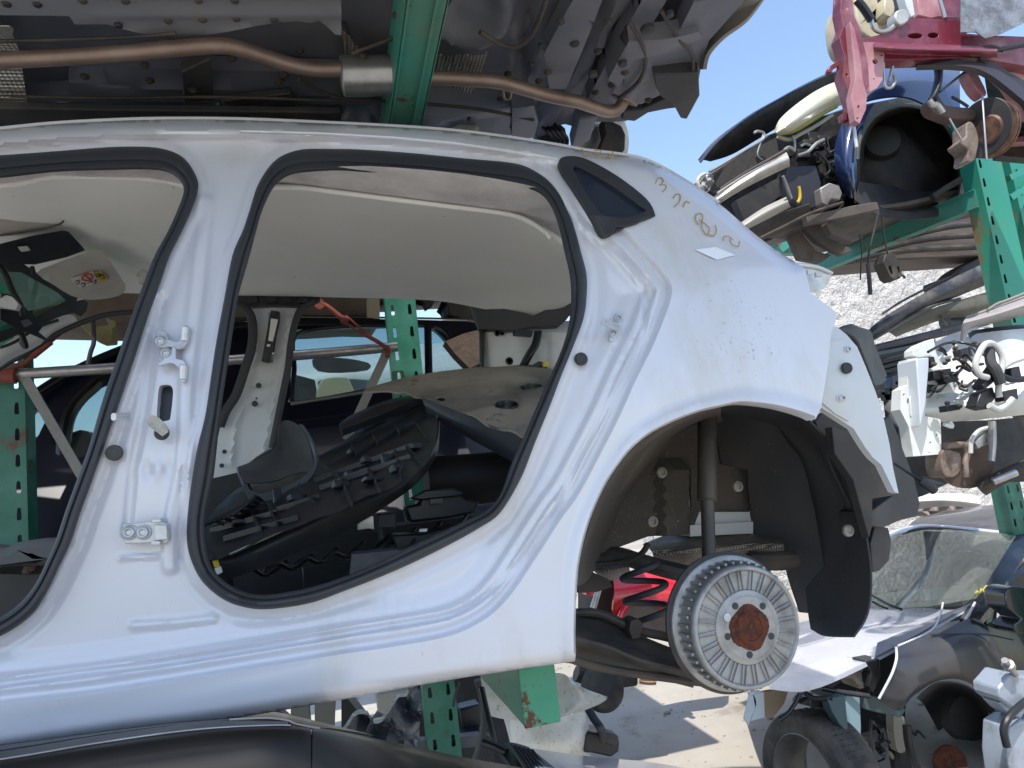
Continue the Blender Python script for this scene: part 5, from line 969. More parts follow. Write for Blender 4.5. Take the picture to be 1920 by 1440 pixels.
# ================================================================== dark car on the ground, right
SILV = mat('lilac_silver_paint', (.64,.66,.74), .25, .1, .9, dirt=(.38,.36,.36), ds=1.6, dlo=.42, dhi=.75, rvar=.25)
DKP = mat('faded_dark_paint', (.04,.042,.055), .35, .2, .5, dirt=(.075,.065,.058), ds=1.5, dlo=.35, dhi=.6, rvar=.3)
BLK = mat('black_paint', (.008,.009,.011), .25, 0, .6, dirt=(.03,.03,.03), ds=4, dlo=.5, dhi=.8, rvar=.3)
gc = thing('wrecked_car', 'wrecked dark car with pale bonnet and whole windscreen, standing on the ground at right', 'car', (2.6, 3.6, 0))
PT('bonnet', [[(1380,1200,4.2),(1480,1172,4.25),(1560,1155,4.3),(1610,1145,4.35),(1640,1140,4.35)],[(1400,1235,3.6),(1500,1210,3.7),(1590,1180,3.8),(1670,1160,3.85),(1735,1140,3.85)],[(1430,1262,3.2),(1520,1250,3.25),(1610,1215,3.35),(1700,1178,3.4),(1790,1143,3.45)],[(1445,1284,3.0),(1518,1286,3.0),(1620,1243,3.1),(1720,1190,3.2),(1828,1128,3.3)]], SILV, gc, t=.02)
PT('bonnet_crease', [[(1645,1205,3.22),(1680,1190,3.26),(1725,1170,3.3),(1780,1147,3.38)],[(1640,1232,3.12),(1670,1216,3.14),(1720,1189,3.195),(1827,1129,3.295)]], mat('scuffed_sidelit_silver', (.24,.23,.25), .5, .3, dirt=(.12,.11,.1), ds=5), gc, t=.01)  # scuffed strip; the edge's side light is painted in as darker grey
SWs = plane3((1640,1140,4.3),(1825,1126,3.32),(1745,992,4.6))
ws = PL('windscreen', [(1560,1160),(1600,1100),(1640,1040),(1680,1002),(1745,990),(1880,1000),(1905,1005),(1870,1062),(1832,1122),(1740,1138),(1640,1142)], SWs, .008, glass_mat('dusty_windscreen', (.72,.80,.76), .22, .02, dirt=(.75,.75,.7), opac=.09), gc)
PL('cabin', [(1560,1165),(1600,1090),(1660,1010),(1700,996),(1990,1000),(1990,1165)], 5.6, .1, INT, gc)
PT('dashboard', [[(1600,1130,4.6),(1700,1128,4.3),(1800,1120,3.8)],[(1630,1115,5.0),(1720,1105,4.8),(1830,1095,4.3)]], mat('beige_dashboard', (.30,.28,.22), .8), gc, t=.05)
PL('seat', [(1700,1100),(1705,1060),(1730,1045),(1760,1052),(1765,1100)], 5.0, .1, BLACKG, gc, sm=2); PL('seat', [(1790,1090),(1795,1050),(1820,1035),(1850,1042),(1855,1090)], 4.6, .1, BLACKG, gc, sm=2)
TB('screen_edge', [(1560,1160,4.4),(1610,1082,4.5),(1660,1012,4.6),(1690,996,4.6),(1745,988,4.55),(1900,1003,4.0)], .02, SILV, gc)
PT('roof', [[(1690,998,4.6),(1745,988,4.5),(1850,998,4.15),(1925,1004,3.9),(2050,1010,3.6)],[(1720,972,4.9),(1770,965,4.8),(1860,965,4.5),(1940,962,4.2),(2080,960,3.9)],[(1745,965,5.4),(1790,955,5.3),(1870,945,5.0),(1960,930,4.8),(2100,915,4.5)]], mat('sun_faded_black_roof', (.035,.033,.04), .4, 0, .4, dirt=(.10,.08,.09), ds=2, dlo=.4, dhi=.7), gc, t=.02)
TB('wiper', [(1634,1116,4.2),(1652,1126,4.1),(1672,1136,4.0),(1692,1143,3.95)], .008, BLACKP, gc); TB('wiper', [(1636,1128,4.15),(1650,1136,4.1),(1664,1141,4.05)], .007, BLACKP, gc)
PT('a_pillar', [[(1960,955,3.75),(1905,1003,3.6),(1870,1062,3.4),(1832,1120,3.3),(1812,1140,3.28),(1800,1160,3.26)],[(1985,990,3.6),(1925,1040,3.45),(1890,1090,3.3),(1862,1132,3.22),(1846,1150,3.2),(1830,1175,3.2)]], BLK, gc, t=.05)
pen([[(1828,1116),(1832,1108),(1836,1116)],[(1838,1112),(1840,1104),(1845,1110)],[(1843,1106),(1850,1098),(1853,1104)]], r=.004, name='crayon_writing', m=mat('yellow_crayon', (.5,.42,.05), .8), S=plane3((1828,1116,3.18),(1853,1100,3.25),(1850,1130,3.1)), par=gc)
PL('mirror', [(1885,1110),(1900,1100),(1925,1102),(1960,1110),(1960,1190),(1905,1185),(1903,1170),(1915,1160),(1890,1140)], 2.9, .12, BLK, gc, sm=2, bevel=.01)
gq = PL('door', [(1862,1135),(1900,1090),(1960,1040),(2100,1000),(2100,1440),(1870,1440),(1868,1250),(1850,1180)], 3.25, .05, BLK, gc, holes=[[(1850+20,1140),(1895,1095),(1899,1150),(1880,1165),(1868,1166)][0:5]])
g = G(); 
for P in ([(1852,1150),(1858,1140),(1864,1142),(1860,1165),(1850,1170)],[(1872,1110),(1890,1090),(1892,1100),(1880,1120)]): g.plate(P, 3.22, .004)
isl('glass_shard', g, mat('green_glass_shard', (.25,.38,.33), .2), gc)
PT('wing', [[(1682,1213,3.02),(1750,1192,3.06),(1815,1160,3.12),(1845,1170,3.12),(1864,1190,3.1),(1880,1215,3.1)],[(1678,1245,2.96),(1740,1235,2.96),(1800,1215,2.98),(1840,1215,3.0),(1870,1240,3.02),(1920,1300,3.05)],[(1660,1290,2.96),(1700,1300,2.94),(1730,1280,2.94),(1775,1262,2.95),(1830,1268,2.98),(1900,1340,3.05)],[(1646,1312,2.98),(1686,1333,2.98),(1712,1305,2.98),(1765,1275,2.98),(1822,1283,3.0),(1885,1345,3.06)]], DKP, gc, t=.006)
PT('door_skin', [[(1820,1160,3.1),(1870,1180,3.1),(1960,1200,3.1),(2100,1240,3.1)],[(1860,1240,3.05),(1900,1280,3.05),(1980,1300,3.05),(2100,1330,3.05)],[(1880,1340,3.08),(1910,1400,3.08),(1990,1440,3.08),(2100,1480,3.08)]], BLK, gc)
TB('wing_edge', [(1680,1214,3.0),(1681,1235,2.96),(1673,1262,2.95),(1660,1288,2.96),(1648,1310,2.97)], .006, mat('bare_edge', (.6,.6,.65), .4), gc)
TB('trim_strip', [(1768,1130,3.4),(1764,1150,3.35),(1755,1172,3.2),(1740,1186,3.12),(1715,1198,3.08),(1684,1211,3.02)], .005, bpy.data.materials['bare_edge'], gc)
TB('trim_strip', [(1828,1130,3.25),(1820,1145,3.2),(1810,1162,3.12)], .006, bpy.data.materials['bare_edge'], gc)
PT('wheel_arch_liner', [[(1720,1310,3.0),(1760,1280,3.0),(1820,1290,3.0),(1880,1350,3.0),(1885,1400,3.0)],[(1735,1325,3.5),(1770,1300,3.5),(1815,1310,3.5),(1855,1360,3.5),(1860,1410,3.5)],[(1760,1370,3.6),(1780,1360,3.6),(1800,1370,3.6),(1820,1390,3.6),(1825,1420,3.6)]], BLACKG, gc)
g = G(); g.lathe(at(1822,1345,3.5), (-.3,-1,0), [(0,.02),(.05,.02),(.12,0),(.14,-.04),(.15,-.05)], n=36); link('arch_drum', g, BLACKG, gc)
PL('engine_bay', [(1560,1290),(1620,1250),(1690,1215),(1700,1300),(1690,1440),(1620,1440),(1560,1440)], 3.9, .2, INT, gc)
BEI = mat('dusty_lamp_housing', (.36,.30,.23), .6, dirt=(.18,.14,.1), ds=8, dlo=.4, dhi=.7, bump=.2, bs=30)
g = G(); g.plate([(1545,1276),(1580,1258),(1618,1240),(1630,1245),(1632,1262),(1628,1285),(1612,1292),(1600,1272),(1570,1270),(1556,1280)], 3.15, .12, res=9, disp=lambda V, W: W+np.outer(.02*np.sin(V[:,0]/7)*np.cos(V[:,1]/6), (0,1,0))); link('lamp_housing', g, BEI, gc)
PL('lamp_housing_inner', [(1622,1240),(1650,1235),(1652,1270),(1638,1300),(1628,1288),(1634,1262)], 3.1, .1, BLACKP, gc, bevel=.006)
for k, (pp, m_) in enumerate([([(1552,1310),(1585,1305),(1588,1340),(1592,1380),(1590,1375),(1575,1360),(1560,1335)], mat('slate_blue_bracket', (.05,.09,.10), .4)), ([(1585,1305),(1612,1300),(1615,1360),(1612,1440),(1595,1440),(1588,1380)], mat('pale_blue_bracket', (.20,.30,.33), .4)), ([(1500,1320),(1516,1310),(1560,1315),(1560,1330),(1520,1325)], BLACKP), ([(1620,1300),(1660,1312),(1700,1330),(1690,1345),(1640,1335),(1622,1330)], bpy.data.materials['slate_blue_bracket'])]):
    PL('front_bracket', pp, 3.0+.05*k, .06, m_, gc, bevel=.004)
for pts, r in [([(1500,1300,3.1),(1490,1320,3.1),(1475,1340,3.1),(1460,1350,3.1)], .010), ([(1510,1300,3.1),(1530,1310,3.05),(1560,1308,3.0)], .012), ([(1540,1290,3.1),(1580,1298,3.05),(1630,1305,3.0)], .012), ([(1634,1350,3.2),(1632,1390,3.2),(1640,1440,3.2)], .008), ([(1700,1360,3.1),(1705,1400,3.1),(1720,1440,3.1)], .02), ([(1520,1300,3.1),(1518,1320,3.1)], .01), ([(1545,1305,3.1),(1546,1325,3.1)], .01), ([(1660,1330,3.3),(1680,1370,3.3),(1690,1440,3.3)], .05)]: TB('pipe', pts, r, BLACKP, gc)
g = G(); g.plate([(1675,1340),(1695,1345),(1700,1400),(1690,1412),(1680,1400)], 3.2, .05, sm=2); link('strut', g, mat('pale_strut', (.25,.22,.18), .5), gc)
g = G(); g.lathe(at(1783,1432,3.3), (-.2,-1,.05), [(.04,.01),(.07,.012),(.085,.0),(.085,-.02)], n=40); link('brake_disc', g, RUST, gc)
TB('radiator_hose', [(1490,1316,3.15),(1500,1306,3.15),(1520,1304,3.15),(1545,1312,3.12)], .016, STEEL, gc)
for k in range(22):
    x = 1540+RNG.random()*150; y = 1290+RNG.random()*130; q = [(x, y, 3.25)]
    for j in range(4): x += -16+32*RNG.random(); y += -10+34*RNG.random(); q.append((x, y, 3.2+.2*RNG.random()))
    TB('loose_wire', q, .004+.006*RNG.random(), [BLACKP, BLACKG, DSTEEL, BEI][k % 4], gc)
TB('door_gap', [(1745,1190,3.05),(1800,1188,3.04),(1850,1190,3.04),(1900,1200,3.04)], .004, RUBBER, gc)
# leaning tyre
ty = thing('tyre', 'worn tyre with empty rim leaning at the nose of the dark car', 'tyre', at(1520,1540,3.0))
TYM = mat('dusty_tyre', (.03,.028,.026), .75, dirt=(.12,.10,.085), ds=6, dlo=.4, dhi=.65, bump=.1, bs=60)
ta = _n((-.99,-.12,.08)); tc_ = at(1540,1462,3.15); R0 = .30
prof = [(.205,-.085),(.215,-.10),(.25,-.108),(.285,-.10),(R0-.004,-.085),(R0,-.07),(R0+.003,0),(R0,.07),(R0-.004,.085),(.285,.10),(.25,.108),(.215,.10),(.205,.085),(.20,.07),(.20,-.07)]
g = G(); n = 72; u = _n(np.cross(ta, (0,0,1))); v = np.cross(ta, u); V = []
for r, h in prof:
    for k in range(n): t = 2*math.pi*k/n; V.append(tc_+ta*h+r*(u*math.cos(t)+v*math.sin(t)))
m = len(prof); g.add(V, [(i*n+k, i*n+(k+1) % n, ((i+1) % m)*n+(k+1) % n, ((i+1) % m)*n+k) for i in range(m) for k in range(n)]); tt = link('tread_band', g, TYM, ty)
g = G()
for hh_ in (-.035, 0, .035):
    for k in range(0, 72, 1):
        t = 2*math.pi*k/72; e = u*math.cos(t)+v*math.sin(t); q = -u*math.sin(t)+v*math.cos(t); g.box(tc_+ta*(hh_+.012*(k % 2))+e*(R0+.0025), (.004,.003,.022), rot=np.column_stack([e,q,ta]))
link('tread_groove', g, RUBBER, tt)['kind'] = 'stuff'
g = G(); V = []; prof = [(.204,.088),(.212,.096),(.206,.098),(.195,.085),(.180,.06),(.178,-.06),(.195,-.09),(.206,-.098),(.200,-.07),(.200,.07)]
for r, h in prof:
    for k in range(n): t = 2*math.pi*k/n; V.append(tc_+ta*h+r*(u*math.cos(t)+v*math.sin(t)))
m = len(prof); g.add(V, [(i*n+k, i*n+(k+1) % n, ((i+1) % m)*n+(k+1) % n, ((i+1) % m)*n+k) for i in range(m) for k in range(n)]); link('rim', g, mat('grey_rim', (.16,.15,.14), .5, .5, dirt=(.08,.07,.06), ds=10), ty)
g = G(); g.patch([[(1412,1300,3.2),(1418,1320,3.2),(1408,1345,3.2),(1404,1360,3.2)],[(1405,1302,3.2),(1402,1320,3.2),(1396,1345,3.2),(1398,1352,3.2)]], t=.01); g.plate([(1412,1302),(1432,1298),(1434,1345),(1408,1352),(1416,1325)], 3.2, .05); o = link('hanging_bracket', g, mat('white_steel_bracket', (.5,.55,.6), .4)); o.name = 'steel_bracket'; tag(o, 'pale blue steel bracket under the right side of the brake drum', 'bracket')
o = PL('panel_scrap', [(1434,1298),(1480,1290),(1470,1320),(1450,1345),(1434,1345)], 3.3, .03, mat('tan_board', (.35,.26,.18), .8), None, 'tan board scrap between the pale bracket and the leaning tyre', 'board')
# right-edge part in front
ep2 = thing('engine_mount', 'pale blue-grey cast engine mount at the lower right edge', 'engine part', at(1900,1400,2.4))
PBL = mat('pale_blue_casting', (.34,.38,.44), .45, .3, dirt=(.2,.2,.2), ds=10, bump=.1, bs=40)
PL('mount_head', [(1872,1290),(1885,1275),(1895,1262),(1920,1268),(1990,1270),(1990,1330),(1900,1330),(1874,1310)], 2.4, .12, PBL, ep2, bevel=.008); PL('mount_body', [(1892,1365),(1915,1350),(1990,1350),(1990,1480),(1898,1480),(1890,1420)], 2.4, .12, PBL, ep2, bevel=.008)
PL('mount_web', [(1873,1318),(1900,1312),(1925,1330),(1915,1350),(1890,1335)], 2.42, .08, PBL, ep2, bevel=.005)
g = G(); g.lathe(at(1893,1250,2.38), _n((-.6,-.3,.6)), [(.012,-.06),(.012,0),(.022,0),(.022,.02),(.012,.022),(.012,.05),(.0,.05)], n=16); link('bolt', g, STEEL, ep2)
TB('hose', [(1930,1310,2.38),(1905,1330,2.37),(1888,1350,2.36),(1882,1370,2.36),(1888,1400,2.36)], .014, BLACKP, ep2)
# ================================================================== white stripped front end on the right rack
YSC = .8
wf = thing('wrecked_car', 'stripped white car front end with exposed strut tower, right edge at mid height', 'car', (2.4, 3.0, CAMZ-.2))
WF = mat('sunlit_white_structure', (.68,.70,.68), .45, 0, .2, dirt=(.42,.42,.38), ds=5, dlo=.45, dhi=.75, speck=(.1,.1,.1), ss=70, sth=.72, bump=.1, bs=25)
PL('inner_wing', [(1742,650),(1790,625),(1830,612),(1858,612),(1920,640),(2050,640),(2050,720),(1860,725),(1800,720),(1760,690),(1720,662),(1728,650)], plane3((1742,650,3.3),(2050,640,2.6),(1800,720,3.0)), .04, WF, wf, bevel=.006)
g = G(); c = at(1882,690,3.05); g.lathe(c, _n((.02,-.1,1)), [(.14,-.10),(.135,0),(.125,.10),(.10,.155),(.0,.155)], n=40); tw = link('strut_tower', g, mat('pale_grey_tower', (.52,.56,.58), .45, 0, .2, dirt=(.35,.36,.34), ds=6), wf)
g = G(); g.lathe(at(1875,628,3.05), _n((.02,-.1,1)), [(.11,0),(.115,.02),(.10,.03),(0,.03)], n=30); link('tower_cap', g, BLACKP, tw)
PL('front_post', [(1690,730),(1702,722),(1702,674),(1722,671),(1724,700),(1735,702),(1742,720),(1735,780),(1764,786),(1766,852),(1712,856),(1704,800),(1688,768)], 2.86, .05, WF, wf, bevel=.004, holes=[el(1704,752,3,6,10), el(1695,740,2,2,8), el(1745,830,2,2,8), el(1757,816,2,2,8), el(1709,798,2,2,8)])
PL('front_post', [(1718,673),(1742,670),(1742,690),(1736,760),(1726,800),(1724,760),(1720,700)], 2.80, .10, mat('shade_blue_white', (.55,.6,.66), .4, 0, .3), wf, bevel=.004)  # bluish shade of the post's flank is put into its paint
PL('badge_plate', [(1705,745),(1712,738),(1722,744),(1724,778),(1718,784),(1708,780)], 2.85, .006, WF, wf, bevel=.002, holes=[el(1714,764,3.5,6,12)])
PT('chassis_rail', [[(1735,738,2.95),(1800,733,2.9),(1860,722,2.8),(1920,708,2.72),(2050,690,2.6)],[(1735,765,2.88),(1800,762,2.83),(1860,752,2.75),(1920,742,2.66),(2050,725,2.5)],[(1740,792,2.95),(1800,790,2.9),(1860,784,2.8),(1920,778,2.72),(2050,765,2.6)]], WF, wf)
PL('lock_carrier', [(1712,655),(1725,645),(1752,634),(1756,660),(1770,690),(1750,700),(1745,668),(1722,672),(1712,668)], 2.9, .05, WF, wf, bevel=.005)
PL('rail_bracket', [(1738,690),(1765,690),(1800,700),(1790,735),(1760,738),(1740,725)], 2.84, .06, WF, wf, bevel=.004)
for pp, Y in [([(1742,668),(1752,668),(1756,685),(1748,690)], 2.80), ([(1750,695),(1784,690),(1786,708),(1752,712)], 2.79), ([(1840,735),(1862,725),(1868,745),(1850,768),(1830,762)], 2.62), ([(1738,720),(1760,722),(1755,735),(1738,735)], 2.83), ([(1872,680),(1880,690),(1866,715),(1848,730),(1842,722),(1858,700)], 2.6)]: PL('relay', pp, Y, .05, BLACKP, wf, bevel=.004)
g = G(); g.tube([(1852,708,2.6),(1836,702,2.6),(1829,684,2.6),(1836,662,2.6),(1848,645,2.6),(1862,645,2.6),(1874,658,2.6),(1880,676,2.6),(1876,700,2.6),(1872,730,2.6),(1874,745,2.6)], .011, sm=6); link('hose', g, mat('pale_hose', (.5,.5,.48), .4), wf)
TB('hose', [(1855,655,2.62),(1858,680,2.6),(1868,695,2.58),(1876,720,2.58)], .018, BLACKG, wf); TB('hose', [(1740,660,2.75),(1770,645,2.78),(1800,642,2.78),(1835,650,2.7)], .005, BLACKP, wf); TB('hose', [(1855,760,2.6),(1872,768,2.6),(1888,758,2.6),(1898,748,2.6)], .012, bpy.data.materials['pale_hose'], wf); TB('hose', [(1880,690,2.6),(1895,680,2.6),(1930,668,2.6)], .01, bpy.data.materials['pale_hose'], wf); TB('hose', [(1870,700,2.6),(1900,712,2.6),(1950,706,2.6)], .012, BLACKP, wf); TB('cable', [(1770,795,2.8),(1785,800,2.8),(1780,790,2.8)], .008, WF, wf)
PL('engine_bay_shade', [(1735,792),(1850,788),(2050,770),(2050,900),(1840,905),(1790,890),(1768,850),(1764,790)], 3.3, .2, INT, wf)  # dark sheet in place of the shade inside the engine bay
g = G(); g.lathe(at(1808,868,2.95), (-.5,-1,0), [(0,.01),(.05,.01),(.08,.008),(.10,.008),(.10,-.012),(.05,-.02)], n=48); link('brake_disc', g, mat('rusted_disc', (.10,.065,.05), .6, .4, dirt=(.05,.035,.03), ds=20), wf)
CAL = mat('weathered_caliper', (.24,.19,.16), .65, .3, dirt=(.12,.08,.06), ds=14, dlo=.4, dhi=.7, bump=.3, bs=60)
g = G(); g.plate([(1766,848),(1775,842),(1790,846),(1800,850),(1804,870),(1800,885),(1788,895),(1772,892),(1766,875)], 2.84, .08, sm=2); cl = link('brake_caliper', g, CAL, wf, bevel=.008)
TB('caliper_pin', [(1772,836,2.84),(1800,834,2.84),(1812,836,2.84)], .013, CAL, cl); TB('caliper_pin', [(1808,835,2.83),(1814,850,2.83),(1810,868,2.83),(1812,895,2.83)], .011, CAL, cl); TB('brake_hose', [(1820,850,2.8),(1822,825,2.8),(1835,808,2.8),(1852,802,2.8)], .008, bpy.data.materials['pale_hose'], wf)
PL('drop_link', [(1828,828),(1852,808),(1862,815),(1860,828),(1835,842)], 2.8, .05, STEEL, wf, bevel=.004); TB('drop_link', [(1860,790,2.78),(1861,830,2.78),(1858,865,2.78)], .013, STEEL, wf); TB('lower_arm', [(1840,918,2.9),(1865,902,2.85),(1900,885,2.8),(1990,850,2.7)], .028, DSTEEL, wf); TB('track_rod', [(1862,903,2.8),(1880,896,2.78),(1905,886,2.76)], .014, STEEL, wf)
YSC = 1.0
YSC = .8
for k in range(16):
    x = 1735+RNG.random()*110; y = 655+RNG.random()*120; q = [(x, y, 2.80)]
    for j in range(4): x += -14+30*RNG.random(); y += -16+30*RNG.random(); q.append((x, min(y, 800), 2.76+.06*RNG.random()))
    TB('loose_wire', q, .003+.003*RNG.random(), [BLACKP, BLACKG, DSTEEL][k % 3], wf)
g = G()
for k in range(22): g.lathe(at(1740+RNG.random()*160, 640+RNG.random()*140, 2.72), (0, -1, 0), [(0,.004),(.006,.004),(.008,0),(.008,-.01)], n=10)
isl('bolt_head', g, DSTEEL, wf)
for pp, Y in [([(1765,700),(1790,696),(1800,712),(1775,720)],2.78),([(1800,655),(1820,650),(1826,668),(1805,672)],2.85),([(1895,690),(1912,686),(1916,706),(1898,708)],2.6),([(1880,735),(1908,728),(1910,748),(1884,752)],2.6),([(1775,760),(1800,757),(1802,768),(1777,772)],2.74)]: PL('relay', pp, Y, .04, [BLACKP, DSTEEL][len(pp) % 2], wf, bevel=.003)
YSC = 1.0
# car beyond with raised dark bonnet frame
df = thing('wrecked_car', 'dark car with open slatted bonnet frame silhouetted against the rough wall', 'car', (3.2, 4.0, CAMZ-.3))
DF = mat('dark_frame_metal', (.022,.022,.028), .35, .1, .4, dirt=(.12,.11,.10), ds=8, dlo=.42, dhi=.7, rvar=.3)
PT('bonnet_frame', [[(1618,628,3.9),(1650,600,3.9),(1700,568,3.9),(1760,535,3.85),(1820,505,3.8),(1900,470,3.7),(2000,430,3.6)],[(1625,634,3.88),(1660,612,3.88),(1710,580,3.88),(1770,550,3.83),(1830,522,3.78),(1905,492,3.68),(2005,455,3.58)],[(1640,638,3.92),(1668,622,3.92),(1716,595,3.92),(1775,565,3.87),(1835,540,3.82),(1905,512,3.72),(2005,475,3.62)]], DF, df, t=.03)
PT('bonnet_liner', [[(1668,615,3.95),(1700,598,3.95),(1750,578,3.9),(1800,562,3.85),(1860,545,3.8)],[(1672,625,3.95),(1705,612,3.95),(1760,592,3.9),(1805,583,3.85),(1860,570,3.8)],[(1680,632,4.0),(1710,620,4.0),(1765,600,3.95),(1808,594,3.9),(1860,590,3.85)]], mat('khaki_frame', (.12,.115,.09), .5, dirt=(.05,.05,.04), ds=14), df, t=.02)
for pts, r in [([(1636,636,3.9),(1690,604,3.9),(1745,575,3.87),(1800,560,3.85)], .010), ([(1640,655,3.8),(1700,640,3.8),(1770,622,3.78),(1850,602,3.7)], .03), ([(1645,668,3.8),(1690,655,3.8),(1750,640,3.78)], .02), ([(1640,690,3.7),(1670,680,3.7),(1705,672,3.7)], .022), ([(1650,702,3.7),(1680,690,3.7),(1706,680,3.7)], .015), ([(1762,588,3.9),(1768,600,3.9),(1776,612,3.9)], .006), ([(1655,588,3.92),(1700,560,3.92),(1780,520,3.88)], .008)]: TB('frame_bar', pts, r, DF, df)
PL('headrest', [(1772,520),(1776,535),(1790,530),(1850,505),(1900,480),(1900,455),(1862,478),(1840,482),(1808,500),(1790,518)], 3.9, .2, BLACKG, df, sm=2, bevel=.01)
PL('arch_end', [(1782,590),(1800,578),(1870,560),(1870,600),(1840,610),(1800,625),(1786,612)], 3.95, .1, NAVY, df, sm=2)
BBL = mat('blue_black_metal', (.015,.03,.06), .35, .2, .5, dirt=(.08,.09,.11), ds=8, dlo=.5, dhi=.75)
PL('slam_panel', [(1640,660),(1720,645),(1760,640),(1750,672),(1712,680),(1700,730),(1660,745),(1642,720)], 3.75, .1, BBL, df, bevel=.005)
g = G()
for k in range(5): g.plate([(1640+k*2,668+k*10),(1700,655+k*9),(1706,660+k*9),(1644+k*2,675+k*10)], 3.62, .08)
isl('radiator_slat', g, BLACKG, df, bevel=.003)
PL('side_bracket', [(1672,705),(1700,695),(1706,715),(1690,740),(1668,735)], 3.55, .05, BBL, df, bevel=.003, holes=[el(1682,718,3,3,8)])
PT('bumper', [[(1655,745,3.3),(1690,740,3.25),(1720,735,3.3),(1765,780,3.4)],[(1665,820,3.25),(1690,820,3.2),(1720,820,3.2),(1760,830,3.4)],[(1680,900,3.3),(1710,900,3.25),(1740,900,3.25),(1765,890,3.4)],[(1700,935,3.5),(1730,930,3.4),(1760,915,3.4),(1780,905,3.45)]], mat('blue_black_bumper', (.012,.016,.026), .45, dirt=(.04,.04,.045), ds=6), df, t=.03)
g = G()
for k in range(14): g.box(at(1650+RNG.random()*24, 725+RNG.random()*22, 3.15), (.02+.02*RNG.random(), .03, .012+.02*RNG.random()))
isl('engine_scrap', g, BLACKP, df)
YSC = .9
# pale underside panel edge resting over the white front end
o = PT('panel', [[(1812,596,2.7),(1850,583,2.65),(1890,566,2.6),(1960,540,2.5)],[(1806,606,2.65),(1845,596,2.6),(1885,584,2.55),(1960,560,2.45)],[(1806,640,2.72),(1816,618,2.7),(1880,602,2.62),(1960,580,2.5)]], mat('grey_underside_panel', (.30,.28,.28), .6, dirt=(.16,.14,.13), ds=10, bump=.1, bs=40), None, t=.012, label='grey curved bumper panel lying over the white strut tower', cat='bumper'); o.name = 'loose_bumper'
TB('panel_edge', [(1812,596,2.69),(1850,582,2.64),(1870,570,2.61),(1890,563,2.58),(1960,535,2.48)], .007, mat('rubber_edge', (.25,.24,.22), .6), o) 
YSC = 1.0
o = PT('bumper', [[(1725,928,5.5),(1760,925,5.4),(1800,925,5.4),(1835,930,5.4)],[(1722,940,5.4),(1760,938,5.3),(1800,940,5.3),(1838,945,5.3)],[(1722,955,5.5),(1760,950,5.4),(1800,950,5.4),(1835,958,5.4)]], mat('sunlit_bumper', (.6,.58,.56), .5, dirt=(.4,.1,.08), ds=5, dlo=.6, dhi=.7), None, t=.02, label='pale bumper on the ground in front of the rough wall', cat='bumper'); o.name = 'loose_bumper'
g = G(); g.plate(cr([(1735,948),(1760,940),(1800,938),(1830,945),(1835,965),(1740,968)], 2, True), 5.8, .4, res=8, disp=lambda V, W: W+np.outer(.06*np.sin(V[:,0]/5)*np.cos(V[:,1]/4), (0,1,0))); o = link('rubble_heap', g, mat('grey_rubble', (.2,.17,.15), .9, bump=.8, bs=12)); struct(o, 'stuff')
# ================================================================== dark blue car on the right rack
bc = thing('wrecked_car', 'dark blue car front with yellowed headlight and empty wheel arch, upper right rack', 'car', (2.2, 3.2, CAMZ+.8))
BLU = mat('dark_blue_paint', (.018,.035,.11), .22, .1, 1, dirt=(.10,.11,.14), ds=3, dlo=.5, dhi=.8, rvar=.3)
SOOT = mat('engine_bay_black', (.018,.018,.02), .55, dirt=(.07,.065,.06), ds=10, dlo=.45, dhi=.7, bump=.3, bs=40)
YB = 2.95
PT('bonnet', [[(1313,303,YB),(1345,265,YB+.02),(1400,222,YB+.05),(1455,190,YB+.1),(1510,160,YB+.15),(1560,138,YB+.2),(1610,130,YB+.2)],[(1318,300,YB+.05),(1352,272,YB+.07),(1408,232,YB+.08),(1464,202,YB+.13),(1515,175,YB+.18),(1565,152,YB+.22),(1610,146,YB+.22)],[(1332,303,YB+.15),(1372,290,YB+.2),(1420,262,YB+.22),(1470,232,YB+.25),(1520,200,YB+.3),(1570,170,YB+.32),(1610,160,YB+.32)]], SOOT, bc, t=.015)
TB('bonnet_edge', [(1313,304,YB-.01),(1345,265,YB),(1400,221,YB+.04),(1455,189,YB+.09),(1510,159,YB+.14),(1560,137,YB+.19),(1610,129,YB+.19)], .006, BLU, bc)
PL('engine_bay', [(1312,335),(1340,318),(1368,300),(1440,252),(1590,200),(1620,230),(1630,360),(1602,402),(1500,425),(1440,452),(1400,425),(1370,395),(1345,372),(1318,352)], YB+.25, .3, SOOT, bc, bevel=.01)
PT('headlight', [[(1452,246,YB-.02),(1462,224,YB-.03),(1490,198,YB-.02),(1530,170,YB+.02),(1568,153,YB+.08),(1592,152,YB+.14)],[(1456,249,YB-.07),(1475,236,YB-.10),(1505,213,YB-.09),(1540,190,YB-.05),(1570,176,YB),(1594,172,YB+.08)],[(1460,254,YB-.02),(1485,249,YB-.03),(1515,233,YB-.02),(1545,214,YB+.02),(1570,200,YB+.05),(1592,194,YB+.1)]], mat('yellowed_headlight', (.60,.56,.36), .25, 0, .6, dirt=(.7,.68,.55), ds=4, dlo=.35, dhi=.65), bc, nu=7, nv=6, t=.008)
TB('headlight_rim', [(1456,250,YB-.02),(1485,246,YB-.04),(1515,230,YB-.03),(1545,211,YB+.01),(1568,199,YB+.04)], .012, mat('olive_lens_edge', (.28,.26,.03), .4), bc)
g = G(); g.tube([(1458,256,YB),(1480,262,YB),(1500,252,YB),(1530,236,YB+.02),(1560,216,YB+.04)], .010, n=6); link('headlight_gasket', g, mat('silver_gasket', (.4,.4,.3), .5), bc)
ALU = mat('weathered_aluminium', (.55,.54,.50), .45, .5, dirt=(.32,.30,.27), ds=9, dlo=.4, dhi=.75, bump=.15, bs=40)
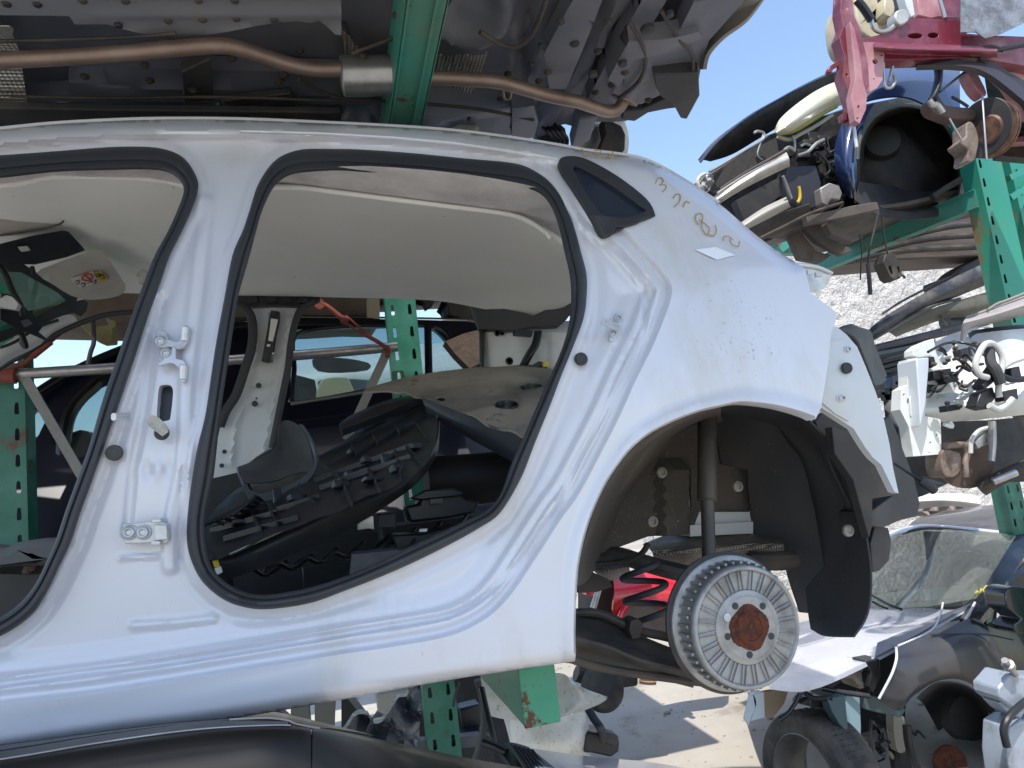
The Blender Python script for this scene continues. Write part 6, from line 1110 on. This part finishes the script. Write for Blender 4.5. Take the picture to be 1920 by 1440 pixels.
PT('crash_beam', [[(1338,370,YB-.1),(1375,340,YB-.12),(1420,312,YB-.12),(1474,284,YB-.1)],[(1340,377,YB-.14),(1380,350,YB-.16),(1428,322,YB-.16),(1480,298,YB-.14)],[(1346,384,YB-.1),(1388,358,YB-.12),(1436,333,YB-.12),(1481,312,YB-.1)]], ALU, bc, t=.03)
TB('beam_rail', [(1350,355,YB-.12),(1400,323,YB-.13),(1445,298,YB-.12),(1472,282,YB-.1)], .008, DSTEEL, bc); TB('beam_rail', [(1345,362,YB-.13),(1395,330,YB-.14),(1440,306,YB-.13),(1476,290,YB-.11)], .005, STEEL, bc)
PT('lower_beam', [[(1385,420,YB-.1),(1430,390,YB-.1),(1474,369,YB-.1)],[(1390,426,YB-.13),(1438,398,YB-.13),(1478,378,YB-.13)],[(1398,432,YB-.1),(1445,408,YB-.1),(1482,388,YB-.1)]], mat('pale_beam', (.35,.34,.32), .5, .3), bc, t=.02)
PT('lower_beam', [[(1405,432,YB-.08),(1460,402,YB-.08),(1520,382,YB-.08)],[(1420,445,YB-.06),(1470,418,YB-.06),(1520,398,YB-.06)],[(1425,452,YB-.0),(1480,430,YB-.0),(1525,412,YB-.0)]], DSTEEL, bc, t=.02)
TB('lower_rail', [(1425,447,YB-.12),(1470,425,YB-.12),(1520,400,YB-.12),(1580,380,YB-.1)], .008, DSTEEL, bc)
PL('radiator_shroud', [(1378,300),(1390,290),(1430,270),(1455,258),(1462,290),(1475,285),(1420,310),(1378,335),(1345,352),(1335,330)], YB+.05, .05, mat('grainy_shroud', (.045,.043,.04), .8, dirt=(.02,.02,.02), ds=40, bump=.3, bs=200), bc)
TB('shroud_edge', [(1330,322,YB),(1360,305,YB),(1400,280,YB),(1430,262,YB),(1432,250,YB),(1420,246,YB),(1414,250,YB)], .007, STEEL, bc); TB('shroud_edge', [(1432,248,YB),(1426,268,YB),(1420,290,YB),(1430,300,YB)], .004, STEEL, bc)
PL('fan_cowl', [(1478,312),(1530,310),(1540,340),(1540,385),(1505,395),(1480,380),(1470,340)], YB+.0, .1, mat('dark_blue_grey_cowl', (.03,.033,.045), .5), bc, bevel=.006); PL('radiator', [(1380,375),(1465,330),(1472,360),(1440,385),(1395,412)], YB+.05, .05, BLACKG, bc)
PL('horn_bracket', [(1316,338),(1328,325),(1338,328),(1340,342),(1330,358),(1316,352)], YB-.05, .08, mat('black_white_bits', (.06,.06,.06), .5, d2=(.6,.6,.6), d2s=30, d2lo=.5, d2hi=.55), bc, bevel=.004); TB('cream_hose', [(1312,352,YB-.05),(1308,342,YB-.05),(1312,332,YB-.05),(1322,326,YB-.05)], .009, mat('cream_hose', (.55,.52,.42), .5), bc)
for pts, r in [([(1500,275,YB),(1510,270,YB),(1524,275,YB)],.008),([(1486,255,YB-.02),(1490,268,YB-.02),(1489,286,YB-.02)],.007),([(1495,292,YB-.03),(1515,285,YB-.03),(1530,270,YB-.03),(1545,262,YB-.03)],.009),([(1468,330,YB-.16),(1476,350,YB-.14),(1484,372,YB-.12)],.007),([(1530,285,YB),(1548,300,YB),(1556,320,YB),(1545,330,YB)],.006),([(1470,282,YB-.1),(1480,276,YB-.1),(1490,283,YB-.1)],.008)]: TB('pipe', pts, r, STEEL if r > .0065 else BLACKP, bc)
g = G()
for k in range(26): g.box(at(1480+RNG.random()*105, 255+RNG.random()*140, YB+.22-.1*RNG.random()), (.02+.06*RNG.random(), .05, .02+.05*RNG.random()))
isl('engine_part', g, SOOT, bc, bevel=.004)
g = G(); g.tube([(1498,350,YB-.03),(1500,370,YB-.03),(1496,380,YB-.03)], .008); link('yellow_connector', g, bpy.data.materials['yellow_plastic'], bc)
PL('silver_cap', [(1538,352),(1556,342),(1574,348),(1580,362),(1575,375),(1560,372),(1552,386),(1542,380)], YB-.05, .08, mat('dull_silver', (.33,.31,.29), .5, .5, dirt=(.15,.13,.12), ds=12), bc, bevel=.006)
# wing, arch and liner
PT('wing', [[(1590,140,YB+.2),(1640,132,YB+.15),(1700,124,YB+.1),(1760,120,YB+.1),(1800,125,YB+.1)],[(1590,165,YB+.1),(1640,155,YB+.02),(1700,150,YB-.02),(1760,155,YB-.02),(1800,165,YB-.02)],[(1580,205,YB+.05),(1640,185,YB-.02),(1700,182,YB-.05),(1750,205,YB-.05),(1800,240,YB-.05)]], BLU, bc, t=.01)
PT('wing_front', [[(1585,215,YB+.02),(1572,250,YB+.0),(1564,285,YB+.0),(1568,325,YB+.0),(1580,355,YB+.02),(1592,372,YB+.02)],[(1612,205,YB-.03),(1596,240,YB-.06),(1588,285,YB-.08),(1590,325,YB-.08),(1597,352,YB-.06),(1600,371,YB-.02)],[(1640,192,YB-.04),(1620,230,YB-.06),(1608,275,YB-.07),(1606,320,YB-.07),(1606,348,YB-.06),(1604,368,YB-.02)]], BLU, bc, t=.01)
TB('arch_lip', [(1608,300,YB-.09),(1612,265,YB-.09),(1630,228,YB-.09),(1660,205,YB-.09),(1700,198,YB-.09),(1745,210,YB-.09),(1780,245,YB-.09),(1798,290,YB-.09)], .009, mat('mossy_lip', (.05,.07,.06), .6), bc)
PT('arch_liner', [[(1605,380,YB-.06),(1604,330,YB-.06),(1610,270,YB-.06),(1640,222,YB-.06),(1700,200,YB-.06),(1750,215,YB-.06),(1785,260,YB-.06),(1800,330,YB-.06),(1790,390,YB-.06)],[(1625,385,YB+.3),(1622,330,YB+.3),(1630,275,YB+.3),(1655,235,YB+.3),(1700,222,YB+.3),(1740,235,YB+.3),(1768,270,YB+.3),(1780,330,YB+.3),(1770,385,YB+.3)],[(1650,380,YB+.35),(1655,340,YB+.35),(1665,310,YB+.35),(1680,295,YB+.35),(1700,290,YB+.35),(1715,295,YB+.35),(1725,310,YB+.35),(1730,340,YB+.35),(1725,380,YB+.35)]], mat('dark_arch_liner', (.025,.024,.024), .7, dirt=(.07,.06,.05), ds=6, dlo=.45, dhi=.7, bump=.2, bs=40), bc, t=.006)
PT('arch_liner', [[(1604,375,YB-.07),(1640,400,YB-.05),(1700,412,YB-.03),(1760,405,YB-.03)],[(1610,340,YB-.02),(1640,345,YB+.1),(1690,350,YB+.2),(1760,350,YB+.2)]], BLACKG, bc)
PL('wheelhouse_back', [(1600,200),(1700,180),(1810,230),(1815,380),(1760,420),(1600,410)], YB+.40, .05, SOOT, bc)
g = G(); g.plate(cr([(1606,385),(1600,330),(1608,270),(1638,222),(1700,200),(1752,216),(1788,262),(1803,330),(1795,400),(1700,412)], 3, True), YB+.30, .01, res=12, disp=lambda V, W: W+np.outer(-.16*np.clip(1-((V[:,0]-1705)/108)**2-((V[:,1]-312)/118)**2, 0, 1)**.6+.012*np.sin(V[:,0]/21)*np.sin(V[:,1]/27)-.02*(1-sstep(dist(V, [(1640,240),(1700,330),(1760,390)]), 3, 14)), (0, 1, 0)))
link('liner_shell', g, mat('sooty_liner', (.022,.021,.021), .65, dirt=(.055,.048,.04), ds=7, dlo=.45, dhi=.7, bump=.3, bs=30), bc)
g = G(); g.lathe(at(1655,265,YB+.16), (-.5,-1,.1), [(0,.02),(.06,.02),(.09,.01),(.10,-.05)], n=30); link('liner_boss', g, mat('green_grey_plastic', (.028,.03,.029), .65), bc)
TB('strut_end', [(1748,370,YB-.1),(1775,352,YB-.1),(1805,335,YB-.1)], .016, DSTEEL, bc)
PT('undertray', [[(1420,446,YB-.0),(1500,420,YB-.0),(1600,398,YB-.0),(1700,385,YB-.0),(1800,360,YB+.0)],[(1480,452,YB+.2),(1540,440,YB+.2),(1620,425,YB+.2),(1720,405,YB+.2),(1820,380,YB+.2)],[(1500,480,YB+.6),(1560,470,YB+.6),(1630,452,YB+.6),(1720,430,YB+.6),(1830,405,YB+.6)]], mat('dusty_undertray_grey', (.06,.055,.05), .7, dirt=(.13,.11,.09), ds=6, dlo=.4, dhi=.7, bump=.2, bs=30), bc, t=.02)
for pp, Y in [([(1512,405),(1600,385),(1645,378),(1650,392),(1560,412),(1515,420)], YB-.1),([(1480,440),(1500,432),(1530,470),(1560,478),(1540,492),(1500,485),(1490,462)], YB+.1),([(1548,420),(1560,412),(1580,430),(1620,445),(1600,455),(1560,440)], YB-.05),([(1500,415),(1530,412),(1560,445),(1600,470),(1580,478),(1530,450)], YB+.05)]: PL('undertray_brace', pp, Y, .04, mat('brace_dust', (.11,.095,.085), .7, dirt=(.06,.05,.05), ds=9), bc, bevel=.004)
PL('rear_underbody', [(1560,500),(1650,455),(1750,415),(1830,385),(1870,420),(1885,476),(1780,483),(1700,486),(1610,492)], 3.9, .3, mat('brown_underbody', (.075,.06,.055), .7, dirt=(.16,.13,.11), ds=3, dlo=.4, dhi=.7, bump=.3, bs=20, stretch=(.3,1,3)), bc, bevel=.01)
for k, pts in enumerate([[(1600,488,3.8),(1700,470,3.8),(1860,462,3.8)],[(1640,470,3.8),(1740,448,3.8),(1860,440,3.8)],[(1690,446,3.8),(1780,425,3.8),(1860,418,3.8)]]): TB('underbody_rib', pts, .02, DSTEEL, bc)
# hanging things
o = TB('hanging_cable', [(1648,395,2.8),(1640,430,2.8),(1630,470,2.8),(1628,500,2.8),(1630,530,2.8),(1633,552,2.8)], .005, BLACKP, None, 'thin black cable with a sleeve hanging against the wall, left of the caliper', 'cable')
TB('cable_sleeve', [(1627,495,2.79),(1629,515,2.79),(1632,552,2.79)], .010, BLACKG, o)
o = TB('hanging_cable', [(1612,440,2.8),(1616,470,2.8),(1614,500,2.8),(1613,525,2.8)], .0035, BLACKP, None, 'shortest thin wire hanging beside the lamp pocket against the wall', 'cable')
hc = thing('brake_caliper', 'dark brake caliper dangling on a cable below the green beam', 'brake caliper', at(1678,500,2.8))
g = G(); g.plate([(1656,492),(1660,478),(1668,472),(1680,476),(1684,488),(1690,500),(1692,514),(1688,522),(1676,524),(1668,518),(1663,505)], 2.8, .07, holes=[[(1666,500),(1671,498),(1676,514),(1672,516)],[(1682,500),(1686,500),(1689,512),(1686,512)]]); link('caliper_body', g, DSTEEL, hc, bevel=.004)
TB('cable', [(1653,400,2.8),(1656,430,2.8),(1660,455,2.8),(1664,474,2.8)], .004, BLACKP, hc); TB('caliper_pin', [(1684,520,2.8),(1692,516,2.8),(1697,522,2.8)], .006, DSTEEL, hc)
# ================================================================== red front frame, top right
rf = thing('wrecked_car', 'stripped car front with faded red frame rails and rusty brake disc, top right corner', 'car', (1.9, 2.1, CAMZ+1.1))
REDF = mat('crimson_frame_paint', (.15,.014,.030), .45, 0, .3, dirt=(.36,.17,.19), ds=4, dlo=.45, dhi=.68, damt=.85, d2=(.5,.3,.3), d2s=22, d2lo=.62, d2hi=.7, bump=.06, bs=30)
PINK = mat('chalky_pink_paint', (.46,.25,.27), .6, 0, .1, dirt=(.30,.09,.11), ds=6, dlo=.45, dhi=.7, bump=.08, bs=30)
YR = 2.15
PL('front_crossrail', [(1612,74),(1660,62),(1690,38),(1715,34),(1800,36),(1802,62),(1860,66),(1960,70),(1960,130),(1860,112),(1800,108),(1730,111),(1655,113),(1616,100)], YR, .06, REDF, rf, bevel=.005, holes=[el(1716,67,14,5), el(1750,66,10,5), el(1642,116-12,3,3,8)])
PT('rail_flange', [[(1640,78,YR-.02),(1700,82,YR-.02),(1790,84,YR-.02),(1870,88,YR-.02)],[(1640,88,YR-.05),(1700,92,YR-.05),(1790,94,YR-.05),(1870,96,YR-.05)],[(1640,96,YR-.02),(1700,100,YR-.02),(1790,104,YR-.02),(1870,108,YR-.02)]], REDF, rf, t=.01)
PL('lamp_post', [(1578,-20),(1598,-10),(1602,30),(1612,50),(1618,75),(1628,120),(1630,160),(1618,178),(1620,215),(1606,226),(1597,222),(1600,205),(1592,175),(1580,140),(1585,110),(1574,70),(1582,48),(1576,20)], YR-.03, .05, REDF, rf, bevel=.004, holes=[el(1604,88,2.5,4,8), el(1598,92,2,4,8), el(1604,106,2,3,8), el(1588,140,2,3,8)])
PL('lamp_post_face', [(1594,40),(1602,52),(1612,100),(1618,150),(1626,178),(1624,205),(1612,232),(1603,226),(1596,180),(1604,145),(1600,110)], YR-.06, .03, PINK, rf, bevel=.003, holes=[el(1610,200,2,3,8), el(1608,222,2,2,8)])
PL('corner_plate', [(1614,78),(1660,80),(1658,112),(1655,150),(1645,165),(1632,172),(1624,172),(1620,120)], YR-.01, .012, PINK, rf, bevel=.002, holes=[el(1641,115,5,5,12), el(1668-12,96,2,2,8), el(1627,156,2.5,3,8), el(1673-20,103,2,2,8), el(1639,148,1.5,1.5,8)])
PL('side_tab', [(1553,130),(1558,122),(1578,110),(1580,118),(1563,128),(1560,136),(1553,135)], YR, .02, REDF, rf, bevel=.002)
PL('lower_tab', [(1580,212),(1586,210),(1592,215),(1605,214),(1604,224),(1582,224)], YR-.01, .03, REDF, rf)
TB('tow_loop', [(1656,118,YR),(1658,155,YR),(1662,164,YR),(1672,164,YR),(1678,154,YR),(1676,142,YR),(1672,140,YR)], .006, STEEL, rf); TB('tow_loop', [(1674,125,YR),(1670,140,YR),(1667,154,YR)], .006, STEEL, rf)
TB('prop_rod', [(1598,222,YR-.03),(1602,245,YR-.03),(1606,276,YR-.03)], .006, mat('white_rod', (.6,.62,.62), .4), rf)
PT('wheel_arch_rail', [[(1720,112,YR+.05),(1800,112,YR),(1860,125,YR-.02),(1920,165,YR-.05),(1990,230,YR-.1)],[(1720,122,YR+.02),(1790,122,YR-.03),(1848,135,YR-.05),(1915,185,YR-.08),(1990,250,YR-.12)]], mat('arch_edge_dark', (.03,.025,.03), .5), rf, t=.02)
PL('inner_wing', [(1830,108),(1870,100),(1990,100),(1990,260),(1920,210),(1890,160),(1850,125)], YR+.05, .04, PINK, rf, bevel=.003); PL('wing_seal', [(1838,112),(1850,112),(1920,150),(1990,200),(1990,215),(1915,165)], YR-.0, .02, RUBBER, rf)
PT('arch_liner', [[(1845,140,YR+.1),(1880,160,YR+.05),(1920,200,YR),(1990,280,YR)],[(1855,200,YR+.4),(1890,220,YR+.35),(1930,250,YR+.3),(1990,300,YR+.3)],[(1870,262,YR+.4),(1895,268,YR+.35),(1935,270,YR+.3),(1990,300,YR+.3)]], BLACKG, rf)
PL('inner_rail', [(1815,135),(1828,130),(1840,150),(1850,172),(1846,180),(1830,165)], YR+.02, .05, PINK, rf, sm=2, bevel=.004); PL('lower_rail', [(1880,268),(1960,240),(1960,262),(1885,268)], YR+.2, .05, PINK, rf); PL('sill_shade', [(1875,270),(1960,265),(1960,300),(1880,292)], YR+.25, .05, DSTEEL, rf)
g = G(); dcx = at(1856,243,YR+.02); dxx = _n((-1,-.14,.0))
g.lathe(dcx, dxx, [(0,.012),(.05,.012),(.06,.004),(.112,.004),(.112,-.004),(.06,-.004)], n=56); g.lathe(dcx-dxx*.014, dxx, [(.06,.004),(.112,.004),(.112,-.004),(.0,-.004)], n=56)
bd = link('brake_disc', g, mat('rusted_disc_edge', (.20,.11,.07), .6, .4, dirt=(.08,.045,.035), ds=25, dlo=.4, dhi=.65), rf)
g = G(); u = _n(np.cross(dxx, (0,0,1))); v = np.cross(dxx, u)
for k in range(56):
    t = 2*math.pi*k/56; e = u*math.cos(t)+v*math.sin(t); q = np.cross(dxx, e); g.box(dcx-dxx*.007+e*.104, (.012,.004,.012), rot=np.column_stack([e,q,dxx]))
link('vane', g, RUST, bd)
g = G(); g.lathe(at(1843,240,YR+.04), dxx, [(.02,.0),(.115,.0),(.118,-.004),(.02,-.004)], n=50); link('dust_shield', g, BLACKG, rf)
g = G(); g.plate([(1812,232),(1822,228),(1830,240),(1836,262),(1832,285),(1828,300),(1814,302),(1816,282),(1806,272),(1802,264),(1812,256)], YR-.0, .07, sm=2); link('brake_caliper', g, CAL, rf, bevel=.006)
g = G(); g.plate([(1742,190),(1760,178),(1772,196),(1800,200),(1830,205),(1828,222),(1790,224),(1765,216),(1748,208)], YR+.05, .05, sm=2); link('track_arm', g, mat('rusty_arm', (.11,.07,.06), .7, .3, dirt=(.05,.035,.03), ds=15, bump=.2, bs=50), rf, bevel=.006)
for k in range(16):
    x = 1470+RNG.random()*120; y = 260+RNG.random()*130; q = [(x,y,YB+.02)]
    for j in range(3): x += -15+34*RNG.random(); y += -12+30*RNG.random(); q.append((x,y,YB+.02+.05*RNG.random()))
    TB('loose_wire', q, .0035+.002*RNG.random(), [BLACKP,DSTEEL,BLACKG][k % 3], bc)
TB('ball_joint', [(1742,188,YR),(1748,196,YR),(1758,198,YR),(1768,212,YR)], .012, STEEL, rf, sm=3); TB('brake_hose', [(1780,222,YR),(1790,240,YR),(1803,262,YR)], .004, STEEL, rf); TB('brake_hose', [(1842,180,YR),(1846,240,YR-.02),(1850,300,YR-.02)], .004, STEEL, rf)
for pts, r in [([(1754,112,YR+.1),(1760,140,YR+.1),(1755,170,YR+.08),(1748,188,YR+.05)],.016),([(1766,125,YR),(1764,150,YR),(1752,178,YR),(1742,186,YR)],.005),([(1815,130,YR),(1790,150,YR),(1762,172,YR)],.005),([(1820,106,YR),(1840,92,YR-.02),(1862,88,YR-.03),(1880,95,YR-.03)],.008),([(1835,110,YR),(1852,98,YR-.02),(1880,92,YR-.03),(1920,84,YR-.04)],.010),([(1785,182,YR+.05),(1800,190,YR+.05),(1815,200,YR+.05)],.006)]: TB('cable', pts, r, BLACKP, rf)
PL('heat_sheet', [(1802,60),(1830,60),(1848,72),(1880,62),(1930,38),(1930,-10),(1802,-10)], YR-.06, .004, mat('pale_foil', (.30,.31,.33), .5, .5, dirt=(.17,.17,.18), ds=14, dlo=.4, dhi=.6, bump=.8, bs=40), rf)
CRM = mat('cream_engine_plastic', (.50,.44,.30), .5, dirt=(.3,.25,.17), ds=9, dlo=.45, dhi=.7)
PL('engine_cover', [(1606,-20),(1640,-20),(1650,20),(1665,50),(1660,70),(1635,72),(1615,60),(1606,30)], YR+.15, .2, CRM, rf, sm=2, bevel=.01); PL('engine_cover', [(1662,-10),(1676,2),(1678,24),(1668,32),(1658,22)], YR+.1, .1, CRM, rf, sm=2, bevel=.01)
TB('black_hose', [(1606,0,YR+.0),(1615,10,YR),(1625,24,YR),(1634,38,YR)], .016, BLACKP, rf); TB('alloy_pipe', [(1634,38,YR),(1638,52,YR),(1652,60,YR),(1668,56,YR),(1680,46,YR),(1690,38,YR)], .009, STEEL, rf)
PL('alloy_cap', [(1680,22),(1694,16),(1706,24),(1704,38),(1690,46),(1680,38)], YR-.02, .05, ALU, rf, sm=2, bevel=.006); PL('white_bracket', [(1692,-20),(1708,-20),(1716,28),(1708,32),(1700,10)], YR, .04, WHITE_IN, rf, bevel=.003); PL('cross_beam', [(1716,-20),(1800,-20),(1800,34),(1760,34),(1740,14),(1722,10)], YR+.06, .05, REDF, rf, bevel=.004); PL('white_bracket', [(1720,-20),(1755,-20),(1762,10),(1768,30),(1745,34),(1722,28)], YR+.03, .03, PINK, rf, bevel=.004)
PL('engine_block', [(1660,-60),(1850,-60),(1850,36),(1690,40),(1670,60)], YR+.35, .3, SOOT, rf, bevel=.01)
TB('brace_tube', [(1762,0,YR),(1768,20,YR),(1772,34,YR)], .008, STEEL, rf)
CONC = mat('sunlit_concrete', (.40, .37, .32), .9, dirt=(.30, .27, .22), ds=.9, dlo=.4, dhi=.65, d2=(.22, .18, .14), d2s=2.2, d2lo=.56, d2hi=.68, bump=.35, bs=14, speck=(.1,.09,.08), ss=30, sth=.70)
add_layer(CONC, (.07,.06,.05), .66, .70, 1.7, amt=.7)
gr = G(); gr.add([(-400,-400,0),(400,-400,0),(400,800,0),(-400,800,0)], [(0,1,2,3)])
gg = link('ground', gr, CONC); struct(gg)
g = G()
for k in range(420):
    x = -1+6*RNG.random(); y = 2.8+4.5*RNG.random(); r = .006+.022*RNG.random()**3; n = 6
    V = [(x+r*math.cos(t)*(.7+.5*RNG.random()), y+r*math.sin(t)*(.7+.5*RNG.random()), h*r) for h in (0, .5) for t in np.linspace(0, 2*math.pi, n, endpoint=False)]+[(x, y, r*.8)]
    g.add(V, [(i, (i+1) % n, n+(i+1) % n, n+i) for i in range(n)]+[(n+i, n+(i+1) % n, 2*n) for i in range(n)])
o = link('gravel', g, mat('pale_grit', (.3,.27,.23), .9, dirt=(.12,.1,.09), ds=3)); struct(o, 'stuff')
